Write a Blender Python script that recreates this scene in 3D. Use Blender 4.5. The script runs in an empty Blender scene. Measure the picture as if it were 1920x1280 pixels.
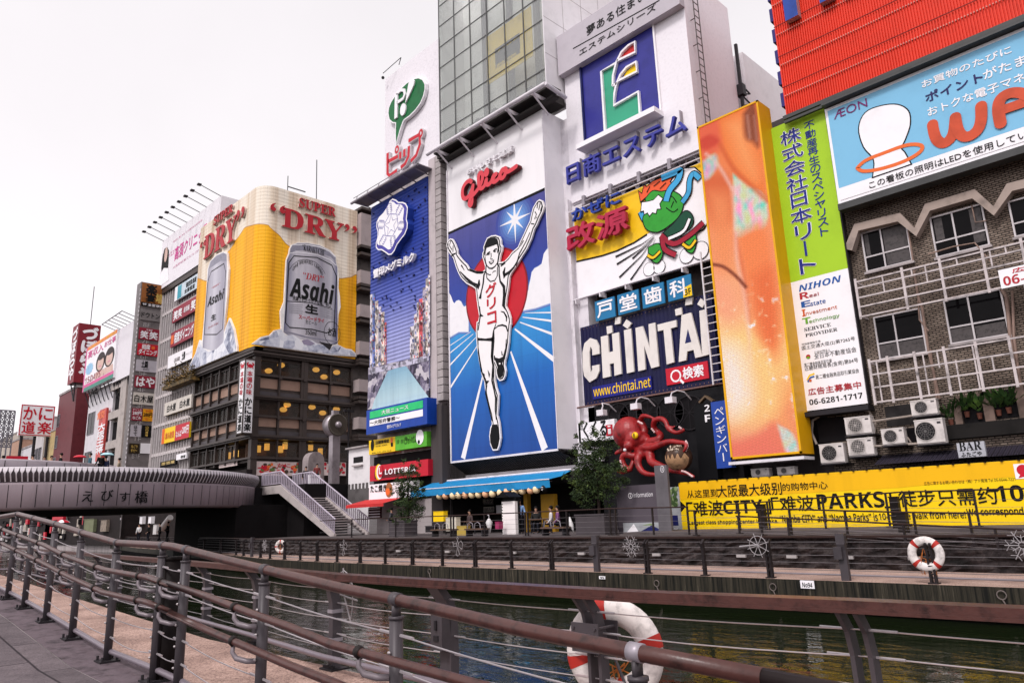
import bpy,math,random
from mathutils import Vector,Matrix,geometry
rad=math.radians
rng=random.Random(7)
sc=bpy.context.scene
col=sc.collection

# ---------------------------------------------------------------- camera
FOC,YAW,PITCH,ROLL=1372.8,.794824,.233682,-.03559096      # focal length in photo pixels (1920 wide), angles in radians
EYE=Vector((0,0,1.85))
_fw=Vector((-math.sin(YAW)*math.cos(PITCH),math.cos(YAW)*math.cos(PITCH),math.sin(PITCH)))
_r0=Vector((math.cos(YAW),math.sin(YAW),0));_u0=_r0.cross(_fw)
_rt=_r0*math.cos(ROLL) + _u0*math.sin(ROLL)
_up=-_r0*math.sin(ROLL) + _u0*math.cos(ROLL)
cam_d=bpy.data.cameras.new('camera');cam=bpy.data.objects.new('camera',cam_d);col.objects.link(cam)
cam_d.sensor_width=36;cam_d.lens=FOC/1920*36;cam_d.clip_start=.05;cam_d.clip_end=3000
cam.matrix_world=Matrix(((_rt.x,_up.x,-_fw.x,0),(_rt.y,_up.y,-_fw.y,0),(_rt.z,_up.z,-_fw.z,EYE.z),(0,0,0,1)))
sc.camera=cam

# ---------------------------------------------------------------- light: overcast day
SUN_EL,SUN_AZ=50,168           # elevation, compass direction the light comes from (degrees clockwise from +Y)
w=bpy.data.worlds.new('World');sc.world=w;w.use_nodes=True
nt=w.node_tree;bg=nt.nodes['Background']
sky=nt.nodes.new('ShaderNodeTexSky');sky.sky_type='NISHITA';sky.sun_disc=False
sky.sun_elevation=rad(SUN_EL);sky.sun_rotation=rad(SUN_AZ);sky.dust_density=4;sky.air_density=1
bw=nt.nodes.new('ShaderNodeRGBToBW');nt.links.new(sky.outputs[0],bw.inputs[0])
cb=nt.nodes.new('ShaderNodeCombineColor');
pw=nt.nodes.new('ShaderNodeMath');pw.operation='POWER';pw.inputs[1].default_value=.35     # cloud cover evens the sky out
nt.links.new(bw.outputs[0],pw.inputs[0])
for i,k in enumerate((5.3,5.08,5.25)):
    m=nt.nodes.new('ShaderNodeMath');m.operation='MULTIPLY';m.inputs[1].default_value=k
    nt.links.new(pw.outputs[0],m.inputs[0]);nt.links.new(m.outputs[0],cb.inputs[i])
cn=nt.nodes.new('ShaderNodeTexNoise');cn.inputs['Scale'].default_value=2.2;cn.inputs['Detail'].default_value=5;cm=nt.nodes.new('ShaderNodeMapRange');cm.inputs[1].default_value=.3;cm.inputs[2].default_value=.7;cm.inputs[3].default_value=.97;cm.inputs[4].default_value=1.06
tcw=nt.nodes.new('ShaderNodeTexCoord');nt.links.new(tcw.outputs['Generated'],cn.inputs['Vector']);nt.links.new(cn.outputs[0],cm.inputs[0])
vm=nt.nodes.new('ShaderNodeVectorMath');vm.operation='SCALE';nt.links.new(cb.outputs[0],vm.inputs[0]);nt.links.new(cm.outputs[0],vm.inputs['Scale'])      # faint cloud tone
nt.links.new(vm.outputs[0],bg.inputs[0]);bg.inputs[1].default_value=.15
sd=bpy.data.lights.new('sun','SUN');so=bpy.data.objects.new('sun',sd);col.objects.link(so)
sd.energy=2.0;sd.angle=rad(11);sd.color=(1,.96,.93)
so.rotation_euler=(rad(90-SUN_EL),0,rad(180-SUN_AZ))
so.location=(0,-20,60)
sc.view_settings.view_transform='Standard';sc.view_settings.look='None';sc.view_settings.gamma=1;sc.view_settings.exposure=0
sc.cycles.max_bounces=6;sc.cycles.transparent_max_bounces=12

# ---------------------------------------------------------------- materials
_mats={}
def _new(name):
    m=bpy.data.materials.new(name);m.use_nodes=True
    p=m.node_tree.nodes['Principled BSDF'];p.inputs['Specular IOR Level'].default_value=.2
    return m,m.node_tree,p
def N(t,kind,**kw):
    n=t.nodes.new(kind)
    for k,v in kw.items():
        if k.startswith('i_'):
            key=k[2:];n.inputs[int(key) if key.isdigit() else key.replace('_',' ')].default_value=v
        else: setattr(n,k,v)
    return n
def L(t,a,b): t.links.new(a,b)
def coords(t,scale=(1,1,1)):
    tc=N(t,'ShaderNodeNewGeometry');mp=N(t,'ShaderNodeMapping');mp.inputs['Scale'].default_value=scale
    L(t,tc.outputs['Position'],mp.inputs[0]);return mp.outputs[0]
def ramp(t,fac,stops):
    r=N(t,'ShaderNodeValToRGB');e=r.color_ramp.elements
    while len(e) < len(stops): e.new(.5)
    for x,(p,c) in zip(e,stops): x.position=p;x.color=(*c,1) if len(c)==3 else c
    L(t,fac,r.inputs[0]);return r.outputs[0]
def M(name,c,rough=.55,metal=0,dirt=.18,scale=1.2,bump=0,spec=.2,streak=False,bscale=None):
    """plain paint, plastic, metal or stone with uneven dirt"""
    if name in _mats: return _mats[name]
    if max(c) < .06: c=tuple(x*.6 for x in c);spec *=.6
    m,t,p=_new(name)
    v=coords(t,(scale,scale,scale*(.12 if streak else 1)))
    n=N(t,'ShaderNodeTexNoise',i_Scale=1.0,i_Detail=6.0,i_Roughness=.65);L(t,v,n.inputs['Vector'])
    d=tuple(x*(1-dirt*1.6) for x in c);b=tuple(min(1,x*(1+dirt*.35)) for x in c)
    L(t,ramp(t,n.outputs[0],[(.25,d),(.5,c),(.75,b)]),p.inputs['Base Color'])
    p.inputs['Roughness'].default_value=rough;p.inputs['Metallic'].default_value=metal
    p.inputs['Specular IOR Level'].default_value=spec
    if bump:
        n2=N(t,'ShaderNodeTexNoise',i_Scale=bscale or 8.0,i_Detail=5.0);L(t,coords(t),n2.inputs['Vector'])
        bp=N(t,'ShaderNodeBump',i_Strength=bump,i_Distance=.05);L(t,n2.outputs[0],bp.inputs['Height']);L(t,bp.outputs[0],p.inputs['Normal'])
    _mats[name]=m;return m
def lamp_mat(name,c,k):
    if name in _mats: return _mats[name]
    m,t,p=_new(name);p.inputs['Base Color'].default_value=(*c,1)
    p.inputs['Emission Color'].default_value=(*c,1);p.inputs['Emission Strength'].default_value=k
    _mats[name]=m;return m

# ---------------------------------------------------------------- mesh helpers
def ray(x,y): return _fw + _rt*((x-960)/FOC) - _up*((y-640)/FOC)
def at_y(x,y,Y): d=ray(x,y);return EYE + d*(Y/d.y)
def at_x(x,y,X): d=ray(x,y);return EYE + d*(X/d.x)
def at_z(x,y,Z): d=ray(x,y);return EYE + d*((Z-EYE.z)/d.z)
def zoom(ox,oy,s): return lambda x,y: (ox + x/s,oy + y/s)
class Frame:
    """a vertical plane of the place: axis 'y' faces the canal, axis 'x' faces down the bank; a runs to the right, b up, c outwards"""
    def __init__(self,axis,k): self.axis,self.k=axis,k
    def P(self,a,b,c=0): return Vector((a,self.k-c,b)) if self.axis=='y' else Vector((self.k+c,a,b))
    def q(self,x,y):
        p=at_y(x,y,self.k) if self.axis=='y' else at_x(x,y,self.k)
        return (p.x,p.z) if self.axis=='y' else (p.y,p.z)
def FY(k): return Frame('y',k)
def FX(k): return Frame('x',k)

def _style(s,base):
    U,l,d=base;o=''
    for ch in s:
        if 'A' <=ch <='Z' and U: o +=chr(U+ord(ch)-65)
        elif 'a' <=ch <='z' and l: o +=chr(l+ord(ch)-97)
        elif '0' <=ch <='9' and d: o +=chr(d+ord(ch)-48)
        else: o +=ch
    return o
SANS,BOLD,SERIF,SERIFI,BOLDI=(0x1D5A0,0x1D5BA,0x1D7E2),(0x1D5D4,0x1D5EE,0x1D7EC),(0x1D400,0x1D41A,0x1D7CE),(0x1D468,0x1D482,0x1D7CE),(0x1D63C,0x1D656,0x1D7EC)
_txt={}
def glyphs(s,solid):
    k=(s,solid)
    if k not in _txt:
        cu=bpy.data.curves.new('t','FONT');cu.body=s;cu.resolution_u=3
        if solid: cu.extrude=.5
        o=bpy.data.objects.new('t',cu);me=o.to_mesh()
        vs=[v.co.copy() for v in me.vertices];fs=[tuple(p.vertices) for p in me.polygons]
        o.to_mesh_clear();bpy.data.objects.remove(o);bpy.data.curves.remove(cu)
        xs=[v.x for v in vs] or [0,1];ys=[v.y for v in vs] or [0,1]
        _txt[k]=(vs,fs,min(xs),max(xs),min(ys),max(ys))
    return _txt[k]

class MB:
    def __init__(s): s.v,s.f,s.m,s.p=[],[],[],[]
    def add(s,pts,faces,mi=0):
        n=len(s.v);s.p.append((n,len(s.f)));s.v +=[Vector(p) for p in pts];s.f +=[tuple(i+n for i in f) for f in faces];s.m +=[mi]*len(faces);return s
    def face(s,pts,mi=0): return s.add(pts,[tuple(range(len(pts)))],mi)
    def box(s,x0,x1,y0,y1,z0,z1,mi=0):
        p=[(x,y,z) for z in (z0,z1) for y in (y0,y1) for x in (x0,x1)]
        return s.add(p,[(0,2,3,1),(4,5,7,6),(0,1,5,4),(2,6,7,3),(0,4,6,2),(1,3,7,5)],mi)
    def fbox(s,fr,a0,a1,b0,b1,c0,c1,mi=0):
        A,B=fr.P(a0,b0,c0),fr.P(a1,b1,c1)
        return s.box(min(A.x,B.x),max(A.x,B.x),min(A.y,B.y),max(A.y,B.y),min(A.z,B.z),max(A.z,B.z),mi)
    def prect(s,fr,p0,p1,c0,c1,mi=0):
        a0,b0=fr.q(*p0);a1,b1=fr.q(*p1);return s.fbox(fr,min(a0,a1),max(a0,a1),min(b0,b1),max(b0,b1),c0,c1,mi)
    def poly(s,fr,pts,c1,c0=None,mi=0,px=True,side=None):
        ab=[fr.q(*p) for p in pts] if px else list(pts)
        n=len(ab);top=[fr.P(a,b,c1) for a,b in ab]
        tris=geometry.tessellate_polygon([[Vector((a,b,0)) for a,b in ab]])
        s.add(top,[tuple(t) for t in tris],mi)
        if c0 is not None:
            bot=[fr.P(a,b,c0) for a,b in ab]
            s.add(top+bot,[(i,(i+1) % n,n+(i+1) % n,n+i) for i in range(n)],mi if side is None else side)
        return s
    def stroke(s,fr,pts,wd,c1,c0=None,mi=0,px=True,closed=False,side=None):
        """a flat line of width wd metres (one number or one per point) along a path on the plane"""
        ab=[Vector(fr.q(*p)) if px else Vector(p) for p in pts];n=len(ab)
        ws=wd if isinstance(wd,(list,tuple)) else [wd]*n
        Lf,Rt=[],[]
        for i in range(n):
            a=ab[(i-1) % n] if closed or i else ab[i];b=ab[(i+1) % n] if closed or i < n-1 else ab[i]
            d=(b-a);d=d.normalized() if d.length else Vector((1,0));nn=Vector((-d.y,d.x))*ws[i]/2
            Lf.append(ab[i]+nn);Rt.append(ab[i]-nn)
        for i in range(n if closed else n-1):
            j=(i+1) % n;q=[Lf[i],Lf[j],Rt[j],Rt[i]]
            top=[fr.P(p.x,p.y,c1) for p in q];s.face(top,mi)
            if c0 is not None:
                bot=[fr.P(p.x,p.y,c0) for p in q]
                s.add(top+bot,[(0,1,5,4),(2,3,7,6)] + ([(3,0,4,7)] if i==0 and not closed else []) + ([(1,2,6,5)] if i==n-2 and not closed else []),mi if side is None else side)
        return s
    def disc(s,fr,ctr,ra,rb,c1,c0=None,mi=0,n=24,side=None):
        a,b=fr.q(*ctr);return s.poly(fr,[(a+ra*math.cos(2*math.pi*i/n),b+rb*math.sin(2*math.pi*i/n)) for i in range(n)],c1,c0,mi,px=False,side=side)
    def brush(s,fr,pts,wd,c1,c0=None,mi=0,side=None):
        """a round-nibbed line: every joint and leaf a hair further out than the last, so no two faces share a plane"""
        for i,p in enumerate(pts):
            e=i*.0005;s.disc(fr,p,wd/2,wd/2,c1+e,c0,mi,14,side)
            if i: s.stroke(fr,[pts[i-1],p],wd,c1+e+.00025,c0,mi,side=side)
        return s
    def text(s,fr,st,p0,p1,mi=0,c=.03,depth=0,bold=0,vert=False,style=None,px=True,shear=0):
        """lettering between the lower-left p0 and the upper-right p1 of its outline"""
        if style: st=_style(st,style)
        (a0,b0),(a1,b1)=(fr.q(*p0),fr.q(*p1)) if px else (p0,p1)
        rows=[(st,b0,b1)]
        if vert:
            n=len(st);h=(b1-b0)/n;rows=[(ch,b1-(i+1)*h+h*.06,b1-i*h-h*.06) for i,ch in enumerate(st)]
        for ch,y0,y1 in rows:
            if not ch.strip(): continue
            vs,fs,mx0,mx1,my0,my1=glyphs(ch,depth > 0)
            x0,x1=a0,a1
            if vert and ch in 'ーｰ|':                                  # the long-vowel bar stands upright in vertical writing
                s.fbox(fr,(x0+x1)/2-.055*(x1-x0),(x0+x1)/2+.055*(x1-x0),y0,y1,c,c+max(depth,.005),mi);continue
            if vert and ch in 'リト日イ': x0,x1=x0+.12*(a1-a0),x1-.12*(a1-a0)
            kx=(x1-x0)/max(1e-6,mx1-mx0);ky=(y1-y0)/max(1e-6,my1-my0)
            if not vert and (my1-my0) < .2: ky=kx
            off=[(0,0)] if not bold else [(-bold,0),(bold,0),(0,bold),(0,-bold)]
            for j,(ox,oy) in enumerate(off):
                e=.003*j
                s.add([fr.P(x0+(v.x-mx0)*kx+ox*(y1-y0)+shear*(v.y-my0)*ky,y0+(v.y-my0)*ky+oy*(y1-y0),c+e+((v.z+.5)*depth if depth else 0)) for v in vs],fs,mi)
        return s
    def tube(s,pts,r,n=8,mi=0,cap=True):
        pts=[Vector(p) for p in pts];k=len(pts);rs=r if isinstance(r,(list,tuple)) else [r]*k
        rings=[];prev=None
        for i,p in enumerate(pts):
            d=(pts[min(i+1,k-1)]-pts[max(i-1,0)]).normalized()
            ref=prev if prev is not None else (Vector((0,0,1)) if abs(d.z) < .9 else Vector((1,0,0)))
            e1=(ref-d*ref.dot(d)).normalized();e2=d.cross(e1);prev=e1
            rings.append([p+(e1*math.cos(2*math.pi*j/n)+e2*math.sin(2*math.pi*j/n))*rs[i] for j in range(n)])
        fs=[(i*n+j,i*n+(j+1) % n,(i+1)*n+(j+1) % n,(i+1)*n+j) for i in range(k-1) for j in range(n)]
        if cap: fs +=[tuple(range(n))[::-1],tuple(range((k-1)*n,k*n))]
        return s.add([p for q in rings for p in q],fs,mi)
    def ball(s,c,rx,ry=None,rz=None,mi=0,nu=12,nv=8):
        ry=rx if ry is None else ry;rz=rx if rz is None else rz;c=Vector(c)
        pts=[c+Vector((0,0,-rz))]
        for i in range(1,nv):
            f=-math.pi/2+math.pi*i/nv
            pts +=[c+Vector((rx*math.cos(f)*math.cos(2*math.pi*j/nu),ry*math.cos(f)*math.sin(2*math.pi*j/nu),rz*math.sin(f))) for j in range(nu)]
        pts.append(c+Vector((0,0,rz)));fs=[(0,1+(j+1) % nu,1+j) for j in range(nu)]
        for i in range(nv-2): fs +=[(1+i*nu+j,1+i*nu+(j+1) % nu,1+(i+1)*nu+(j+1) % nu,1+(i+1)*nu+j) for j in range(nu)]
        t=len(pts)-1;b=1+(nv-2)*nu;fs +=[(b+j,b+(j+1) % nu,t) for j in range(nu)]
        return s.add(pts,fs,mi)
    def each(s,name,mats,parent):
        """one object for every box or piece added"""
        for (v0,f0),(v1,f1) in zip(s.p,s.p[1:]+[(len(s.v),len(s.f))]):
            q=MB();q.v=s.v[v0:v1];q.f=[tuple(i-v0 for i in f) for f in s.f[f0:f1]];q.m=s.m[f0:f1];ms=mats if isinstance(mats,(list,tuple)) else [mats]
            k=q.m[0];q.m=[0]*len(q.f);q.build(name,ms[k],parent)
    def build(s,name,mats,parent=None,smooth=False):
        me=bpy.data.meshes.new(name);mats=mats if isinstance(mats,(list,tuple)) else [mats]
        if parent is None:
            if not s.v: s.v=[Vector((0,0,0))]
            o=Vector(((min(v.x for v in s.v)+max(v.x for v in s.v))/2,(min(v.y for v in s.v)+max(v.y for v in s.v))/2,min(v.z for v in s.v)))
        else:
            o=Vector();q=parent
            while q: o +=q.location;q=q.parent
        me.from_pydata([v-o for v in s.v],[],s.f)
        for m in mats: me.materials.append(m)
        me.polygons.foreach_set('material_index',s.m)
        if smooth: me.polygons.foreach_set('use_smooth',[True]*len(s.f))
        ob=bpy.data.objects.new(name,me);col.objects.link(ob)
        if parent is None: ob.location=o
        else: ob.parent=parent
        return ob
def tag(o,label,cat,group=None):
    o['label']=label;o['category']=cat
    if group: o['group']=group
    return o
def struct(o,kind='structure'): o['kind']=kind;return o
def empty(name,loc,label=None,cat=None,group=None):
    o=bpy.data.objects.new(name,None);o.empty_display_size=.1;o.location=loc;col.objects.link(o)
    return tag(o,label,cat,group) if label else o
def kids(o): return [c for c in bpy.data.objects if c.parent==o]
def copy_thing(o,loc,label=None,rz=None,scale=None):
    c=o.copy();col.objects.link(c);c.location=loc
    if label: c['label']=label
    if rz is not None: c.rotation_euler=(0,0,rz)
    if scale: c.scale=scale
    for ch in kids(o):
        d=ch.copy();col.objects.link(d);d.parent=c
        for g in kids(ch):
            e=g.copy();col.objects.link(e);e.parent=d
    return c

# shared materials
WHITE=M('white_sheet',(.82,.79,.82),.45,dirt=.05)
WHITE_B=M('white_board',(.80,.76,.80),.4,dirt=.09,scale=.6,streak=True)
BLACK=M('black_paint',(.008,.008,.01),.5,dirt=.1)
DARK=M('dark_void',(.012,.010,.012),.8)
RED=M('sign_red',(.50,.012,.03),.4,dirt=.08)
BLUE=M('sign_blue',(.02,.05,.30),.4,dirt=.08)
NAVY=M('sign_navy',(.015,.018,.10),.4,dirt=.08)
YELLOW=M('sign_yellow',(.85,.55,.01),.4,dirt=.06)
GREEN=M('sign_green',(.03,.40,.10),.4,dirt=.08)
LIME=M('sign_lime',(.34,.55,.02),.4,dirt=.06)
ORANGE=M('sign_orange',(.72,.14,.03),.4,dirt=.06)
STEEL=M('painted_steel',(.30,.27,.30),.4,.3)
STEEL_W=M('white_steel',(.68,.64,.68),.4,dirt=.2)
STEEL_D=M('dark_steel',(.045,.04,.045),.5,.2)
CONC=M('grey_concrete',(.34,.30,.30),.8,dirt=.35,bump=.2,streak=True)

# ================================================================ the ground, the canal and its banks
def water_mat():
    m,t,p=_new('canal_water')
    p.inputs['Base Color'].default_value=(.007,.011,.004,1);p.inputs['Specular IOR Level'].default_value=.34;p.inputs['Roughness'].default_value=.02;p.inputs['IOR'].default_value=1.33
    n1=N(t,'ShaderNodeTexNoise',i_Scale=1.0,i_Detail=4.0,i_Roughness=.55,i_Distortion=.6);L(t,coords(t,(1.5,2.6,1)),n1.inputs['Vector'])
    n2=N(t,'ShaderNodeTexNoise',i_Scale=1.0,i_Detail=2.0);L(t,coords(t,(.35,.8,1)),n2.inputs['Vector'])
    ad=N(t,'ShaderNodeMath',operation='MULTIPLY_ADD',i_1=1.6);L(t,n2.outputs[0],ad.inputs[0]);L(t,n1.outputs[0],ad.inputs[2])
    b=N(t,'ShaderNodeBump',i_Strength=.22,i_Distance=.09);L(t,ad.outputs[0],b.inputs['Height']);L(t,b.outputs[0],p.inputs['Normal'])
    return m
def paving_mat(name,c1,c2,mortar,sx,sy,bump=.2):
    m,t,p=_new(name)
    br=N(t,'ShaderNodeTexBrick',i_Scale=1.0,i_Mortar_Size=.011,i_Brick_Width=sx,i_Row_Height=sy);br.offset=.37
    br.inputs['Color1'].default_value=(*c1,1);br.inputs['Color2'].default_value=(*c2,1);br.inputs['Mortar'].default_value=(*mortar,1)
    L(t,coords(t),br.inputs['Vector'])
    n=N(t,'ShaderNodeTexNoise',i_Scale=3.0,i_Detail=9.0,i_Roughness=.75);L(t,coords(t),n.inputs['Vector'])
    mul=N(t,'ShaderNodeMix',data_type='RGBA',blend_type='MULTIPLY');mul.inputs[0].default_value=.8
    L(t,br.outputs[0],mul.inputs[6]);L(t,ramp(t,n.outputs[0],[(.3,(.42,.40,.42)),(.65,(1,1,1))]),mul.inputs[7])
    n2=N(t,'ShaderNodeTexNoise',i_Scale=55.0,i_Detail=4.0,i_Roughness=.8);L(t,coords(t),n2.inputs['Vector'])
    mg=N(t,'ShaderNodeMix',data_type='RGBA',blend_type='MULTIPLY');mg.inputs[0].default_value=1;L(t,mul.outputs[2],mg.inputs[6]);L(t,ramp(t,n2.outputs[0],[(.36,(.55,.53,.55)),(.52,(1,1,1)),(.66,(1.0,1.0,1.0))]),mg.inputs[7])
    L(t,mg.outputs[2],p.inputs['Base Color']);p.inputs['Roughness'].default_value=.75
    b=N(t,'ShaderNodeBump',i_Strength=bump,i_Distance=.01);L(t,n2.outputs[0],b.inputs['Height']);L(t,b.outputs[0],p.inputs['Normal'])
    return m
def speckle_mat(name,c,dark,scale=40):
    m,t,p=_new(name)
    n=N(t,'ShaderNodeTexNoise',i_Scale=scale,i_Detail=6.0,i_Roughness=.8);L(t,coords(t),n.inputs['Vector'])
    n2=N(t,'ShaderNodeTexNoise',i_Scale=.9,i_Detail=6.0,i_Roughness=.7);L(t,coords(t),n2.inputs['Vector'])
    a=ramp(t,n.outputs[0],[(.40,dark),(.5,c),(.62,tuple(min(1,x*1.3) for x in c))])
    mul=N(t,'ShaderNodeMix',data_type='RGBA',blend_type='MULTIPLY');mul.inputs[0].default_value=.75
    L(t,a,mul.inputs[6]);L(t,ramp(t,n2.outputs[0],[(.35,(.45,.42,.42)),(.62,(1,1,1))]),mul.inputs[7])
    L(t,mul.outputs[2],p.inputs['Base Color']);p.inputs['Roughness'].default_value=.85
    b=N(t,'ShaderNodeBump',i_Strength=.4,i_Distance=.01);L(t,n.outputs[0],b.inputs['Height']);L(t,b.outputs[0],p.inputs['Normal'])
    return m
def stain_mat(name,c,dark,pale,sx=13.0):
    """wet concrete with vertical runs of algae and lime"""
    m,t,p=_new(name)
    n=N(t,'ShaderNodeTexNoise',i_Scale=1.0,i_Detail=6.0,i_Roughness=.75);L(t,coords(t,(sx,sx,.35)),n.inputs['Vector'])
    L(t,ramp(t,n.outputs[0],[(.42,dark),(.52,c),(.60,tuple(x*1.4 for x in c)),(.70,pale)]),p.inputs['Base Color'])
    p.inputs['Roughness'].default_value=.7
    return m
def rock_mat(name,c):
    m,t,p=_new(name)
    v=coords(t,(2.4,2.4,4.2))
    vo=N(t,'ShaderNodeTexVoronoi',i_Scale=1.0);L(t,v,vo.inputs['Vector'])
    n=N(t,'ShaderNodeTexNoise',i_Scale=7.0,i_Detail=8.0,i_Roughness=.75);L(t,coords(t),n.inputs['Vector'])
    mxx=N(t,'ShaderNodeMix',data_type='RGBA',blend_type='MULTIPLY');mxx.inputs[0].default_value=1
    L(t,ramp(t,n.outputs[0],[(.3,tuple(x*.25 for x in c)),(.55,c),(.75,tuple(x*1.9 for x in c))]),mxx.inputs[6])
    L(t,ramp(t,vo.outputs['Distance'],[(.1,(1,1,1)),(.6,(.55,.52,.55)),(.9,(.15,.15,.15))]),mxx.inputs[7])
    L(t,mxx.outputs[2],p.inputs['Base Color']);p.inputs['Roughness'].default_value=.75
    ad=N(t,'ShaderNodeMath',operation='MULTIPLY_ADD',i_1=.5);L(t,n.outputs[0],ad.inputs[0])
    iv=N(t,'ShaderNodeMath',operation='SUBTRACT',i_0=1.0);L(t,vo.outputs['Distance'],iv.inputs[1]);L(t,iv.outputs[0],ad.inputs[2])
    b=N(t,'ShaderNodeBump',i_Strength=1.0,i_Distance=.18);L(t,ad.outputs[0],b.inputs['Height']);L(t,b.outputs[0],p.inputs['Normal'])
    return m
WATER_Z=-.82
TAN=speckle_mat('tan_granite',(.44,.30,.25),(.13,.07,.06),38)
ASPH=M('asphalt',(.05,.05,.05),.85,dirt=.3,bump=.3)
g=MB().face([(-1500,-1500,-2.2),(1500,-1500,-2.2),(1500,1500,-2.2),(-1500,1500,-2.2)])
struct(g.build('ground',ASPH))
struct(MB().face([(-400,4.6,WATER_Z),(90,4.6,WATER_Z),(90,60,WATER_Z),(-400,60,WATER_Z)]).build('canal_water',water_mat()))

def pave(name,xs,y0,y1,zs,depth,mats):
    b=MB();n=len(xs)
    f0=y0 if callable(y0) else (lambda x: y0);f1=y1 if callable(y1) else (lambda x: y1)
    for i in range(n-1):
        A,B=xs[i],xs[i+1];za,zb=zs[i],zs[i+1]
        q=[(A,f0(A),za),(B,f0(B),zb),(B,f1(B),zb),(A,f1(A),za)];lo=[(x,y,z-depth) for x,y,z in q]
        b.face(q,0);b.face(lo[::-1],1)
        b.face([q[0],lo[0],lo[1],q[1]],1);b.face([q[3],q[2],lo[2],lo[3]],1)
        if i==0: b.face([q[3],lo[3],lo[0],q[0]],1)
        if i==n-2: b.face([q[1],lo[1],lo[2],q[2]],1)
    return struct(b.build(name,mats))
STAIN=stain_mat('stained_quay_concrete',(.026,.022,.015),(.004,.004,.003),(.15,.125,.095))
# near bank: a low promenade beside the water and a paved ramp beside it
NEAR_Z=.17
def near_edge(x): return 4.95 if x > -12 else 4.95+(-12-x)*.075
nx=[-75,-60,-45,-30,-20,-12,-4,30]
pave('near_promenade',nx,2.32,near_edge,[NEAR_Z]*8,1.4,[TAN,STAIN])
def ramp_z(x):
    ks=[(-40,2.2),(-14.3,1.04),(-12.6,.95),(-11.04,.85),(-9.65,.74),(-8.23,.63),(-6.6,.60),(-4.5,.44),(-2.8,.28),(-1.3,.18),(30,.172)]
    for (a,za),(b,zb) in zip(ks,ks[1:]):
        if a <=x <=b: return za+(zb-za)*(x-a)/(b-a)
    return .172
SLATE=paving_mat('slate_paving',(.170,.138,.147),(.127,.103,.111),(.035,.025,.03),1.35,.62)
rx=[-40,-14.3,-12.6,-11.04,-9.65,-8.23,-6.6,-4.5,-2.8,-1.3,30]
pave('paved_ramp',rx,-8,2.1,[ramp_z(x) for x in rx],3,[SLATE,CONC])
pave('ramp_kerb',rx,2.112,2.56,[ramp_z(x)-.004 for x in rx],3,[M('mauve_kerb_stone',(.11,.083,.095),.8,dirt=.5,bump=.4,scale=6),CONC])
# far bank: promenade, stone wall, terrace, street
FAR_EDGE=[(-140,37),(-110,31.5),(-83,26.5),(-52,22.0),(-40,19.6),(-33,19.05),(25,19.05)]
def far_edge(x):
    for (a,ya),(b,yb) in zip(FAR_EDGE,FAR_EDGE[1:]):
        if a <=x <=b: return ya+(yb-ya)*(x-a)/(b-a)
    return 19.05
fx=[k[0] for k in FAR_EDGE]
TAN_F=speckle_mat('tan_paving',(.44,.31,.26),(.22,.14,.11),25)
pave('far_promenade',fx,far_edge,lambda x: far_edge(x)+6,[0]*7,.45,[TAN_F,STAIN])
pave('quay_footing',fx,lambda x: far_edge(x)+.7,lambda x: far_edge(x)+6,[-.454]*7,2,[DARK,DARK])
pave('upper_terrace',[-50,30],22.75,62,[.95]*2,3,[M('terrace_paving',(.085,.07,.07),.8,dirt=.3),CONC])
pave('street',[-67.4,-50.004],27.2,200,[4.7]*2,7,[M('street_paving',(.16,.14,.14),.8),M('dark_abutment',(.012,.010,.011),.8,dirt=.3)])
pave('city_ground',[-400,-67.404],31.2,200,[.8]*2,3,[ASPH,CONC])
# rough stone wall under the terrace, real relief
b=MB();nxs,nz=230,9;X0,X1=-50,12
idx={}
for i in range(nxs+1):
    for j in range(nz+1):
        x=X0+(X1-X0)*i/nxs;z=.9*j/nz
        idx[i,j]=len(b.v);b.v.append(Vector((x,22.62-.16*abs(math.sin(i*12.99+j*78.2)*43758.5 % 1),z)))
for i in range(nxs):
    for j in range(nz): b.f.append((idx[i,j],idx[i+1,j],idx[i+1,j+1],idx[i,j+1]));b.m.append(0)
wall=b.build('stone_wall',rock_mat('rough_stone',(.070,.056,.054)))
tag(wall,'long low wall of rough grey stone behind the far promenade','wall')
MB().box(X0,X1,22.42,22.86,.9,1.0).build('wall_cap',M('cap_stone',(.065,.054,.054),.8,dirt=.3,bump=.2),wall)
lights=[x for x in (-31.5,-27.6,-23.2,-19.4,-15.9,-12.6,-10.9,-9.2,-7.4)]
pr=None
for x in lights:
    if pr is None:
        pr=tag(MB().box(x-.16,x+.16,22.36,22.44,.30,.40).build('wall_light',M('milk_glass',(.34,.32,.32),.4)),'small pale light box set low in the rough stone wall','wall light','light boxes in the stone wall');z0=pr.location.copy()
    else: copy_thing(pr,(x,z0.y,z0.z))
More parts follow.
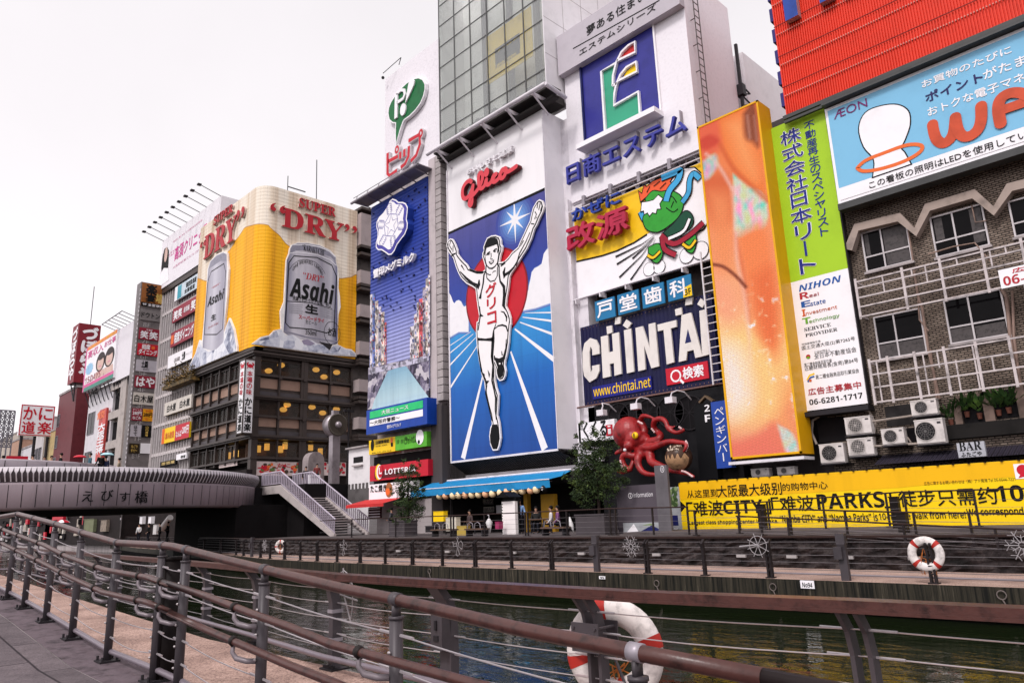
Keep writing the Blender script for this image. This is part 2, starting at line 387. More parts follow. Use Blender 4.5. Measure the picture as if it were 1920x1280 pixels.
# quay plates
def quay_plate(name,label,p0,p1,txt,tb):
    fr=FY(19.03);o=tag(MB().prect(fr,p0,p1,0,.02).build(name,WHITE),label,'plate')
    MB().text(fr,txt,*tb,c=.025,style=BOLD).build('lettering',BLACK,o)
    return o
zz=zoom(1200,860,2.6667)
quay_plate('number_plate','white number plate reading No 94 on the stained quay edge',zz(806,645),zz(870,608),'No94',(zz(815,640),zz(862,618)))
zz=zoom(1000,1060,5.333)
quay_plate('number_plate','tiny white plate with a dark square below it on the stained quay edge',zz(662,132),zz(720,104),'95',(zz(672,128),zz(712,110)))
for i,(px,py) in enumerate(((805,1070),(1231,1093),(1449,1100),(1878,1115))):
    p=at_y(px,py,19.0)
    rb=MB();rb.tube([p+Vector((.09*math.cos(t),0,.09*math.sin(t))) for t in [k*math.pi/6 for k in range(13)]],.013,6)
    rb.tube([p+Vector((.0,0,-.09)),p+Vector((.10,-.02,-.3)),p+Vector((.16,-.02,-.42))],.014,6)
    tag(rb.build('mooring_ring',M('ring_rust',(.16,.13,.12),.6,.3)),'rusty mooring ring hanging on the stained quay edge','ring','mooring rings along the quay')

# ================================================================ railings
RUST=M('brown_handrail',(.060,.021,.017),.34,.0,dirt=.6,scale=11,spec=.42,bump=.05,bscale=50)
POST=M('mauve_post',(.062,.053,.059),.42,.1,dirt=.2,scale=2)
POSTD=M('brown_post',(.030,.023,.022),.5,.2,dirt=.3,scale=2)
CABLE=M('steel_cable',(.55,.5,.52),.35,.7,dirt=.2)
BRASS=M('bolt_steel',(.5,.45,.45),.3,.8)
# --- the ramp railing closest to the camera
YR=2.42
def on(px,py,Y=YR): return at_y(px,py,Y)
top=[on(*p) for p in [(-40,975),(33,963),(64,971),(105,982),(154,998),(220,1017),(306,1022),(325,1024),(350,1030),(420,1048),(497,1067),(640,1102),(743,1123),(967,1177),(1193,1222),(1432,1269)]]
o=empty('ramp_railing',(top[6].x,YR,ramp_z(top[6].x)),'mauve steel ramp railing with three brown handrails in front of the canal','railing')
t1=MB().tube(top,.032,12).build('top_rail',RUST,o,True)
e=top[-1];dirn=(top[-1]-top[-2]).normalized()
MB().tube([e,e+dirn*.5],.031,12).build('rail_end',M('dark_rail',(.03,.02,.02),.4),o,True)
zc=zoom(260,1000,4.572);za=zoom(0,940,3.766);zb=zoom(600,920,3)
h1=[on(*p,Y=YR-.13) for p in [za(-60,150),za(40,205),za(310,305),za(480,390),za(740,480),za(1045,535),za(1205,585),zc(260,430),zc(600,540),zc(960,680),zc(1300,800),zc(1646,945),zb(330,935),zb(860,1082),zb(1300,1200)]]
h2=[on(*p,Y=YR-.13) for p in [za(-60,250),za(30,303),za(290,425),za(480,525),za(730,640),za(1040,710),za(1205,780),zc(260,675),zc(600,830),zc(940,975),zc(1300,1130),zc(1646,1265),zb(200,1130)]]
MB().tube(h1,.0245,12).build('handrail',RUST,o,True);MB().tube(h2,.0245,12).build('handrail',RUST,o,True)
def post_geo(x,zt,zb_):
    m=MB();m.tube([(x,YR,zb_),(x,YR,zt-.10)],.037,14);m.tube([(x,YR,zt-.10),(x,YR,zt-.085)],.042,14)
    m.box(x-.008,x+.008,YR-.025,YR+.025,zt-.09,zt-.03);return m
def interp(path,x):
    for a,b in zip(path,path[1:]):
        if min(a.x,b.x) <=x <=max(a.x,b.x): return a.z+(b.z-a.z)*(x-a.x)/(b.x-a.x)
    return path[-1].z if x > path[-1].x else path[0].z
posts_px=[33,64,105,154,220,306,350,497,743,1193]
pxs=[min(top,key=lambda p: abs(p.x-on(q,1000).x)).x for q in posts_px]
pxs=[t.x for t in (top[1],top[2],top[3],top[4],top[5],top[6],top[8],top[10],top[12],top[14])]
for k,x in enumerate(pxs):
    zt=interp(top,x);zb_=ramp_z(x)-.01
    p=post_geo(x,zt,zb_).build('post',POST,o,True)
    b=MB();dx_=.03;b.tube([(x-dx_,YR,interp(top,x-dx_)),(x+dx_,YR,interp(top,x+dx_))],.0365,16);b.build('collar',STEEL if k==9 else POST,p,True)
    b=MB();b.box(x-.10,x+.10,YR-.09,YR+.09,zb_,zb_+.022)
    for dx in (-.075,.075):
        for dy in (-.065,.065): b.tube([(x+dx,YR+dy,zb_+.02),(x+dx,YR+dy,zb_+.06)],.012,6)
    b.build('base_plate',STEEL_D,p)
    b=MB()
    for j in range(5): b.ball((x,YR-.045,zb_+.2+j*(zt-zb_-.3)/5),.011,nu=6,nv=4)
    b.build('bolt',BRASS,p)
    for path in (h1,h2):
        zh=interp(path,x-.14)
        if zh < ramp_z(x)+.2: continue
        hx=x-.15;zh=interp(path,hx);b=MB()
        b.tube([(hx,YR-.13,zh+.0),(hx-.0,YR-.135,zh-.07),(hx+.03,YR-.12,zh-.105),(hx+.08,YR-.07,zh-.125),(x-.015,YR-.03,zh-.125)],[.012,.015,.018,.018,.018],10)
        b.build('bracket',M('bracket_grey',(.20,.17,.185),.4,.2),p,True)
        b=MB();b.tube([(hx-.018,YR-.13,zh+.004),(hx+.018,YR-.13,zh-.006)],.033,12);b.build('clamp',POSTD,p,True)
cb_=MB()
for a,c in zip(pxs,pxs[1:]):
    for f in (.2,.36,.52,.68,.84):
        za_=ramp_z(a)+f*(interp(top,a)-ramp_z(a));zc_=ramp_z(c)+f*(interp(top,c)-ramp_z(c));sag=.012+.03*rng.random()*(f < .5)
        cb_.tube([(a+(c-a)*k/6,YR,za_+(zc_-za_)*k/6-sag*math.sin(math.pi*k/6)) for k in range(7)],.0045,5)
        for s_,xx,z_ in ((1,a,za_),(-1,c,zc_)):
            d_=(zc_-za_)/(c-a)*s_*.13;cb_.tube([(xx+s_*.04,YR,z_+d_*.3),(xx+s_*.15,YR,z_+d_)],.009,6)
cb_.build('cable',CABLE,o)
MB().tube([(x,YR+.02,ramp_z(x)+.085) for x in [-17]+pxs[:-1]],.026,10).build('foot_rail',M('mauve_pipe',(.18,.15,.175),.3,.2),o,True)
# dark lamp column standing in the railing
c0=on(326,1043,YR+.10);zb_=NEAR_Z
m=MB();m.tube([(c0.x,c0.y,zb_),(c0.x,c0.y,zb_+.02)],.16,20);m.tube([(c0.x,c0.y,zb_),(c0.x,c0.y,c0.z-.02)],.092,24);m.tube([(c0.x,c0.y,c0.z-.03),(c0.x,c0.y,c0.z)],.097,24);m.tube([(c0.x,c0.y,.5),(c0.x,c0.y,.52)],.094,24)
m.box(c0.x-.005+.05,c0.x+.005+.05,c0.y-.096,c0.y-.06,.55,c0.z-.06)
tag(m.build('column',M('column_umber',(.014,.010,.010),.5,dirt=.3,spec=.12),None,True),'dark brown steel column with an access door behind the ramp railing','column')

# --- the canal-side railing of the near promenade
def curved_post(m,x,y,z0,zt,wx=.045,dy=.13,lean=.16,gap=0):
    """a flat steel plate whose head bends towards the walkway"""
    pr_=[(y,z0),(y,z0+(zt-z0)*.55),(y-.01,z0+(zt-z0)*.72),(y-.05,z0+(zt-z0)*.86),(y-lean,zt-.02)]
    for s_ in ((-gap,gap) if gap else (0,)):
        xx=x+s_
        for (ya,z1),(yb,z2) in zip(pr_,pr_[1:]):
            q=[(xx-wx/2,ya-dy/2,z1),(xx+wx/2,ya-dy/2,z1),(xx+wx/2,ya+dy/2,z1),(xx-wx/2,ya+dy/2,z1)]
            r_=[(xx-wx/2,yb-dy/2,z2),(xx+wx/2,yb-dy/2,z2),(xx+wx/2,yb+dy/2,z2),(xx-wx/2,yb+dy/2,z2)]
            m.add(q+r_,[(0,1,5,4),(1,2,6,5),(2,3,7,6),(3,0,4,7),(4,5,6,7)])
    return m
ZT=1.27
line=[at_z(x,y,ZT) for x,y in [(20,1025),(67,1028),(180,1037),(297,1046),(470,1060),(640,1075),(900,1090),(1200,1107),(1586,1122),(1920,1137)]]
line.append(Vector((3,line[-1].y+.1,ZT)))
o2=empty('canal_railing',(-6,4.7,NEAR_Z),'canal-side railing with a broad flat brown handrail and curved mauve posts','railing')
def yline(x):
    for a,b in zip(line,line[1:]):
        if a.x <=x <=b.x: return a.y+(b.y-a.y)*(x-a.x)/(b.x-a.x)
    return line[-1].y
m=MB()
for a,b in zip(line,line[1:]):
    for (y0,y1,z0,z1) in ((-.085,.085,-.055,0),(-.095,.095,-.075,-.055)):
        q=[(a.x,a.y+y0,ZT+z0),(a.x,a.y+y1,ZT+z0),(a.x,a.y+y1,ZT+z1),(a.x,a.y+y0,ZT+z1)];r_=[(b.x,b.y+y0,ZT+z0),(b.x,b.y+y1,ZT+z0),(b.x,b.y+y1,ZT+z1),(b.x,b.y+y0,ZT+z1)]
        m.add(q+r_,[(0,1,5,4),(1,2,6,5),(2,3,7,6),(3,0,4,7),(0,3,2,1),(4,5,6,7)])
m.build('handrail',RUST,o2)
px_posts=[(1595,1),(1095,1),(820,2),(610,0),(470,0),(376,0)]
cx=[at_z(p,1110,ZT).x for p,_ in px_posts];cx=[]
for p,k in px_posts:
    d=ray(p,1120);x=min(((abs(960+FOC*((Vector((X/100,yline(X/100),ZT-.1))-EYE).dot(_rt))/((Vector((X/100,yline(X/100),ZT-.1))-EYE).dot(_fw))-p),X/100) for X in range(-3000,-50,3)))[1];cx.append(x)
step=(cx[0]-cx[-1])/5
allx=[cx[0]+step] + cx + [cx[-1]-step*k for k in range(1,14)]
kinds=[1,1,1,2,0,0,0] + [0,1,0]*5
for x,k in zip(allx,kinds):
    y=yline(x)+.14
    m=MB()
    if k==2: curved_post(m,x,y,NEAR_Z,ZT-.06,.17,.1);m.box(x-.085,x+.085,y-.16,y-.05,.62,.95)
    elif k==1: curved_post(m,x,y,NEAR_Z,ZT-.06,.03,.10,gap=.055)
    else: curved_post(m,x,y,NEAR_Z,ZT-.06,.09,.12)
    p=m.build('post',POST,o2)
    b=MB();b.box(x-.14,x+.14,y-.12,y+.12,NEAR_Z,NEAR_Z+.02);b.box(x-.11,x+.11,y-.09,y-.06,NEAR_Z+.02,NEAR_Z+.05);b.build('base_plate',STEEL_D,p)
    if k==2:
        b=MB();b.box(x-.035,x+.035,y-.172,y-.161,.70,.75);b.box(x-.015,x+.015,y-.18,y-.161,.80,.89);b.build('latch',STEEL_D,p)
    if k==0:
        b=MB()
        for z in (.48,.80): b.box(x-.055,x+.055,y-.075,y+.075,z,z+.04)
        b.build('clamp',STEEL,p)
m=MB();ends=sorted(allx)
for a,c in zip(ends,ends[1:]):
    for f in (.22,.40,.57,.75,.92):
        z=NEAR_Z+f*(ZT-NEAR_Z)*.9;sg=.008+.02*rng.random()
        m.tube([(a+(c-a)*k/5,yline(a+(c-a)*k/5)+.14-(.06 if f > .8 else 0),z-sg*math.sin(math.pi*k/5)) for k in range(6)],.0045,5)
        for xx,s_ in ((a,1),(c,-1)):
            yy=yline(xx)+.14-(.06 if f > .8 else 0);m.tube([(xx+s_*.05,yy,z),(xx+s_*.24,yy,z)],.009,6)
m.build('cable',CABLE,o2)
m=MB().tube([(x,yline(x)-.02,NEAR_Z+.16) for x in ends],.034,10);m.build('foot_rail',M('mauve_pipe',(.20,.155,.20),.3,.2),o2,True)

def lifebuoy(c,rot,R_=.375,r_=.085,label='',nlabel='lifebuoy',rope=True,tilt=0,back=True):
    """white ring with red bands in the vertical plane; rot turns it about the upright"""
    c=Vector(c);rt=empty('lifebuoy',c,label,'lifebuoy')
    ca,sa=math.cos(rot),math.sin(rot)
    def P(u,v,d): return c+Vector((u*ca-d*sa,u*sa+d*ca,v))
    def ring(m,a0,a1,rr,n=40,k=12):
        rows=[]
        for i in range(n+1):
            a=a0+(a1-a0)*i/n
            rows.append([P((R_-r_+rr*math.cos(2*math.pi*j/k))*math.cos(a),(R_-r_+rr*math.cos(2*math.pi*j/k))*math.sin(a),.62*rr*math.sin(2*math.pi*j/k)) for j in range(k)])
        m.add([p for q in rows for p in q],[(i*k+j,i*k+(j+1) % k,(i+1)*k+(j+1) % k,(i+1)*k+j) for i in range(n) for j in range(k)])
    m=MB();ring(m,0,2*math.pi,r_);m.build('ring',M('worn_white_float',(.66,.60,.58),.5,dirt=.35,scale=9),rt,True)
    for k in range(4):
        m=MB();a=tilt+math.pi/2*k;ring(m,a-.13,a+.13,r_+.004,6);m.build('band',M('float_red',(.38,.025,.018),.5,dirt=.2),rt,True)
    if rope:
        m=MB();rr2=random.Random(3)
        for s_ in range(9):
            a=rr2.uniform(0,6.28);pts=[P((R_-2*r_)*math.cos(a)*rr2.uniform(.6,1),(R_-2*r_)*math.sin(a)*.6,.03*rr2.uniform(-1,1))]
            x_=rr2.uniform(-.14,.14);pts +=[P(x_+rr2.uniform(-.05,.05),-.1-.09*j,rr2.uniform(-.04,.04)) for j in range(1,5)]
            m.tube(pts,.006,5)
        m.build('rope',M('orange_rope',(.42,.13,.03),.8),rt)
    return rt
nb=lifebuoy((-4.07,5.04,.745),.36,.415,.108,'large white and red lifebuoy hung on the canal-side railing nearest the camera',tilt=.25)
c=Vector((-4.02,4.83,.74))
i_=min(range(len(allx)),key=lambda k: abs(allx[k]-(-3.95)))
m=MB();xx=allx[i_];yy=yline(xx)+.14
m.box(xx-.15,xx+.13,yy-.14,yy-.125,.78,1.0);m.box(xx-.15,xx+.13,yy+.10,yy+.115,.78,1.0)
for dx in (-.12,.1):
    for z in (.82,.96): m.tube([(xx+dx,yy-.155,z),(xx+dx,yy+.13,z)],.012,6)
m.tube([(xx+.05,yy+.1,.8),(xx+.25,yy+.14,.3)],.013,6);m.tube([(xx-.05,yy+.1,.8),(xx-.28,yy+.14,.3)],.013,6)
m.build('buoy_bracket',POST,o2)

# ================================================================ people
def skin_mesh(name,verts,edges,radii,mat,parent,sub=1):
    me=bpy.data.meshes.new(name);me.from_pydata(verts,edges,[]);ob=bpy.data.objects.new(name,me);col.objects.link(ob)
    ob.parent=parent;me.materials.append(mat)
    sk=ob.modifiers.new('skin','SKIN');sk.use_smooth_shade=True
    for v,r_ in zip(me.skin_vertices[0].data,radii): v.radius=(r_,r_)
    me.skin_vertices[0].data[0].use_root=True
    su=ob.modifiers.new('sub','SUBSURF');su.levels=su.render_levels=sub
    return ob
SKIN=M('skin',(.42,.24,.17),.6,dirt=.05);HAIR=M('dark_hair',(.012,.01,.01),.6,dirt=.1)
def person(loc,label,facing=0,h=1.68,shirt=(.05,.05,.06),trousers=(.02,.02,.03),pose='stand',group=None,hair=HAIR,step=0.0,lower=True,arms=None):
    """facing 0 looks towards -Y; heights in units of 1.68 m"""
    k=h/1.68;rt=empty('person',loc,label,'person',group);rt.rotation_euler=(0,0,facing);rt.scale=(k,k,k)
    sit=pose=='sit';dz=-.40 if sit else 0
    hip,kn,an=.90+dz,(.47 if not sit else .47),.07
    J=[(0,0,hip),(0,0,1.12+dz),(0,-.01,1.34+dz),(0,-.015,1.45+dz),(0,-.02,1.53+dz)]
    arms=arms or [((.19,0,1.36),(.25,-.02,1.10),(.22,-.20,.92),(.20,-.29,.90)),((-.19,0,1.36),(-.25,.0,1.09),(-.24,-.08,.84),(-.235,-.11,.76))]
    legs=[((s_*.09,0,hip-.02),(s_*.10,-.02 if not sit else -.40,kn if not sit else .49),(s_*.10,(.03-s_*step) if not sit else -.42,an),(s_*.11,(-.10-s_*step) if not sit else -.54,.04)) for s_ in (1,-1)]
    V,E_,R_=list(J),[(0,1),(1,2),(2,3),(3,4)],[.10,.10,.11,.05,.055]
    for A in arms:
        n=len(V);V +=[(x,y,z+dz) for x,y,z in A];R_ +=[.05,.04,.032,.035];E_ +=[(2,n),(n,n+1),(n+1,n+2),(n+2,n+3)]
    for A in legs:
        n=len(V);V +=list(A);R_ +=[.075,.052,.036,.036];E_ +=[(0,n),(n,n+1),(n+1,n+2),(n+2,n+3)]
    n=len(V);V +=[(0,-.03,1.61+dz),(0,-.02,1.67+dz)];R_ +=[.085,.06];E_ +=[(4,n),(n,n+1)]
    skin_mesh('body',V,E_,R_,SKIN,rt)
    sm=M('cloth_%.2f_%.2f_%.2f' % shirt,shirt,.8,dirt=.15);tm=M('cloth_%.2f_%.2f_%.2f' % trousers,trousers,.8,dirt=.15)
    V,E_,R_=[(0,0,hip-.02),(0,0,1.12+dz),(0,-.01,1.34+dz),(0,-.012,1.41+dz)],[(0,1),(1,2),(2,3)],[.135,.125,.135,.075]
    for A in arms:
        n=len(V);V +=[(x,y,z+dz) for x,y,z in A[:3]];R_ +=[.065,.055,.045];E_ +=[(2,n),(n,n+1),(n+1,n+2)]
    skin_mesh('shirt',V,E_,R_,sm,rt)
    V,E_,R_=[(0,0,hip+.03)],[],[.12]
    for A in legs:
        n=len(V);V +=list(A[:3]);R_ +=[.09,.065,.055];E_ +=[(0,n),(n,n+1),(n+1,n+2)]
    skin_mesh('trousers',V,E_,R_,tm,rt)
    m=MB();o_=Vector(loc)
    for A in legs: m.ball(o_+Vector((A[3][0],A[3][1]+.02,.045)),.045,.12,.045,nu=8,nv=6)
    m.build('shoes',BLACK,rt)
    m=MB();m.ball(o_+Vector((0,.012,1.655+dz)),.098,.105,.098,nu=12,nv=8);m.build('hair',hair,rt,True)
    m=MB()
    for s_ in (1,-1): m.ball(o_+Vector((s_*.035,-.108,1.62+dz)),.012,nu=6,nv=4)
    m.build('eyes',BLACK,rt)
    m=MB();m.ball(o_+Vector((0,-.122,1.592+dz)),.014,.018,.022,nu=6,nv=4);m.box(o_.x-.022,o_.x+.022,o_.y-.114,o_.y-.108,o_.z+1.55+dz,o_.z+1.558+dz);m.build('nose_and_mouth',SKIN,rt,True)
    return rt

# ================================================================ far promenade railing
o=empty('quay_railing',(-16,19.35,0),'long brown-topped cable railing along the far promenade edge','railing')
YF=lambda x: far_edge(x)+.28
xs=[-48+2.0*k for k in range(27)];ZTF=1.08
m=MB()
pth=[(x,YF(x)) for x in [-110,-83,-66,-60,-54,-50,-46,-42,-38,-34,-30,-20,-10,6]]
for (xa,ya),(xb,yb) in zip(pth,pth[1:]):
    q=[(xa,ya-.07,ZTF-.05),(xa,ya+.07,ZTF-.05),(xa,ya+.07,ZTF),(xa,ya-.07,ZTF)];r_=[(xb,yb-.07,ZTF-.05),(xb,yb+.07,ZTF-.05),(xb,yb+.07,ZTF),(xb,yb-.07,ZTF)]
    m.add(q+r_,[(0,1,5,4),(1,2,6,5),(2,3,7,6),(3,0,4,7)])
m.build('handrail',M('dull_brown_rail',(.055,.03,.027),.5,dirt=.3),o)
pa=pb=None
def post_copy(src,x,y):
    c_=src.copy();col.objects.link(c_);c_.parent=o;c_.location=Vector((x,y,0))-Vector(src['at'])
    return c_
PW=M('weathered_post',(.045,.036,.038),.5,.3,dirt=.3)
wide={0,}
boxed=[min(range(len(xs)),key=lambda i: abs(xs[i]-X)) for X in (-8.3,-16.2,-44.5)]
for i,x in enumerate(xs + [-52.5,-57,-61.5,-66,-70,-74,-78,-82,-86,-90]):
    y=YF(x)-.12
    if i in boxed:
        m=MB();curved_post(m,x,y,0,ZTF-.05,.20,.12,lean=-.1);m.box(x-.17,x+.03,y-.16,y-.05,.52,.82);m.box(x-.11,x+.11,y-.09,y+.1,ZTF-.2,ZTF+.06);m.build('post',M('mauve_post',(.155,.135,.15)),o);continue
    if pa is None or (i % 2 and pb is None):
        m=MB();curved_post(m,x,y,0,ZTF-.05,.05 if i % 2 else .08,.11,lean=-.1,gap=.05 if i % 2 else 0);m.box(x-.11,x+.11,y-.1,y+.1,0,.03)
        for z in (.2,.38,.56,.74): m.box(x-.06,x+.06,y-.07,y-.05,z,z+.03)
        p=m.build('post',PW,o);p['at']=(x,y,0)
        if i % 2: pb=p
        else: pa=p
    else: post_copy(pb if i % 2 else pa,x,y)
m=MB()
for z in (.24,.42,.60,.78,.93):
    for (xa,ya),(xb,yb) in zip(pth,pth[1:]): m.tube([(xa,ya-.1,z),(xb,yb-.1,z)],.007,5)
m.build('cable',M('far_cable',(.20,.18,.19),.4,.4),o)
m=MB()
for (xa,ya),(xb,yb) in zip(pth,pth[1:]): m.tube([(xa,ya-.05,.13),(xb,yb-.05,.13)],.024,8)
m.build('foot_rail',M('foot_rail_grey',(.20,.175,.19),.5),o)
lifebuoy(at_y(1736,1038,19.2),0,.40,.10,'white lifebuoy with dark red bands and tangled orange rope on the far railing',tilt=.75)
lifebuoy(at_y(526,1024,19.6+1.6),.5,.38,.10,'small faraway lifebuoy streaked orange on the railing by the bridge')
# wire festival ornaments hung on posts
def ornament(px,py,kind,label):
    p=at_y(px,py,YF(-20)-.25);m=MB();r_=.009
    U=lambda u,v: p+Vector((u,0,v))
    if kind=='star':
        for k in range(12):
            a=k*math.pi/6;l_=.33 if k % 2==0 else .22
            m.tube([U(.07*math.cos(a),.07*math.sin(a)),U(l_*math.cos(a),l_*math.sin(a))],r_,5)
            for s_ in (.35,-.35): m.tube([U(.72*l_*math.cos(a),.72*l_*math.sin(a)),U(l_*.98*math.cos(a+s_),l_*.98*math.sin(a+s_))],r_*.7,5)
        m.tube([U(.07*math.cos(k*math.pi/5),.07*math.sin(k*math.pi/5)) for k in range(11)],r_,5)
    elif kind=='wheel':
        for k in range(8): a=k*math.pi/4+.3;m.tube([U(0,0),U(.33*math.cos(a),.33*math.sin(a))],r_,5)
        m.tube([U(.25*math.cos(k*math.pi/9),.25*math.sin(k*math.pi/9)) for k in range(19)],r_,5)
        m.tube([U(-.55,-.03),U(0,.02)],r_*2,5)
    else:
        for pts in ([(-.05,.3),(.0,.36),(.06,.3),(.0,.24),(-.05,.3)],[(0,.24),(.05,.1),(.02,-.1),(.12,-.3),(.0,-.36),(-.1,-.3),(-.02,-.08),(-.06,.1),(0,.24)],[(.05,.12),(.2,.22),(.32,.1),(.26,-.1),(.08,.0)],[(-.05,.12),(-.2,.1),(-.3,.18),(-.24,0),(-.05,.02)]):
            m.tube([U(a,b) for a,b in pts],r_,5)
    return tag(m.build('wire_ornament',M('ornament_grey',(.34,.31,.32),.5)),label,'ornament')
ornament(1183,1024,'star','white wire starburst ornament on a post of the far railing')
ornament(1421,1022,'wheel','white wire wheel ornament on a post below the yellow banner')
ornament(1917,1022,'star','white wire snowflake ornament at the right end of the far railing')
ornament(858,1024,'angel','white wire figure ornament on the far railing below the awning')
ornament(644,1026,'angel','white wire figure ornament on the railing below the stairs')
ornament(496,1022,'star','white wire snowflake ornament on the railing beside the bridge')
# arched wire ornament on the near canal railing
p=at_y(645,1090,5.0);m=MB();U=lambda u,v: p+Vector((u,0,v))
m.tube([U(-.2,-.03),U(-.12,.09),U(0,.13),U(.12,.08),U(.2,-.05),U(.19,-.3),U(.16,-.42)],.006,5);m.tube([U(-.02,.16),U(-.02,.02)],.008,5);m.tube([U(.1,-.1),U(.2,.1)],.008,5);m.tube([U(.0,-.15),U(.17,-.46)],.009,5)
m.tube([U(-.35,-.12),U(.3,-.20)],.011,5)
tag(m.build('wire_ornament',M('ornament_grey',(.34,.31,.32),.5)),'bent white wire ornament tied to the canal-side railing','ornament')

# ================================================================ terrace railings, ramp railings, banner
def simple_rail(name,label,pts,Y,posts,H=1.0,mat=PW,pw=.028,ncab=4,side=True):
    """pts: top of the rail in the plane Y as pixels; posts: pixel columns"""
    P=[at_y(x,y,Y) for x,y in pts];rt=empty(name,P[0]-Vector((0,0,H)),label,'railing')
    MB().tube(P,.024,8).build('handrail',M('dull_brown_rail',(.055,.03,.027)),rt,True)
    def zz_(x):
        for a,b in zip(P,P[1:]):
            if a.x <=x <=b.x: return a.z+(b.z-a.z)*(x-a.x)/(b.x-a.x)
        return P[-1].z if x > P[-1].x else P[0].z
    X=[]
    for px in posts:
        x=at_y(px,980,Y).x;x=at_y(px,960,Y).x;X.append(x)
        m=MB();m.box(x-pw,x+pw,Y-.03,Y+.03,zz_(x)-H,zz_(x)-.02);m.box(x-.09,x+.09,Y-.08,Y+.08,zz_(x)-H,zz_(x)-H+.03);m.build('post',mat,rt)
    m=MB()
    for k in range(ncab):
        d=H*(.12+.8*k/ncab);m.tube([(q.x,Y,q.z-H+d) for q in P],.005,5)
    m.build('cable',M('far_cable',(.20,.18,.19),.4,.4),rt);return rt
simple_rail('terrace_railing','cable railing along the terrace edge in front of the awning cafe',[(600,976),(670,973),(900,964),(1145,953),(1290,950)],23.0,[660,742,845,850,908,984,989,1062,1143,1153,1223,1289])
simple_rail('ramp_railing','upper ramp railing rising to the right in front of the yellow banner',[(1340,946),(1380,944),(1537,933),(1690,922),(1822,918),(1935,915)],25.2,[1385,1440,1545,1665,1700,1832],1.05)
simple_rail('ramp_railing','lower ramp railing level with the bottom lettering of the yellow banner',[(1290,957),(1478,954),(1584,957),(1705,960),(1935,963)],22.3,[1302,1425,1480,1584,1712,1816,1925],.82)
simple_rail('ramp_railing','third ramp railing sloping down beneath the yellow banner',[(1380,967),(1560,975),(1750,985),(1935,994)],22.0,[1383,1475,1690,1860],.55)
for i,(px,t_,b_,Y,nm) in enumerate(((1427,946,1001,25.6,'left'),(1676,932,1003,25.6,'mid'),(1690,962,1000,24.4,'short'))):
    a=at_y(px,t_,Y);m=MB();m.box(a.x-.13,a.x+.13,Y-.1,Y+.1,.4,a.z);m.box(a.x-.15,a.x+.15,Y-.12,Y+.12,a.z,a.z+.03)
    tag(m.build('gate_post',POSTD),('thick dark steel gate post left of the middle of the yellow banner','tall thick dark steel post rising in front of the word PARKS corner','short thick dark post beside the lifebuoy ramp')[i],'post')
# ramp slab behind the stone wall's top
m=MB();m.box(-19,6,24.6,27.6,.951,1.05);struct(m.build('upper_path',M('terrace_paving',(.085,.07,.07))))

fr=FY(28.0);zz=zoom(1200,860,2.6667);zs=lambda *p: zz(*p)
YB=M('banner_yellow',(.84,.56,.004),.45,dirt=.11,scale=.7,streak=True);YB2=M('banner_amber',(.78,.42,.004),.45,dirt=.11,scale=.7,streak=True);INK=M('banner_ink',(.012,.012,.012),.5)
a1,b1=fr.q(1272,904);a2,b2=fr.q(1277,995);X1=4.0;ZB0,ZB1=.97,3.02
bd=empty('site_fence',(-8,28,.95));tag(bd,'long yellow advertising banner with black Chinese lettering on a site fence','banner')
m=MB();mid=(ZB0+ZB1)/2
m.poly(fr,[(a1,ZB1),(a1+.0,mid+.25),(a1+.28,mid),(a1,mid-.25),(a1,ZB0),(X1,ZB0),(X1,ZB1)],0,-.06,0,px=False)
m.build('banner_sheet',YB,bd)
m=MB().poly(fr,[(a1+.02,ZB1-.01),(-5.0,ZB1-.01),(X1,ZB1-.01),(-9.5,mid+.35),(a1+.02,mid+.28)],.006,mi=0,px=False);m.build('print',YB2,bd)
m=MB()
for st,p0,p1,bo,sty in (('从这里到',(238,195),(385,148),.006,None),('大阪最大级别',(390,192),(705,115),.012,None),('的购物中心',(715,160),(935,110),.008,None),
        ('「',(236,285),(262,215),.01,None),('难波',(272,285),(410,205),.012,None),('CITY',(420,275),(610,200),0,BOLD),('」',(622,275),(650,200),.01,None),('「',(660,255),(690,190),.01,None),
        ('难波',(705,262),(865,180),.012,None),('PARKS',(890,252),(1215,160),0,BOLD),('」',(1225,245),(1255,170),.01,None),('徒步只需约',(1300,240),(1775,138),.012,None),('10',(1785,215),(1910,128),0,BOLD),('分钟',(1935,205),(2130,105),.012,None),
        ('Largest class shopping center in Osaka.',(248,332),(690,298),.02,SANS),('“Namba CITY” and “Namba Parks” is',(702,318),(1185,268),.02,SANS),('10-minute walk from here!',(1198,303),(1625,258),.02,SANS),('We correspond',(1638,292),(1912,240),.02,SANS),
        ('広告に関するお問い合わせは（株）アド南海 Tel 06-6644-7221',(1422,132),(1875,90),0,SANS)):
    m.text(fr,st,zs(*p0),zs(*p1),0,.012,bold=bo,style=sty)
m.build('lettering',INK,bd)
m=MB();m.prect(fr,zs(1880,100),zs(1960,20),.01,.014,0);m.disc(fr,zs(1915,55),.17,.17,.018,mi=1);m.poly(fr,[zs(1893,95),zs(1905,72),zs(1930,68),zs(1940,85)],.02,mi=1);m.build('emblem',[WHITE,RED],bd)
m=MB()
for k in range(46): m.box(a1+k*.47,a1+k*.47+.07,27.93,28.03,ZB1-.01,ZB1+.02)
m.box(a1,X1,28.07,28.12,.95,ZB1+.02);m.build('fence_panel',DARK,bd)
m=MB();m.prect(fr,(1250,997),(1273,912),0,.05,0)
o_=tag(m.build('photo_poster',M('poster_grey',(.35,.36,.38),.5,dirt=.3)),'narrow photo poster of plants and sky at the left end of the yellow banner','poster')
m=MB();rr2=random.Random(5)
for k in range(40): m.disc(fr,(1252+rr2.random()*18,915+rr2.random()*33),.10,.10,.055+.001*k,mi=k % 2,n=7)
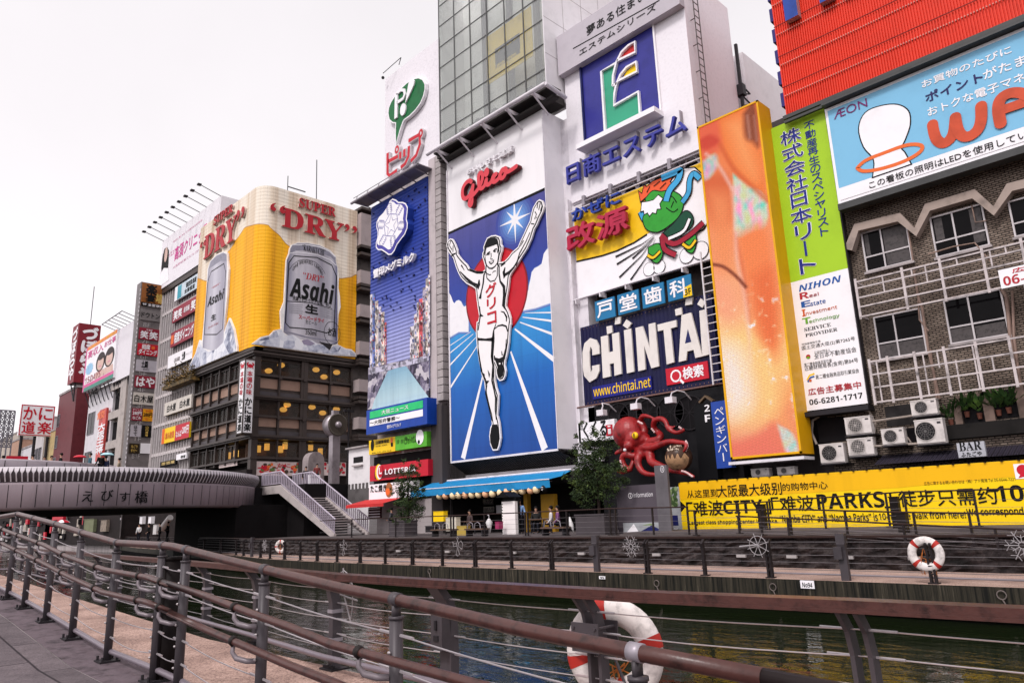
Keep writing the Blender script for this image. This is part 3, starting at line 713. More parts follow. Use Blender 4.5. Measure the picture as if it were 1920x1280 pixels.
m.prect(fr,(1251,985),(1272,965),.051,.052,2);m.text(fr,'PARKS',(1253,996),(1273,989),3,.056,style=BOLD);m.build('print',[M('leaf_print',(.05,.09,.03),.6),M('leaf_print_pale',(.2,.26,.12),.6),NAVY,WHITE],o_)
# information board and marker post
fr=FY(26.5);m=MB().prect(fr,(1167,1000),(1247,906),0,.25);INFO=M('board_mauve',(.085,.07,.085),.5,dirt=.1)
o_=tag(m.build('information_board',INFO),'dark mauve information board with a white i sign above a site map','information board')
m=MB();zz=zoom(600,920,3);m.text(fr,'information',zz(1785,36),zz(1890,4),0,.26,style=SANS)
a,b_=fr.q(*zz(1766,26));m.stroke(fr,[(a+.11*math.cos(k*.524),b_+.11*math.sin(k*.524)) for k in range(12)],.022,.26,px=False,closed=True);m.stroke(fr,[(a,b_-.06),(a,b_+.02)],.035,.26,px=False);m.stroke(fr,[(a,b_+.05),(a,b_+.08)],.035,.26,px=False);m.build('lettering',WHITE,o_)
m=MB();m.prect(fr,(1176,998),(1243,978),.251,.256,0);m.poly(fr,[(1182,997),(1195,981),(1205,997)],.258,mi=1);m.poly(fr,[(1205,997),(1228,984),(1242,990),(1242,997)],.259,mi=2);m.poly(fr,[(1210,984),(1228,980),(1232,984)],.26,mi=3);m.build('print',[M('poster_grey',(.35,.36,.38)),WHITE,NAVY,M('leaf_print_pale',(.2,.26,.12))],o_)
fr=FY(25.8);m=MB().prect(fr,(1238,1000),(1251,871),-.07,.07)
o_=tag(m.build('marker_post',M('board_grey',(.11,.10,.11),.5)),'slim grey marker post with a white circled one at its top','marker post')
m=MB();a,b_=fr.q(1243.5,879);m.stroke(fr,[(a+.085*math.cos(k*.45),b_+.13*math.sin(k*.45)) for k in range(14)],.018,.075,px=False,closed=True);m.stroke(fr,[(a,b_-.07),(a,b_+.07)],.022,.075,px=False);m.build('lettering',WHITE,o_)

# ================================================================ trees on the terrace
def leaf_mat(name,c):
    m,t,p=_new(name);oi=N(t,'ShaderNodeNewGeometry')
    n=N(t,'ShaderNodeTexNoise',i_Scale=2.2,i_Detail=3.0);L(t,oi.outputs['Position'],n.inputs['Vector'])
    L(t,ramp(t,n.outputs[0],[(.32,tuple(x*.35 for x in c)),(.52,c),(.68,(c[0]*2.6,c[1]*2.1,c[2]*1.5))]),p.inputs['Base Color']);p.inputs['Roughness'].default_value=.6
    return m
BARK=M('bark',(.05,.035,.03),.9,dirt=.4,bump=.3)
LEAF=leaf_mat('small_green_leaves',(.026,.046,.014))
def tree(base,lobes,label,n=5200,seed=1,size=.085,trunk_r=.09,mat=LEAF,name='street_tree',flare=.75):
    base=Vector(base);r_=random.Random(seed);rt=empty(name,base,label,'tree')
    hi=max(l[2]+l[5] for l in lobes);m=MB();topz=base.z+hi*.8
    m.tube([base,base+Vector((.05,0,(topz-base.z)*.4)),Vector((base.x-.04,base.y,topz))],[trunk_r,trunk_r*.7,trunk_r*.2],8)
    for l in lobes:
        m.tube([base+Vector((0,0,l[2]*.55)),base+Vector((l[0]*.55,l[1]*.5,l[2]*.85)),base+Vector((l[0],l[1],l[2]))],[trunk_r*.45,trunk_r*.25,trunk_r*.1],6)
    m.build('trunk',BARK,rt,True)
    m=MB();vol=[l[3]*l[4]*l[5] for l in lobes];tot=sum(vol)
    for l,vv in zip(lobes,vol):
        cl=[(Vector((r_.gauss(0,.55),r_.gauss(0,.55),r_.gauss(0,.55)))) for _ in range(max(8,int(34*vv/tot*len(lobes))))]
        for _ in range(int(n*vv/tot)):
            c_=cl[int(r_.random()*len(cl))];d=c_+Vector((r_.gauss(0,.12),r_.gauss(0,.12),r_.gauss(0,.085)))
            if d.length > 1.25: d *=1.25/d.length
            p=base+Vector((l[0]+d.x*l[3],l[1]+d.y*l[4],l[2]+d.z*l[5]))
            u=Vector((r_.uniform(-1,1),r_.uniform(-1,1),r_.uniform(-.9,.3))).normalized();v=u.cross(Vector((r_.uniform(-1,1),r_.uniform(-1,1),r_.uniform(-1,1)))).normalized()
            s_=size*r_.uniform(.6,1.4)
            m.face([p,p+u*s_+v*s_*.33,p+u*s_*1.9,p+u*s_-v*s_*.33])
    m.build('crown',mat,rt);return rt
t1=at_y(765,1003,25.5)
tree((t1.x,25.5,.95),[(.1,0,1.5,.95,.9,.9),(-.1,.1,2.5,.8,.8,1.0),(.3,-.1,3.4,.6,.6,.9),(-.7,0,2.2,.5,.5,.5),(.9,0,2.6,.5,.5,.7)],'dark bushy tree in front of the red burger sign',7600,3,.064)
t2=at_y(1125,1000,25.5)
tree((t2.x,25.5,.95),[(.0,0,2.2,1.25,1.0,.9),(-.2,0,3.3,1.05,.9,1.0),(.8,0,2.7,.75,.7,.9),(-.95,0,2.6,.7,.6,.8),(-.2,0,4.25,.6,.5,.75)],'tall feathery tree beside the red octopus',9800,9,.064)
for x,yy,wd,lab in ((t1.x-.2,25.3,.75,'grey planter box under the bushy tree'),(t2.x,25.3,.8,'brown planter box under the feathery tree')):
    m=MB();m.box(x-wd,x+wd,yy-.45,yy+.45,.95,1.75);m.box(x-wd-.04,x+wd+.04,yy-.49,yy+.49,1.75,1.82);tag(m.build('planter_box',M('planter_grey',(.06,.05,.055),.7,dirt=.25)),lab,'planter')

# ================================================================ the bridge
BC,BR=Vector((-62,14.7,0)),13.0
FASC=M('mauve_fascia',(.25,.20,.222),.45,.0,dirt=.22,scale=.7,streak=True);RIB=M('pale_metal_fin',(.62,.575,.61),.4,.0,dirt=.1)
bo=empty('bridge',BC,'wide curved mauve bridge with a pale finned balustrade over the canal','bridge')
def arc(r_,f): return BC+Vector((r_*math.cos(f),r_*math.sin(f),0))
A0,A1=rad(-95),rad(88)
def band(m,prof,a0=A0,a1=A1,n=90,mi=0,ctr=None,R_=BR):
    ctr=BC if ctr is None else ctr;rows=[]
    for i in range(n+1):
        f=a0+(a1-a0)*i/n;rows.append([ctr+Vector(((R_+d)*math.cos(f),(R_+d)*math.sin(f),z)) for d,z in prof])
    k=len(prof);m.add([p for q in rows for p in q],[(i*k+j,(i+1)*k+j,(i+1)*k+j+1,i*k+j+1) for i in range(n) for j in range(k-1)],mi)
    return m
m=MB();band(m,[(-.9,3.12),(-.15,3.14),(.0,3.3),(.06,4.55),(.02,4.69),(-.5,4.70)]);m.build('fascia',FASC,bo,True)
m=MB()
for k in range(60):
    f=A0+(A1-A0)*(k+.5)/60;p=arc(BR+.065,f);q=arc(BR+.012,f);t=Vector((-math.sin(f),math.cos(f),0))*.017
    m.add([Vector((q.x,q.y,3.3))-t,Vector((q.x,q.y,3.3))+t,Vector((p.x,p.y,4.56))+t,Vector((p.x,p.y,4.56))-t],[(0,1,2,3)])
m.build('joint',DARK,bo)
m=MB();band(m,[(-.25,4.72),(-.05,4.74),(.16,5.1),(.20,5.36),(.14,5.53),(-.1,5.57),(-.28,5.52)]);m.build('balustrade',M('balustrade_shell',(.085,.07,.078),.5,.1),bo,True)
m=MB();nf=150
for k in range(nf):
    f=A0+(A1-A0)*(k+.5)/nf;t=Vector((-math.sin(f),math.cos(f),0));e=Vector((math.cos(f),math.sin(f),0))
    pr_=[(.0,4.74,.035),(.20,5.08,.035),(.245,5.2,.035),(.25,5.32,.10),(.19,5.54,.135),(-.1,5.585,.135)]
    pl=[BC+e*(BR+d)+Vector((0,0,z)) for d,z,_ in pr_]
    for (a,b,w0,w1) in zip(pl,pl[1:],[x[2] for x in pr_],[x[2] for x in pr_[1:]]): m.face([a-t*w0,a+t*w0,b+t*w1,b-t*w1])
m.build('fin',RIB,bo)
m=MB();n=48;ring=[arc(BR-.3,2*math.pi*k/n) for k in range(n)]
m.add([Vector((p.x,p.y,4.62)) for p in ring]+[Vector((p.x,p.y,3.15)) for p in ring],[tuple(range(n)),tuple(range(n,2*n))[::-1]]+[(k,(k+1) % n,n+(k+1) % n,n+k) for k in range(n)])
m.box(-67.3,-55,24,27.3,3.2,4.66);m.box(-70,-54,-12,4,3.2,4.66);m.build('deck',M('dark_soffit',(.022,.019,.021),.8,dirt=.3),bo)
m=MB()
for ch,px,py,sz in (('え',164,930,1),('び',200,928,1),('す',233,931,.9),('橋',264,931,1.1)):
    d=ray(px,py);t=40.0
    for _ in range(200):
        p=EYE+d*t;rr=math.hypot(p.x-BC.x,p.y-BC.y)
        if rr < BR+.08: break
        t +=.08
    f=math.atan2(p.y-BC.y,p.x-BC.x);tg=Vector((-math.sin(f),math.cos(f),0));vs,fs,x0,x1,y0,y1=glyphs(ch,False)
    m.add([arc(BR+.075,f)+tg*((v.x-(x0+x1)/2)*.72*sz)+Vector((0,0,p.z+(v.y-(y0+y1)/2)*.72*sz)) for v in vs],fs)
    m.add([arc(BR+.08,f)+tg*((v.x-(x0+x1)/2)*.72*sz+.02)+Vector((0,0,p.z+(v.y-(y0+y1)/2)*.72*sz)) for v in vs],fs)
m.build('lettering',BLACK,bo)
# raised parapet of the crossing behind
C2=Vector((-67,8,0));zt2=at_x(100,861,-55.2).z
m=MB();band(m,[(-.3,zt2-.06),(-.1,zt2),(.06,zt2-.1),(.0,zt2-.9),(-.1,zt2-2)],rad(-70),rad(72),50,0,C2,11.8);m.build('inner_parapet',M('parapet_shell',(.36,.31,.34),.45,.2,dirt=.2),bo,True)
m=MB()
for k in range(24):
    f=rad(-70)+rad(142)*k/24;p=C2+Vector((11.875*math.cos(f),11.875*math.sin(f),0));t=Vector((-math.sin(f),math.cos(f),0))*.02
    m.face([p+Vector((0,0,zt2-.8))-t,p+Vector((0,0,zt2-.8))+t,p+Vector((0,0,zt2-.12))+t,p+Vector((0,0,zt2-.12))-t])
m.build('parapet_joint',DARK,bo)
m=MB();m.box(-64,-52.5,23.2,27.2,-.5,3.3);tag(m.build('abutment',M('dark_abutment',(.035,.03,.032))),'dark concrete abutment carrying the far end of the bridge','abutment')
ped=[(6,857,'grey',(.2,.2,.22)),(62,854,'white',(.6,.6,.6)),(84,858,'dark',(.05,.05,.06)),(97,857,'brown',(.12,.08,.06)),(115,852,'black',(.02,.02,.02)),(170,852,'teal trimmed',(.05,.12,.16)),(190,851,'black hooded',(.03,.03,.03)),(199,857,'navy',(.03,.04,.10)),(224,861,'beige',(.35,.28,.2))]
for i,(px,py,nm,cl) in enumerate(ped):
    X=-57.2-.25*(i % 3);p=at_x(px,py,X)
    person((p.x,p.y,p.z-1.62),['person in a grey coat at the far left end of the bridge','person in a white jacket crossing behind the bridge parapet','person with black hair just right of the white jacket','person in a brown coat in the middle of the bridge crowd','person in a black coat towering over the parapet','person in a teal jacket beside the red umbrella','person in a black hood beside the pale blue umbrella','person in navy standing under the pale blue umbrella','person in beige alone near the tower on the bridge'][i],facing=rng.uniform(-1.5,1.5),shirt=cl)
def umbrella(c,r_,mats,label,spokes=8):
    c=Vector(c);rt=empty('umbrella',c,label,'umbrella');m=MB();n=spokes
    for k in range(n):
        a,b=2*math.pi*k/n,2*math.pi*(k+1)/n;prev=None
        for j in range(5):
            f=j/4;rr,z=r_*math.sin(f*1.25),r_*.55*math.cos(f*1.25)-r_*.1
            P=(c+Vector((rr*math.cos(a),rr*math.sin(a),z)),c+Vector((rr*math.cos(b),rr*math.sin(b),z)))
            if prev: m.face([prev[0],P[0],P[1],prev[1]],k % len(mats))
            prev=P
    m.build('canopy',mats,rt,True);m=MB().tube([c+Vector((0,0,r_*.5)),c+Vector((0,0,-r_))],.012,6);m.build('shaft',STEEL_D,rt);return rt
p=at_x(150,858,-57);umbrella((p.x,p.y,p.z),.45,[RED],'red umbrella just above the bridge parapet')
p=at_x(201,854,-56.8);umbrella((p.x,p.y,p.z),.5,[M('pale_blue_cloth',(.35,.55,.6),.7)],'pale blue umbrella over the bridge crowd')
m=MB();p=at_x(32,859,-57);m.box(p.x-.05,p.x+.05,p.y-.6,p.y+.6,p.z-2,p.z+.15);tag(m.build('shop_sign',RED),'small red sign seen over the bridge parapet','sign')

# stairs from the street down to the terrace
so_=empty('staircase',(-47,27.5,.95),'open concrete stairs with pale balustrades descending from the street','staircase')
XT,XB,Y0,Y1=-52.2,-44.3,26.4,29.0;ns=22
m=MB()
for k in range(ns):
    x=XT+(XB-XT)*k/ns;z=4.7-3.75*(k+1)/ns;m.box(x,x+(XB-XT)/ns+.06,Y0+.1,Y1-.1,z-.07,z)
m.build('steps',CONC,so_)
m=MB();m.box(XT-3.2,XT,Y0,Y1,4.45,4.7);m.build('landing',CONC,so_)
STR=M('cream_stringer',(.42,.37,.36),.6,dirt=.25)
for y in (Y0,Y1):
    m=MB();q=[(XT-3.2,y,4.72),(XT,y,4.72),(XB,y,1.1),(XB,y,.95),(XB-.5,y,.95),(XT-.1,y,4.1),(XT-3.2,y,4.1)]
    m.add([(a,y-.09,c_) for a,b,c_ in q]+[(a,y+.09,c_) for a,b,c_ in q],[(0,1,6),(1,5,6),(1,2,5),(2,4,5),(2,3,4)] + [(7,13,8),(8,13,12),(8,12,9),(9,12,11),(9,11,10)] + [(i,(i+1) % 7,7+(i+1) % 7,7+i) for i in range(7)])
    m.build('stringer',STR,so_)
    m=MB()
    for a,za,b,zb_ in ((XT-3.2,4.72,XT,4.72),(XT,4.72,XB,1.05)):
        m.tube([(a,y,za+1.0),(b,y,zb_+1.0)],.055,8);m.tube([(a,y,za+.12),(b,y,zb_+.12)],.03,6)
        kk=int(abs(b-a)/.26)
        for i in range(kk): x=a+(b-a)*(i+.5)/kk;z=za+(zb_-za)*(i+.5)/kk;m.box(x-.035,x+.035,y-.03,y+.03,z+.12,z+1.0)
    m.build('balustrade',M('pale_balustrade',(.42,.37,.44),.4,.1),so_)
b_=MB()
for y in (25.0,23.9): pass
# balustrade between bridge end and stairs
m=MB();a,b=Vector((-54.6,25.6,4.7)),Vector((XT-3.2,Y0,4.7))
# loudspeaker column, stone pillar, lamp post at the bridge end
sp=at_x(626,890,-56.5);st_=empty('speaker_column',(sp.x,sp.y,4.7),'tall steel column with a big round horn on top at the bridge end','column')
zr=at_x(626,797,-56.5).z;STN=M('brushed_steel',(.33,.29,.31),.35,.6,dirt=.3)
m=MB();m.box(sp.x-.32,sp.x+.32,sp.y-.36,sp.y+.36,4.7,zr-.8);m.box(sp.x-.2,sp.x+.2,sp.y-.28,sp.y+.28,zr+.9,zr+1.3);m.build('shaft',STN,st_)
m=MB();m.tube([(sp.x-.45,sp.y,zr),(sp.x+.5,sp.y,zr)],.98,28);m.build('drum',STN,st_,True)
m=MB();pth=[(.52,.95),(.56,.8),(.3,.45),(.1,.2)]
n=24
rows=[[Vector((sp.x+d,sp.y+r_*math.cos(2*math.pi*k/n),zr+r_*math.sin(2*math.pi*k/n))) for k in range(n)] for d,r_ in [(.5,.98),(.56,.9),(.53,.8),(.515,.4),(.51,.01)]]
m.add([p for q in rows for p in q],[(i*n+j,i*n+(j+1) % n,(i+1)*n+(j+1) % n,(i+1)*n+j) for i in range(4) for j in range(n)],0);m.build('horn',[M('horn_bronze',(.10,.085,.07),.35,.6)],st_)
m=MB();m.ball((sp.x+.55,sp.y,zr),.3,.3,.3);m.build('horn_throat',STN,st_,True)
pp=at_x(587,890,-57);m=MB();m.box(pp.x-.5,pp.x+.5,pp.y-.75,pp.y+.75,4.7,7.0);m.tube([(pp.x-.496,pp.y,7.0),(pp.x+.496,pp.y,7.0)],.746,20);tag(m.build('stone_pillar',M('pillar_stone',(.24,.20,.20),.6,dirt=.35)),'round-topped stone pillar at the top of the stairs','pillar')
m=MB();q=at_x(652,890,-56);m.tube([(q.x,q.y,4.7),(q.x,q.y,at_x(652,765,-56).z)],.07,8);m.box(q.x-.1,q.x+.1,q.y-.5,q.y+.5,at_x(652,772,-56).z,at_x(652,770,-56).z+.1);tag(m.build('lamp_pole',STEEL_D),'thin dark pole beside the loudspeaker column','pole')
q=at_x(589,907,-52.5);m=MB();m.box(q.x-.03,q.x+.03,q.y-.5,q.y+.5,q.z-.75,q.z+.7);sb_=tag(m.build('sandwich_board',WHITE),'white notice board standing on the stair landing','notice board')
m=MB();m.box(q.x+.032,q.x+.036,q.y-.35,q.y+.35,q.z+.45,q.z+.6);m.build('print',CONC,sb_)
p=at_x(594,893,-53);person((p.x,p.y,4.7),'person in a dark red jacket at the head of the stairs',facing=1.2,shirt=(.16,.03,.03))
p=at_x(573,905,-53.5);person((p.x,p.y,4.5),'person in dark clothes beside the stone pillar',facing=.8,shirt=(.04,.03,.03))
# four people under the bridge
for i,(px,nm,cl,lab) in enumerate(((259,0,(.62,.6,.6),'person in a white shirt waiting under the bridge'),(277,0,(.015,.015,.015),'person in black leaning on the rail under the bridge'),(298,0,(.02,.02,.025),'person in black second from the right under the bridge'),(313,0,(.012,.012,.014),'tall person in black nearest the abutment under the bridge'))):
    p=at_y(px,1016,25.0);s_=(p-EYE).length
    person((p.x,25.0,p.z),lab,facing=.6-i*.4,h=1.78 if i==3 else 1.68,shirt=cl,step=.12)

# ================================================================ special surfaces
def grad_mat(name,axis,lo,hi,stops,rough=.4,noise=.0,stripes=None,coat=.0):
    """printed sheet whose colours change along one axis of the place between lo and hi"""
    m,t,p=_new(name);g_=N(t,'ShaderNodeNewGeometry');sx=N(t,'ShaderNodeSeparateXYZ');L(t,g_.outputs['Position'],sx.inputs[0])
    mr=N(t,'ShaderNodeMapRange',i_1=lo,i_2=hi);L(t,sx.outputs['XYZ'.index(axis)],mr.inputs[0]);f=mr.outputs[0]
    if noise:
        n=N(t,'ShaderNodeTexNoise',i_Scale=.5,i_Detail=5.0);L(t,g_.outputs['Position'],n.inputs['Vector'])
        ma=N(t,'ShaderNodeMath',operation='MULTIPLY_ADD',i_1=noise,i_2=-noise/2);L(t,n.outputs[0],ma.inputs[0]);ad=N(t,'ShaderNodeMath',operation='ADD');L(t,ma.outputs[0],ad.inputs[0]);L(t,f,ad.inputs[1]);f=ad.outputs[0]
    c=ramp(t,f,stops)
    cz_=N(t,'ShaderNodeCombineXYZ');L(t,sx.outputs[0],cz_.inputs[0]);L(t,sx.outputs[2],cz_.inputs[1]);bt2=N(t,'ShaderNodeTexBrick',i_Scale=1.0,i_Mortar_Size=.006,i_Brick_Width=1.9,i_Row_Height=1.0);bt2.offset=0
    for k_ in ('Color1','Color2','Mortar'): bt2.inputs[k_].default_value={'Color1': (1,1,1,1),'Color2': (.93,.93,.95,1),'Mortar': (.7,.7,.72,1)}[k_]
    L(t,cz_.outputs[0],bt2.inputs['Vector']);sn_=N(t,'ShaderNodeTexNoise',i_Scale=1.0,i_Detail=6.0,i_Roughness=.7);L(t,coords(t,(1.6,1.6,.12)),sn_.inputs['Vector'])
    m1=N(t,'ShaderNodeMix',data_type='RGBA',blend_type='MULTIPLY');m1.inputs[0].default_value=.8;L(t,c,m1.inputs[6]);L(t,bt2.outputs[0],m1.inputs[7])      # sheet seams
    m2=N(t,'ShaderNodeMix',data_type='RGBA',blend_type='MULTIPLY');m2.inputs[0].default_value=.7;L(t,m1.outputs[2],m2.inputs[6]);L(t,ramp(t,sn_.outputs[0],[(.34,(.78,.78,.80)),(.55,(1,1,1))]),m2.inputs[7])      # rain streaks
    L(t,m2.outputs[2],p.inputs['Base Color']);p.inputs['Roughness'].default_value=rough
    if stripes:
        ax,k,st=stripes
        wv=N(t,'ShaderNodeMath',operation='MULTIPLY',i_1=k*2*math.pi);L(t,sx.outputs['XYZ'.index(ax)],wv.inputs[0]);sn=N(t,'ShaderNodeMath',operation='SINE');L(t,wv.outputs[0],sn.inputs[0])
        b=N(t,'ShaderNodeBump',i_Strength=st,i_Distance=.05);L(t,sn.outputs[0],b.inputs['Height']);L(t,b.outputs[0],p.inputs['Normal'])
    return m
def ribbed(name,c,axis,k,st=1.0,rough=.45,dirt=.12):
    m,t,p=_new(name);g_=N(t,'ShaderNodeNewGeometry');sx=N(t,'ShaderNodeSeparateXYZ');L(t,g_.outputs['Position'],sx.inputs[0])
    n=N(t,'ShaderNodeTexNoise',i_Scale=.8,i_Detail=6.0,i_Roughness=.7);L(t,g_.outputs['Position'],n.inputs['Vector'])
    L(t,ramp(t,n.outputs[0],[(.3,tuple(x*(1-dirt*2) for x in c)),(.55,c)]),p.inputs['Base Color']);p.inputs['Roughness'].default_value=rough
    wv=N(t,'ShaderNodeMath',operation='MULTIPLY',i_1=k*2*math.pi);L(t,sx.outputs['XYZ'.index(axis)],wv.inputs[0]);sn=N(t,'ShaderNodeMath',operation='SINE');L(t,wv.outputs[0],sn.inputs[0])
    b=N(t,'ShaderNodeBump',i_Strength=st,i_Distance=.06);L(t,sn.outputs[0],b.inputs['Height']);L(t,b.outputs[0],p.inputs['Normal']);return m
def glass_mat(name,tint,clear,rough=.04,refl=.5,body=.35):
    m,t,p=_new(name);out=t.nodes['Material Output'];t.nodes.remove(p)
    tr=N(t,'ShaderNodeBsdfTransparent');tr.inputs[0].default_value=(*tint,1)
    df=N(t,'ShaderNodeBsdfPrincipled',i_Roughness=rough);df.inputs['Base Color'].default_value=(*[x*body for x in tint],1);df.inputs['Specular IOR Level'].default_value=refl
    mxs=N(t,'ShaderNodeMixShader');mxs.inputs[0].default_value=1-clear;L(t,tr.outputs[0],mxs.inputs[1]);L(t,df.outputs[0],mxs.inputs[2]);L(t,mxs.outputs[0],out.inputs[0]);return m
DARKGLASS=M('dark_window',(.006,.005,.006),.08,dirt=.3,spec=.12)
def brick_mat(name,c1,c2,mortar,w_,h_):
    m,t,p=_new(name);g_=N(t,'ShaderNodeNewGeometry');sx=N(t,'ShaderNodeSeparateXYZ');L(t,g_.outputs['Position'],sx.inputs[0])
    ad=N(t,'ShaderNodeMath',operation='ADD');L(t,sx.outputs[0],ad.inputs[0]);L(t,sx.outputs[1],ad.inputs[1]);cb2=N(t,'ShaderNodeCombineXYZ');L(t,ad.outputs[0],cb2.inputs[0]);L(t,sx.outputs[2],cb2.inputs[1])
    br=N(t,'ShaderNodeTexBrick',i_Scale=1.0,i_Mortar_Size=.022,i_Brick_Width=w_,i_Row_Height=h_);L(t,cb2.outputs[0],br.inputs['Vector'])
    br.inputs['Color1'].default_value=(*c1,1);br.inputs['Color2'].default_value=(*c2,1);br.inputs['Mortar'].default_value=(*mortar,1)
    n=N(t,'ShaderNodeTexNoise',i_Scale=.7,i_Detail=8.0,i_Roughness=.75);L(t,g_.outputs['Position'],n.inputs['Vector'])
    mul=N(t,'ShaderNodeMix',data_type='RGBA',blend_type='MULTIPLY');mul.inputs[0].default_value=.85
    L(t,br.outputs[0],mul.inputs[6]);L(t,ramp(t,n.outputs[0],[(.33,(.32,.28,.27)),(.62,(1,1,1))]),mul.inputs[7]);L(t,mul.outputs[2],p.inputs['Base Color']);p.inputs['Roughness'].default_value=.8
    b=N(t,'ShaderNodeBump',i_Strength=.6,i_Distance=.02);L(t,br.outputs[1],b.inputs['Height']);b.invert=True;L(t,b.outputs[0],p.inputs['Normal']);return m

def photo_noise(name,stops,k):
    """a printed photograph too small to make out: cells and grain of its colours"""
    m,t,p=_new(name);g_=N(t,'ShaderNodeNewGeometry');mp=N(t,'ShaderNodeMapping');mp.inputs['Scale'].default_value=(k,k,k*.8);L(t,g_.outputs['Position'],mp.inputs[0])
    vo=N(t,'ShaderNodeTexVoronoi',i_Scale=1.0,distance='CHEBYCHEV');L(t,mp.outputs[0],vo.inputs['Vector']);sp_=N(t,'ShaderNodeSeparateColor');L(t,vo.outputs['Color'],sp_.inputs[0]);n=N(t,'ShaderNodeTexNoise',i_Scale=1.6,i_Detail=6.0);L(t,mp.outputs[0],n.inputs['Vector'])
    ad=N(t,'ShaderNodeMath',operation='MULTIPLY_ADD',i_1=.55);L(t,sp_.outputs[0],ad.inputs[0]);ml=N(t,'ShaderNodeMath',operation='MULTIPLY',i_1=.5);L(t,n.outputs[0],ml.inputs[0]);L(t,ml.outputs[0],ad.inputs[2]);L(t,ramp(t,ad.outputs[0],stops),p.inputs['Base Color']);p.inputs['Roughness'].default_value=.5;return m
# ================================================================ GLICO
def zr(z,f): return [f(*p) for p in z]
GY=30.0;fr=FY(GY)
GX0,GX1=-36.5,-26.0;GXB=-27.25;GZ0,GZ1=5.36,25.45;GZW=fr.q(845,437)[1]
gl=empty('runner_billboard',(-31.5,GY,GZ0),'huge white and blue billboard of a running man with arms raised','billboard')
m=MB();m.box(GX0,GXB,GY+.02,GY+2.4,GZ0,GZ1+.6);m.build('board',M('board_white',(.80,.77,.79),.42,dirt=.07,scale=.5,streak=True),gl)
ra=zoom(830,360,4.923);rb_=lambda x,y: ra(x,y+1181.5)
zt_l=fr.q(*ra(50,385))[1]
BLU=grad_mat('runner_sky_print','Z',GZ0,zt_l,[(0,(.012,.06,.27)),(.28,(.008,.11,.42)),(.52,(.03,.27,.60)),(.60,(.09,.40,.66)),(.66,(.02,.05,.32)),(.85,(.035,.045,.25)),(1,(.07,.07,.26))],.3)
CLO=M('cloud_print',(.76,.74,.77),.4,dirt=.06);CLO2=M('cloud_edge_print',(.30,.40,.62),.4,dirt=.1)
SUNR=M('runner_red_print',(.48,.008,.02),.35,dirt=.1);SUNR2=M('runner_dark_red_print',(.20,.004,.01),.35,dirt=.1)
GLOW1=M('pale_blue_print',(.10,.22,.62),.35);GLOW0=M('mid_blue_print',(.045,.10,.45),.35);GLOW2=M('ice_blue_print',(.32,.50,.80),.35)
m=MB()
xl=GX0+.12;xr=GXB-.02
m.poly(fr,[(xl,GZ0),(xr,GZ0),(xr,zt_l),(xl,zt_l)],.01,-.01,0,px=False)
def cloud(pts,grow=1.02):
    ab=[fr.q(*ra(*p)) for p in pts];m.poly(fr,ab,.020,mi=1,px=False)
def clip(pts): return [(min(max(a,xl),xr),min(max(b,GZ0),zt_l)) for a,b in pts]
lc=[(44,930),(62,935),(80,960),(98,1012),(112,1028),(128,1005),(150,998),(172,1012),(188,1045),(200,1060),(215,1050),(240,1080),(240,1290),(150,1290),(45,1345)]
rc=[(990,515),(960,535),(935,570),(925,620),(915,665),(880,690),(850,705),(825,740),(815,800),(800,860),(795,900),(770,960),(740,1010),(735,1095),(860,1070),(1008,1020),(1000,700)]
for pts,c_ in ((lc,.016),(rc,.016)):
    ab=clip([fr.q(*ra(*p)) for p in pts]);ctr=Vector((sum(a for a,b in ab)/len(ab),sum(b for a,b in ab)/len(ab)))
    out=clip([(ctr.x+(a-ctr.x)*1.13,ctr.y+(b-ctr.y)*1.08) for a,b in ab]);mid_=clip([(ctr.x+(a-ctr.x)*1.06,ctr.y+(b-ctr.y)*1.035) for a,b in ab])
    m.poly(fr,out,c_,mi=7,px=False);m.poly(fr,mid_,c_+.003,mi=2,px=False);m.poly(fr,ab,c_+.006,mi=1,px=False)
# glow and star
GLN=9
for k in range(GLN): rr=1.75*(1-k/GLN);gx_,gy_=fr.q(*ra(668,258));m.poly(fr,clip([(gx_+rr*math.cos(j*.157),gy_+rr*math.sin(j*.157)) for j in range(40)]),.012+.0012*k,mi=9+k,px=False)
sa,sb=fr.q(*ra(668,258));star=[]
for k in range(16):
    rr=(1.55 if k % 4==0 else 1.1) if k % 2==0 else .30;f=math.pi/2+k*math.pi/8;star.append((sa+rr*math.cos(f)*.92,sb+rr*math.sin(f)))
m.poly(fr,star,.024,mi=1,px=False)
# track lines
def tl(p,q,w0,w1): m.stroke(fr,[p,q],[w0,w1],.018,mi=1)
for p,q,w0,w1 in ((ra(760,1115),ra(1014,1112),.03,.09),(ra(740,1155),ra(1014,1190),.05,.13),(rb_(715,20),rb_(1020,130),.06,.16),(rb_(668,82),rb_(1030,365),.10,.28),(rb_(630,290),rb_(945,1190),.12,.50),
        (rb_(262,108),rb_(62,240),.03,.06),(rb_(285,128),rb_(62,310),.04,.08),(rb_(308,160),rb_(64,420),.05,.12),(rb_(326,230),rb_(66,632),.06,.16),(rb_(376,500),rb_(190,1275),.12,.42)): tl(p,q,w0,w1)
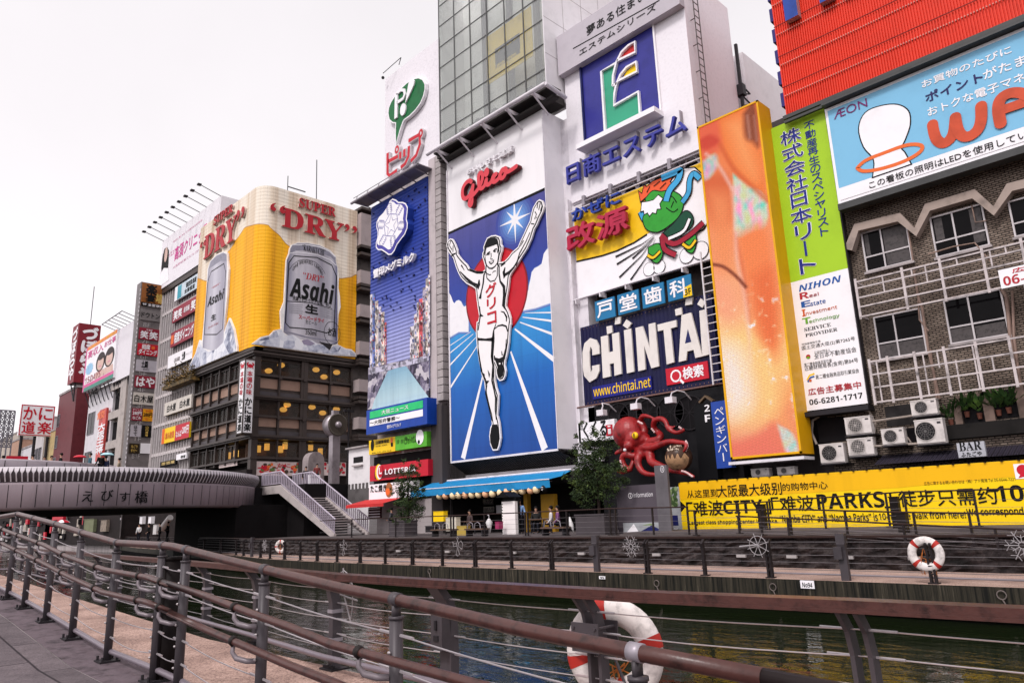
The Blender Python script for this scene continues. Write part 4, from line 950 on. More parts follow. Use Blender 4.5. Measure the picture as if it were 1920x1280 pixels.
# the red disc
ca=[ra(505,930)]
cxy=fr.q(*ra(502,960));ea=(fr.q(*ra(792,860))[0]-fr.q(*ra(218,1075))[0])/2;eb=ea*.98
cxy=((fr.q(*ra(792,860))[0]+fr.q(*ra(218,1075))[0])/2,(fr.q(*ra(620,545))[1]+fr.q(*rb_(318,150))[1])/2)
for k_,mi in ((1,8),(.955,3)): m.poly(fr,[(cxy[0]+ea*k_*math.cos(2*math.pi*k/60),cxy[1]+ea*1.02*k_*math.sin(2*math.pi*k/60)) for k in range(60)],.026+(1-k_)*.1,mi=mi,px=False)
m.build('picture',[BLU,CLO,CLO2,SUNR,GLOW1,GLOW2,GLOW0,M('cloud_rim_print',(.10,.16,.45),.4),SUNR2]+[M('glow_print_%d' % k,tuple(a+(b-a)*(k/8)**1.3 for a,b in zip((.036,.050,.27),(.20,.46,.85))),.35,dirt=.03) for k in range(9)],gl)
MB().stroke(fr,[(xl,zt_l),(xr,zt_l)],.16,.03,0,px=False).build('picture_edge',BLACK,gl)
# the runner: a cut-out standing off the board
RA=[(55,500),(60,470),(74,450),(90,434),(112,438),(128,465),(142,495),(158,540),(160,575),(182,606),(212,640),(245,672),(265,708),(300,722),(345,738),(388,738),(412,722),(412,690),(398,640),(386,605),(388,570),(400,548),(396,515),(412,470),(430,430),(470,408),(510,403),(545,415),(560,450),(562,490),(574,508),(571,548),(556,590),(545,655),(590,645),(625,610),(660,562),(715,515),(740,455),(772,388),(800,325),(825,275),(838,210),(855,150),(890,92),(915,75),(945,88),(958,140),(945,190),(918,245),(888,318),(868,350),(840,440),(800,530),(740,622),(700,690),(655,755),(640,785),(630,880),(612,990),(606,1055),(634,1110),(650,1165),(652,1230)]
RB=[(648,45),(640,120),(634,210),(621,290),(612,335),(600,375),(596,420),(606,470),(600,520),(582,555),(548,565),(527,542),(516,500),(512,455),(503,420),(507,560),(518,620),(540,690),(536,790),(529,880),(545,940),(552,1000),(559,1090),(546,1160),(531,1200),(486,1205),(461,1150),(452,1070),(462,992),(477,960),(464,880),(440,790),(418,690),(410,610),(406,570),(380,505),(355,375),(338,255),(328,120),(336,20)]
RC=[(350,1195),(358,1150),(345,1070),(334,990),(325,900),(298,880),(240,850),(190,800),(163,750),(140,690),(120,622),(104,598),(75,560)]
out=[fr.q(*ra(*p)) for p in RA]+[fr.q(*rb_(*p)) for p in RB]+[fr.q(*ra(*p)) for p in RC]
def inset(pts,d):
    n=len(pts);area=sum(pts[i][0]*pts[(i+1) % n][1]-pts[(i+1) % n][0]*pts[i][1] for i in range(n));sg=1 if area > 0 else -1;r_=[]
    for i in range(n):
        a,b,c_=Vector(pts[i-1]),Vector(pts[i]),Vector(pts[(i+1) % n]);e1=(b-a).normalized();e2=(c_-b).normalized();n1=Vector((-e1.y,e1.x))*sg;n2=Vector((-e2.y,e2.x))*sg
        nn=n1+n2;nn=nn.normalized() if nn.length > .2 else n1;k=1/max(.55,nn.dot(n1));r_.append(tuple(b+nn*d*k))
    return r_
RO=.20
WR=M('runner_white',(.80,.76,.77),.4,dirt=.04)
m=MB().poly(fr,out,RO,.08,0,px=False);m.build('runner_cutout',WR,gl)
BK=0
m=MB();m.poly(fr,inset(out,.085),RO+.008,mi=0,px=False);m.poly(fr,inset(out,.165),RO+.016,mi=1,px=False)
C1=RO+.024
def ln(pts,wd,f=ra,mi=0): m.stroke(fr,[f(*p) for p in pts],[x*.0115 for x in wd] if isinstance(wd,list) else wd*.0115,C1,mi=mi)
def pg(pts,f=ra,mi=0,c=None): m.poly(fr,[f(*p) for p in pts],c or C1+.004,mi=mi)
pg([(405,560),(412,500),(432,452),(470,432),(505,428),(530,440),(538,480),(545,515),(532,520),(524,488),(480,505),(428,522),(420,560),(418,600),(408,590)])
pg([(535,515),(548,512),(545,545),(530,575),(526,560)])
for s_ in ([(428,592),(440,570),(462,560)],[(490,556),(505,538),(525,532)]): ln(s_,9)
pg([(432,588),(446,574),(462,575),(450,590)]);pg([(492,560),(506,548),(520,550),(508,564)])
ln([(470,570),(472,600),(466,625),(486,628)],6)
pg([(448,648),(475,645),(500,628),(494,655),(474,675),(458,668)]);pg([(460,652),(478,650),(492,640),(486,656),(472,662)],mi=1,c=C1+.010)
ln([(415,600),(420,650),(430,685),(455,710),(480,712),(505,695),(530,660),(538,600),(545,545)],[4,6,7,8,10,8,6,5,5])
ln([(424,690),(422,740),(405,770),(398,850),(380,930),(368,990)],[8,10,12,12,10,22]);ln([(530,690),(545,690),(545,760),(555,830),(590,880),(592,960),(585,1050),(600,1085)],[14,10,10,12,20,20,22,6])
ln([(428,745),(432,800),(465,832),(505,822),(528,780),(530,700)],7);ln([(432,760),(455,770),(470,768)],6);ln([(485,755),(490,740),(515,735)],5)
ln([(360,815),(358,860),(352,900),(340,870)],[8,24,8,14]);ln([(600,700),(588,745),(592,800),(600,770),(640,745),(690,690)],[6,20,10,18,16,8])
ln([(195,680),(225,730)],[10,3]);ln([(185,740),(240,800),(300,850),(345,865)],[6,14,18,14]);ln([(770,455),(740,510)],[8,3]);ln([(270,715),(330,745),(400,745)],[6,14,10])
ln([(600,655),(560,690)],[16,10]);ln([(700,690),(735,570),(790,470),(830,380)],[10,8,6,5]);ln([(105,590),(150,570)],[16,6])
for s_ in ([(100,455),(85,500),(110,540)],[(75,480),(70,520),(100,560)],[(120,500),(118,560)],[(875,190),(890,215),(870,260),(895,240)],[(905,95),(895,160)],[(925,110),(910,175)],[(942,135),(925,185)],[(838,300),(870,305)]): ln(s_,6)
ln([(365,1140),(400,1150)],[20,3]);ln([(560,1105),(590,1115),(615,1160),(612,1200)],[4,8,12,6]);ln([(365,1060),(372,1140),(352,1280)],[6,10,8])
ln([(345,180),(420,185),(490,182)],[16,12,22],rb_);ln([(516,40),(495,100),(490,180),(485,260),(480,340),(490,430)],[5,10,24,22,20,10],rb_)
ln([(500,90),(535,58),(575,50),(610,62),(625,110)],[5,8,10,10,8],rb_);ln([(500,330),(505,360),(545,380),(590,350),(608,260),(612,180)],[6,16,26,20,8,6],rb_);ln([(568,290),(575,330)],[5,9],rb_)
pg([(508,370),(545,392),(590,370),(575,400),(588,470),(582,515),(560,535),(540,528),(530,490),(532,440)],rb_)
ln([(475,315),(488,420),(486,500),(480,560),(500,650),(515,720),(510,830),(520,920)],[6,10,16,12,10,12,8,6],rb_)
pg([(440,458),(462,500),(455,535),(448,510)],rb_);pg([(385,480),(412,500),(415,545)],rb_);pg([(408,560),(455,562),(430,600)],rb_);ln([(430,600),(422,680),(450,800),(480,930)],[12,10,8,6],rb_);ln([(350,180),(352,300),(380,470),(420,560)],[8,6,8,14],rb_)
pg([(482,965),(528,962),(538,1010),(545,1080),(535,1150),(520,1188),(488,1185),(465,1130),(462,1060),(475,1005)],rb_)
for k in range(3): ln([(486,990+k*18),(505,982+k*18),(524,990+k*18)],5,rb_,1);
for k in range(2): ln([(540,440+k*15),(562,436+k*15)],5,rb_,1)
ln([(482,1105),(495,1150)],10,rb_,1);pg([(542,405),(552,415),(562,405),(558,398),(547,398)],rb_,1,C1+.012)
m.build('runner_drawing',[BLACK,WR],gl)
m=MB();
for ch,p0,p1 in (('グ',(424,985),(518,835)),('リ',(436,1092),(512,975)),('コ',(440,1232),(518,1100))): m.text(fr,ch,ra(*p0),ra(*p1),0,C1+.012,bold=.035)
m.build('vest_lettering',SUNR,gl)
# script sign letters and the line above them
gz=zoom(850,260,9.14);GR=M('script_red',(.62,.05,.07),.35,dirt=.05);m=MB()
def sc_(pts,w_=.55): m.brush(fr,[gz(*p) for p in pts],w_,.34,.06,0,1)
def curve(pts,k=4):
    P=[Vector(p) for p in pts];r_=[]
    for i in range(len(P)-1):
        a,b,c_,d=P[max(i-1,0)],P[i],P[i+1],P[min(i+2,len(P)-1)]
        for j in range(k):
            t=j/k;r_.append(tuple(.5*((2*b)+(c_-a)*t+(2*a-5*b+4*c_-d)*t*t+(3*b-a-3*c_+d)*t**3)))
    return r_+[tuple(P[-1])]
sc_(curve([(372,765),(345,745),(285,780),(235,860),(220,950),(235,1035),(280,1050),(340,1000),(385,900),(405,830),(395,920),(390,1040),(385,1140),(360,1170),(342,1130),(370,1040),(440,960),(510,870),(560,760),(575,660),(545,612),(510,650),(505,760),(525,860),(560,880),(610,830),(640,730),(640,800),(680,815),(740,750),(790,660),(810,640),(770,660),(745,740),(780,770),(850,720),(900,620),(960,545),(985,580),(950,680),(900,710),(880,650),(930,560),(1010,600),(1090,560),(1160,510)],4),.30)
m.disc(fr,gz(650,612),.25,.32,.43,.06,0,side=1)
m.build('script_lettering',[GR,M('script_red_side',(.10,.006,.01),.5)],gl)
m=MB();m.text(fr,'おいしさと健康',gz(275,655),gz(1055,130),0,.05,depth=.22,bold=.012);m.build('slogan_lettering',WHITE,gl)
m=MB();m.box(GXB+.004,GXB+.05,GY,GY+2.3,GZ0,GZ1+.5);m.build('side_panel',WHITE,gl)
m=MB();m.box(GX0,GX0+.11,GY-.05,GY+.02,GZ0,GZ1);m.box(GXB-.01,GXB+.05,GY-.05,GY-.001,GZ0,GZ1);m.box(GX0,GXB,GY-.04,GY+.02,GZ0-.12,GZ0-.004);m.build('frame',STEEL_W,gl)
SOF=ribbed('louvre_soffit',(.03,.027,.028),'X',5.0,.8);m=MB()
m.add([(GX0,GY,GZ0-.13),(GXB,GY,GZ0-.13),(GXB+.9,GY+1.3,GZ0-.85),(GX0,GY+1.3,GZ0-.85)],[(0,1,2,3)]);m.build('soffit',SOF,gl)
m=MB();m.box(GX0,GXB+1.3,GY+1.2,GY+1.6,GZ0-1.2,GZ0-.86);m.box(GXB+.05,GXB+1.4,GY+1.6,GY+2.5,GZ0-1.0,GZ0+20.4);m.build('side_pier',STEEL_W,gl)
# light gantry over the billboard
m=MB();zl=fr.q(833,312)[1]
m.tube([(GX0-.4,GY-1.4,zl+.5),(GX1+.4,GY-1.4,zl+.5)],.13,10);m.tube([(GX1+.4,GY-1.4,zl+.5),(GX1+.4,GY+.4,zl+.3)],.13,8)
for k in range(5): x=GX0+.6+k*2.3;m.tube([(x,GY-1.4,zl+.45),(x,GY,zl-.5)],.06,6);m.box(x-.05,x+.05,GY-1.4,GY,zl+.3,zl+.5)
gt=tag(m.build('light_gantry',STEEL_W),'long white lighting tube on struts between the glass tower and the runner billboard','light')
m=MB();m.box(GX0-.3,GX1+.3,GY-.9,GY+.1,zl+.62,zl+.75);m.box(GX0-.2,GX1+.2,GY-.5,GY,zl+.15,zl+.28);m.build('hood',M('dark_brown_steel',(.05,.042,.04),.5),gt)

# ================================================================ glass tower above
GB=(-37.15,-26.75);gz0,gz1=27.1,40.5;fr=FY(30.0)
gt_=empty('glass_tower',(-32,30,gz0),'glass-walled tower block with yellow floor poster above the runner billboard','building')
GLS=glass_mat('pale_green_glass',(.94,.958,.945),.70,.05,.9,.5)
# the roof line falls away to the left
m=MB();m.box(GB[0]+.02,GB[1]-.02,30.02,30.06,gz0+.02,gz1);m.build('curtain_wall',GLS,gt_)
m=MB()
for k in range(7): x=GB[0]+(GB[1]-GB[0])*k/6;m.box(x-.04,x+.04,29.97,30.019,gz0,gz1)
z=gz0+1.55
while z < gz1: m.box(GB[0],GB[1],29.98,30.0195,z-.03,z+.03);z +=1.74
m.build('mullion',M('mullion_grey',(.10,.10,.10),.4,.3),gt_)
m=MB();m.box(GB[1]-.015,GB[1]+.05,29.95,42,gz0-.2,gz1+6);m.build('side_wall',M('side_white',(.72,.69,.71),.4,dirt=.08),gt_)
m=MB()
for k in range(1,6): m.box(GB[1]+.051,GB[1]+.056,29.95,42,gz0+k*2.6,gz0+k*2.6+.03);m.box(GB[1]+.0505,GB[1]+.0555,29.95+k*1.9,29.98+k*1.9,gz0,gz1+6)
m.build('panel_joint',CONC,gt_)
m=MB();m.box(GB[0]-.02,GB[1]+.1,29.7,31.5,gz0-.55,gz0-.02);m.build('sill',M('dark_brown_steel',(.05,.042,.04)),gt_)
m=MB();m.box(GB[0],GB[1]-.1,32.3,32.5,gz0,gz1);m.box(GB[0],GB[0]+.15,30.1,32.3,gz0,gz1);m.build('inner_wall',M('pale_inner',(.82,.80,.79),.7),gt_)
m=MB()
for k in range(6):
    x=GB[0]+(GB[1]-GB[0])*(k+.15)/6;m.box(x,x+1.5,31.0,31.8,gz0+.1,gz0+1.6+.1*(k % 2));m.box(x+.4,x+.8,31.2,31.6,gz0+1.6,gz0+2.0)
for k in range(1,4): m.box(GB[0]+2.6*k,GB[0]+2.6*k+.35,31.9,32.2,gz0,gz1)
m.build('interior',M('interior_grey',(.17,.16,.18),.7),gt_)
pst=FY(30.35);m=MB();m.prect(pst,(915,160),(996,12),0,.04);pp=m.build('poster',M('poster_yellow',(.88,.62,.04),.5),gt_)
m=MB();m.prect(pst,(930,130),(975,62),.041,.045,0);m.text(pst,'7-8F',(932,100),(972,68),1,.05,style=BOLD);m.text(pst,'募集！',(930,130),(978,92),1,.05,bold=.01);m.build('poster_lettering',[INK,M('poster_yellow',(.80,.62,.10))],pp)

# ================================================================ PIP
PY=30.15;fr=FY(PY);pz0,pz1=26.75,36.6
pip=empty('speech_bubble_billboard',(-41,PY,pz0),'tall white billboard with green speech bubble and red kana letters','billboard')
m=MB();m.box(-44.3,-37.3,PY+.01,PY+5,pz0,pz1);m.build('board',M('pearl_white',(.74,.70,.74),.5,dirt=.12,scale=9,bump=.3),pip)
pz=zoom(700,130,5.82);GRN=M('bubble_green',(.002,.125,.032),.35,dirt=.25,scale=2);m=MB()
bub=[(192,500),(198,440),(225,370),(270,300),(330,225),(400,160),(470,115),(530,103),(575,122),(602,170),(603,230),(585,310),(550,390),(495,465),(430,530),(370,572),(355,600),(325,690),(282,840),(272,720),(275,608),(240,602),(205,570)]
ab=[fr.q(*pz(*p)) for p in bub]
m.poly(fr,ab,.30,.02,1,px=False,side=1);m.poly(fr,inset(ab,.10),.305,mi=0,px=False)
m.stroke(fr,[pz(x,y) for x,y in [(292,555),(296,380),(298,290)]],.36,.42,.31,1);m.stroke(fr,[pz(x,y) for x,y in [(300,290),(345,248),(382,250),(390,295),(370,340),(330,370),(305,385)]],.25,.42,.31,1)
m.poly(fr,[pz(x,y) for x,y in [(395,395),(412,290),(432,175),(455,140),(480,130),(496,148),(490,190),(450,280)]],.42,.31,1);m.disc(fr,pz(370,460),.36,.5,.42,.31,1)
m.build('speech_bubble',[GRN,WHITE],pip)
m=MB();
PK=[([(187,925),(187,1150),(210,1172),(290,1115)],0),([(190,1020),(300,960)],0),([(325,915),(325,990)],0),([(370,885),(370,965)],0),([(420,850),(415,960),(380,1040),(330,1085)],0),([(415,795),(535,725),(540,830),(500,950),(440,1015)],0)]
for pts,_ in PK: m.stroke(fr,[pz(*p) for p in pts],.42,.26,.02,1,side=1);m.stroke(fr,[pz(*p) for p in pts],.30,.275,None,0)
for ctr in ((288,888),(548,712)): m.disc(fr,pz(*ctr),.34,.42,.26,.02,1,side=1);m.disc(fr,pz(*ctr),.27,.34,.265,mi=0);m.disc(fr,pz(*ctr),.11,.14,.27,mi=1)
m.build('lettering',[M('kana_red',(.52,.01,.025),.35),M('kana_rim',(.62,.56,.58),.4)],pip)
q=at_y(718,146,PY-.5);m=MB();m.tube([at_y(752,108,PY),at_y(718,138,PY-.8)],.03,6);m.ball(q,.13);m.tube([at_y(752,108,PY),at_y(748,122,PY)],.03,6);tag(m.build('roof_lamp',STEEL_D),'small dark lamp on an arm above the speech bubble billboard','lamp')

# ================================================================ snow brand: blue louvred billboard
SY=29.8;fr=FY(SY);zz=zoom(690,350,6.095);sz0,sz1=10.35,25.75
sb=empty('snowflake_billboard',(-42,SY,sz0),'blue louvred billboard with a white snow crystal emblem and city picture','billboard')
LV=grad_mat('louvre_blue','Z',sz0,sz1,[(0,(.42,.42,.62)),(.30,(.26,.28,.56)),(.48,(.07,.10,.40)),(.62,(.018,.04,.27)),(1,(.022,.05,.30))],.4,.06,('Z',3.6,.4))
m=MB();m.box(-45.6,-38.45,SY,SY+.5,sz0,sz1);m.build('louvre_panel',LV,sb)
m=MB()
for k in range(70):
    a=-45.4+6.8*rng.random();b=sz0+5+10*rng.random();m.fbox(fr,a,a+.11,b,b+.08,0,.12)
m.build('lamp',NAVY,sb)
bad=[(350,158),(390,172),(420,198),(470,198),(505,215),(525,260),(520,330),(512,390),(525,440),(520,500),(490,570),(450,620),(405,680),(375,750),(340,795),(305,800),(265,770),(225,745),(185,745),(160,715),(160,660),(178,600),(180,540),(165,480),(168,420),(195,370),(245,320),(290,250),(315,190)]
ab=[fr.q(*zz(*p)) for p in bad];m=MB();m.poly(fr,ab,.55,.02,1,px=False,side=2);m.poly(fr,inset(ab,.10),.555,mi=0,px=False)
a_,b_2=fr.q(*zz(340,455));ab2=[(a_+(a-a_)*.92-.13,b_2+(b-b_2)*.93+.14) for a,b in inset(ab,.16)];m.poly(fr,ab2,.562,mi=1,px=False)
cS=fr.q(*zz(336,460))
SC=1.9
for k in range(6):
    f=math.pi/2+k*math.pi/3+.18;e=Vector((math.cos(f),math.sin(f)));n_=Vector((-e.y,e.x));c_=Vector(cS)
    for s_ in (-1,1):
        pts=[c_+e*(.50*SC)+n_*s_*.12*SC]
        for j in range(4): pts +=[c_+e*(.55+.09*j)*SC+n_*s_*.05*SC,c_+e*(.57+.09*j)*SC+n_*s_*.17*SC,c_+e*(.61+.09*j)*SC+n_*s_*.17*SC]
        pts.append(c_+e*.98*SC);m.stroke(fr,[tuple(p) for p in pts],.055,.568,mi=0,px=False)
    f2=f+math.pi/3;m.stroke(fr,[tuple(c_+e*.5*SC),tuple(c_+Vector((math.cos(f2),math.sin(f2)))*.5*SC)],.05,.568,mi=0,px=False)
m.stroke(fr,[(cS[0]+(.46 if k % 2==0 else .19)*SC*math.cos(math.pi/2+k*math.pi/5),cS[1]+(.46 if k % 2==0 else .19)*SC*math.sin(math.pi/2+k*math.pi/5)) for k in range(10)],.05,.569,mi=0,px=False,closed=True)
m.build('emblem',[M('emblem_violet',(.06,.05,.32),.4),WHITE,BLUE],sb)
m=MB().text(fr,'雪印メグミルク',zz(108,1060),zz(572,755),0,.12,depth=.25,bold=.03);m.build('lettering',WHITE,sb)
# city picture on the lower part
zz=zoom(680,420,2.56);CT=[photo_noise('city_%d' % i,[(.3,tuple(x*.35 for x in c)),(.5,c),(.7,tuple(min(1,x*1.5) for x in c))],3.2) for i,c in enumerate(((.50,.46,.50),(.34,.32,.40),(.45,.07,.08),(.10,.14,.35),(.55,.47,.42),(.08,.07,.09),(.28,.24,.30)))]
m=MB();r5=random.Random(11)
def city(x0,x1,ys,base,seed):
    rr_=random.Random(seed);x=x0;k=0
    while x < x1-4:
        w_=rr_.uniform(9,20);f=(x-x0)/(x1-x0);top_=ys(f)+rr_.uniform(-15,15);mi=rr_.choice((0,1,3,4,6,2));m.poly(fr,[zz(x,top_),zz(min(x+w_,x1),top_-5),zz(min(x+w_,x1),base(f)),zz(x,base(f))],.02+.001*k,mi=mi)
        for j in range(26):
            yy=rr_.uniform(top_+8,base(f)-8);xx=rr_.uniform(x,min(x+w_,x1)-4);m.poly(fr,[zz(xx,yy),zz(xx+4,yy-1),zz(xx+4,yy+rr_.uniform(4,22)),zz(xx,yy+6)],.04+.001*k,mi=rr_.choice((2,3,5,0,1,4)))
        x +=w_;k +=1
city(37,115,lambda f: 330+150*f,lambda f: 690-20*f,1);city(228,325,lambda f: 480-260*f,lambda f: 650-20*f,2)
m.poly(fr,[zz(30,690),zz(322,628),zz(322,835),zz(26,890)],.055,mi=8)
for k in range(0):
    xx=r5.uniform(34,310);yy=690-.2*xx+r5.uniform(5,150);m.poly(fr,[zz(xx,yy),zz(xx+r5.uniform(5,14),yy-2),zz(xx+8,yy+r5.uniform(4,14)),zz(xx,yy+5)],.06,mi=r5.choice((1,5,5,6,0)))
m.poly(fr,[zz(125,705),zz(200,680),zz(215,685),zz(320,830),zz(320,840),zz(45,895),zz(58,850)],.07,mi=7)
m.poly(fr,[zz(38,695),zz(322,632),zz(322,655),zz(38,722)],.075,mi=1)
m.build('city_picture',CT+[grad_mat('river_print','Z',10.3,14,[(0,(.42,.58,.62)),(.5,(.22,.40,.52)),(1,(.16,.27,.42))],.4),photo_noise('bank_print',[(.3,(.03,.025,.045)),(.48,(.12,.10,.16)),(.6,(.26,.23,.30)),(.75,(.50,.46,.50))],2.6)],sb)
m=MB();z_=sz1+.35;m.tube([(-46.6,SY-1.2,z_),(-38.0,SY-1.2,z_)],.10,8);m.tube([(-46.6,SY-1.0,z_+.5),(-38,SY-1.0,z_+.5)],.03,6)
for k in range(6): x=-46+k*1.5;m.tube([(x,SY-1.2,z_),(x,SY+.2,z_-.2)],.05,6);m.tube([(x,SY-1.2,z_),(x,SY-1.0,z_+.5)],.03,6)
m.box(-46.5,-38,SY-1.2,SY+.2,z_+.05,z_+.12);tag(m.build('light_gantry',STEEL),'grey pipe gantry between the speech bubble and snow crystal billboards','light')
# the building behind
m=MB();m.box(-45.3,-38.5,30.35,46,.95,26.7);nb_=tag(m.build('office_block',CONC),'narrow grey concrete block carrying the snow crystal billboard','building')
PIERM=M('pier_tile',(.46,.40,.41),.6,dirt=.15);m=MB();m.box(-38.44,-37.7,29.9,31,9.2,27);m.build('pier',PIERM,nb_)
m=MB();z=9.4
while z < 27: m.box(-37.69,-37.1,29.93,30.6,z,z+.47);z +=.52
m.build('tile_column',M('column_tile',(.36,.32,.32),.5,dirt=.25),nb_)
m=MB();m.box(-37.09,-36.6,31.5,33,.95,27);m.box(-38.4,-37.2,29.9,30.34,.95,9.2);m.box(-37.2,-36.9,29.6,30.2,.95,9);m.build('dark_recess',M('dark_concrete',(.06,.05,.05),.8,dirt=.4,streak=True),nb_)  # shade of the gap between the buildings put into a dark colour
# news ticker and shop signs underneath
zz=zoom(640,700,4);fr=FY(29.1);m=MB();m.prect(fr,zz(187,460),zz(642,178),-.9,0,0);tk=tag(m.build('news_ticker',M('ticker_blue',(.008,.05,.32),.35)),'blue ticker board with green and white news strips under the snow crystal billboard','sign')
m=MB();m.prect(fr,zz(215,340),zz(612,200),.0,.02,0);m.prect(fr,zz(213,397),zz(612,268),.0,.02,1);m.text(fr,'大阪ニュース',zz(305,308),zz(505,232),1,.03,bold=.012);m.text(fr,'～大阪府警察～',zz(218,388),zz(440,312),2,.03,bold=.015);m.text(fr,'雪印メグミルク',zz(345,414),zz(450,368),1,.03,bold=.01)
m.build('lettering',[M('ticker_green',(.02,.50,.16),.4),WHITE,INK],tk)
m=MB();m.prect(fr,zz(185,470),zz(645,374),-.9,-.95,0);
fr=FY(29.75);m=MB();m.prect(fr,zz(207,610),zz(404,470),-.5,0,0);ys=tag(m.build('shop_sign',YELLOW),'yellow shop information sign beside the green housing sign','sign')
m=MB();m.text(fr,'店舗情報館',zz(258,532),zz(358,490),0,.02,bold=.02);m.text(fr,'貸店舗・事務所',zz(258,552),zz(345,528),0,.02);m.text(fr,'株式会社',zz(228,602),zz(380,570),0,.02);m.disc(fr,zz(234,537),.21,.4,.02,mi=0)
m.poly(fr,[zz(372,520),zz(388,515),zz(388,545),zz(374,548)],.02,mi=0);m.disc(fr,zz(378,500),.14,.2,.02,mi=1);m.build('lettering',[INK,ORANGE],ys)
fr=FY(29.6);m=MB();m.prect(fr,zz(405,578),zz(640,432),-.5,0,0);gs=tag(m.build('shop_sign',M('housing_green',(.10,.42,.03),.4)),'bright green housing agency sign with a white balloon','sign')
m=MB();m.text(fr,'賃貸・売買',zz(414,530),zz(468,490),0,.02);m.text(fr,'ピタットハウス',zz(476,532),zz(560,462),0,.02,bold=.02);m.disc(fr,zz(590,476),.42,.5,.02,mi=1);m.disc(fr,zz(583,513),.12,.14,.02,mi=1);m.build('lettering',[INK,WHITE],gs)
fr=FY(30.0);m=MB();m.prect(fr,zz(215,960),zz(690,560),-.6,-.3,0);m.prect(fr,zz(272,680),zz(345,640),-.3,-.28,1);m.build('shop_front',[DARK,DARKGLASS],nb_)
fr=FY(29.5);m=MB();m.prect(fr,zz(213,808),zz(650,640),-.4,0,0);lt=tag(m.build('burger_sign',RED),'red fast food sign with white capitals half hidden by a tree','sign')
m=MB();m.prect(fr,zz(250,790),zz(560,700),.002,.02,2);m.text(fr,'LOTTERIA',zz(330,758),zz(560,690),0,.03,style=BOLD);m.disc(fr,zz(282,738),.42,.55,.03,mi=1);m.disc(fr,zz(290,738),.36,.5,.04,mi=0);m.disc(fr,zz(296,735),.3,.42,.05,mi=3);m.stroke(fr,[zz(290,705),zz(290,750),zz(308,745)],.12,.06,mi=0);m.build('lettering',[WHITE,YELLOW,M('sign_dark_red',(.10,.01,.012),.4),RED],lt)
fr=FY(29.55);m=MB();m.prect(fr,zz(207,955),zz(560,800),-.3,0,0);tks=tag(m.build('snack_sign',WHITE),'white snack sign with black brush kana and a brown dumpling','sign')
m=MB();m.text(fr,'たこ焼き',zz(220,892),zz(338,828),0,.02,bold=.03);m.disc(fr,zz(358,872),.42,.5,.02,mi=1);m.disc(fr,zz(350,885),.26,.24,.03,mi=2);m.build('lettering',[INK,M('dumpling_brown',(.30,.11,.04),.5),ORANGE],tks)
a=at_y(674,944,29.0);b=at_y(745,936,29.0);m=MB();m.add([(a.x,29.5,a.z+.25),(b.x,29.5,a.z+.25),(b.x,27.9,a.z-.1),(a.x,27.9,a.z-.1),(a.x,27.9,a.z-.3),(b.x,27.9,a.z-.3)],[(0,1,2,3),(3,2,5,4)]);tag(m.build('red_awning',M('awning_red',(.50,.03,.03),.7)),'small red awning under the white snack sign','awning')
m=MB();m.prect(FY(29.4),zz(210,1085),zz(305,1000),0,.1,0);vm=tag(m.build('menu_case',M('case_maroon',(.05,.012,.015),.4)),'maroon display case with pale shelves beneath the red awning','display case');m=MB()
for k in range(4): m.prect(FY(29.4),zz(214,1018+k*20),zz(300,1008+k*20),.1,.13,0)
m.build('shelf',STEEL_W,vm)
# little white house with the crenellated dark band
zz=zoom(640,700,4);X=-48.5;fr=FY(30.8);m=MB();a0,b0=fr.q(*zz(50,970));a1,b1=fr.q(*zz(215,545));m.box(a0,a1,30.8,35,.95,b1)
wh=tag(m.build('white_house',M('plaster_white',(.66,.63,.64),.6,dirt=.12)),'small white plastered building with one barred window beside the stairs','building')
m=MB();m.prect(fr,zz(50,560),zz(215,545),-.1,.25,0);m.prect(fr,zz(95,700),zz(165,680),0,.2,0);m.build('eave',CONC,wh);m=MB();m.prect(fr,zz(92,672),zz(163,618),.0,.02);m.build('window',DARKGLASS,wh)
m=MB();a0,b0=fr.q(*zz(52,1000));a1,bb=fr.q(*zz(215,840));m.fbox(fr,a0,a1,b0,bb-.15,.001,.05)
for k in range(6): m.fbox(fr,a0+(a1-a0)*k/6,a0+(a1-a0)*(k+.5)/6,bb-.15,bb+.25,.001,.05)
m.build('plinth',M('dark_mosaic',(.10,.09,.09),.7,dirt=.4),wh)

# ================================================================ cafe under the runner billboard
fr=FY(30.0);zz=zoom(640,700,4)
cf=empty('awning_cafe',(-31,30,.95),'open-fronted dark cafe with yellow side posts beneath the runner billboard','cafe')
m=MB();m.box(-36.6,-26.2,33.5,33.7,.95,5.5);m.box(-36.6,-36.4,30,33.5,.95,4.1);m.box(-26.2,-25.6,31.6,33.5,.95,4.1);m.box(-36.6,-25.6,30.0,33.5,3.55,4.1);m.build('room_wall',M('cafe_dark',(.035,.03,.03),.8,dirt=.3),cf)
m=MB()
for x0,x1,mi in ((700,765,0),(1375,1390,0),(1505,1590,0)): m.prect(fr,zz(x0,1210),zz(x1,900),-.3,-.02,mi)
m.each('post',M('post_yellow',(.45,.24,.02),.5,dirt=.2),cf)
m=MB()
for x0,y0,x1,y1,mi in ((860,1020,900,980,0),(905,1015,930,975,1),(935,1010,970,970,2),(1060,985,1140,935,3),(1060,1040,1145,995,1),(1165,1050,1200,985,0),(690,1010,760,960,4)): m.prect(FY(32.6),zz(x0,y0),zz(x1,y1),0,.03,mi)
m.each('menu_panel',[WHITE,M('menu_cream',(.5,.45,.4),.6),YELLOW,M('menu_grey',(.12,.11,.11),.6),ORANGE],cf);m=MB()
m.text(FY(32.55),'串カツ',zz(1062,975),zz(1140,935),1,.02,bold=.02);m.text(FY(32.55),'お好み焼',zz(1062,1040),zz(1145,1000),3,.02,bold=.02)
m.build('menu_lettering',[WHITE,M('menu_cream',(.5,.45,.4),.6),YELLOW,M('menu_grey',(.12,.11,.11),.6),ORANGE],cf)
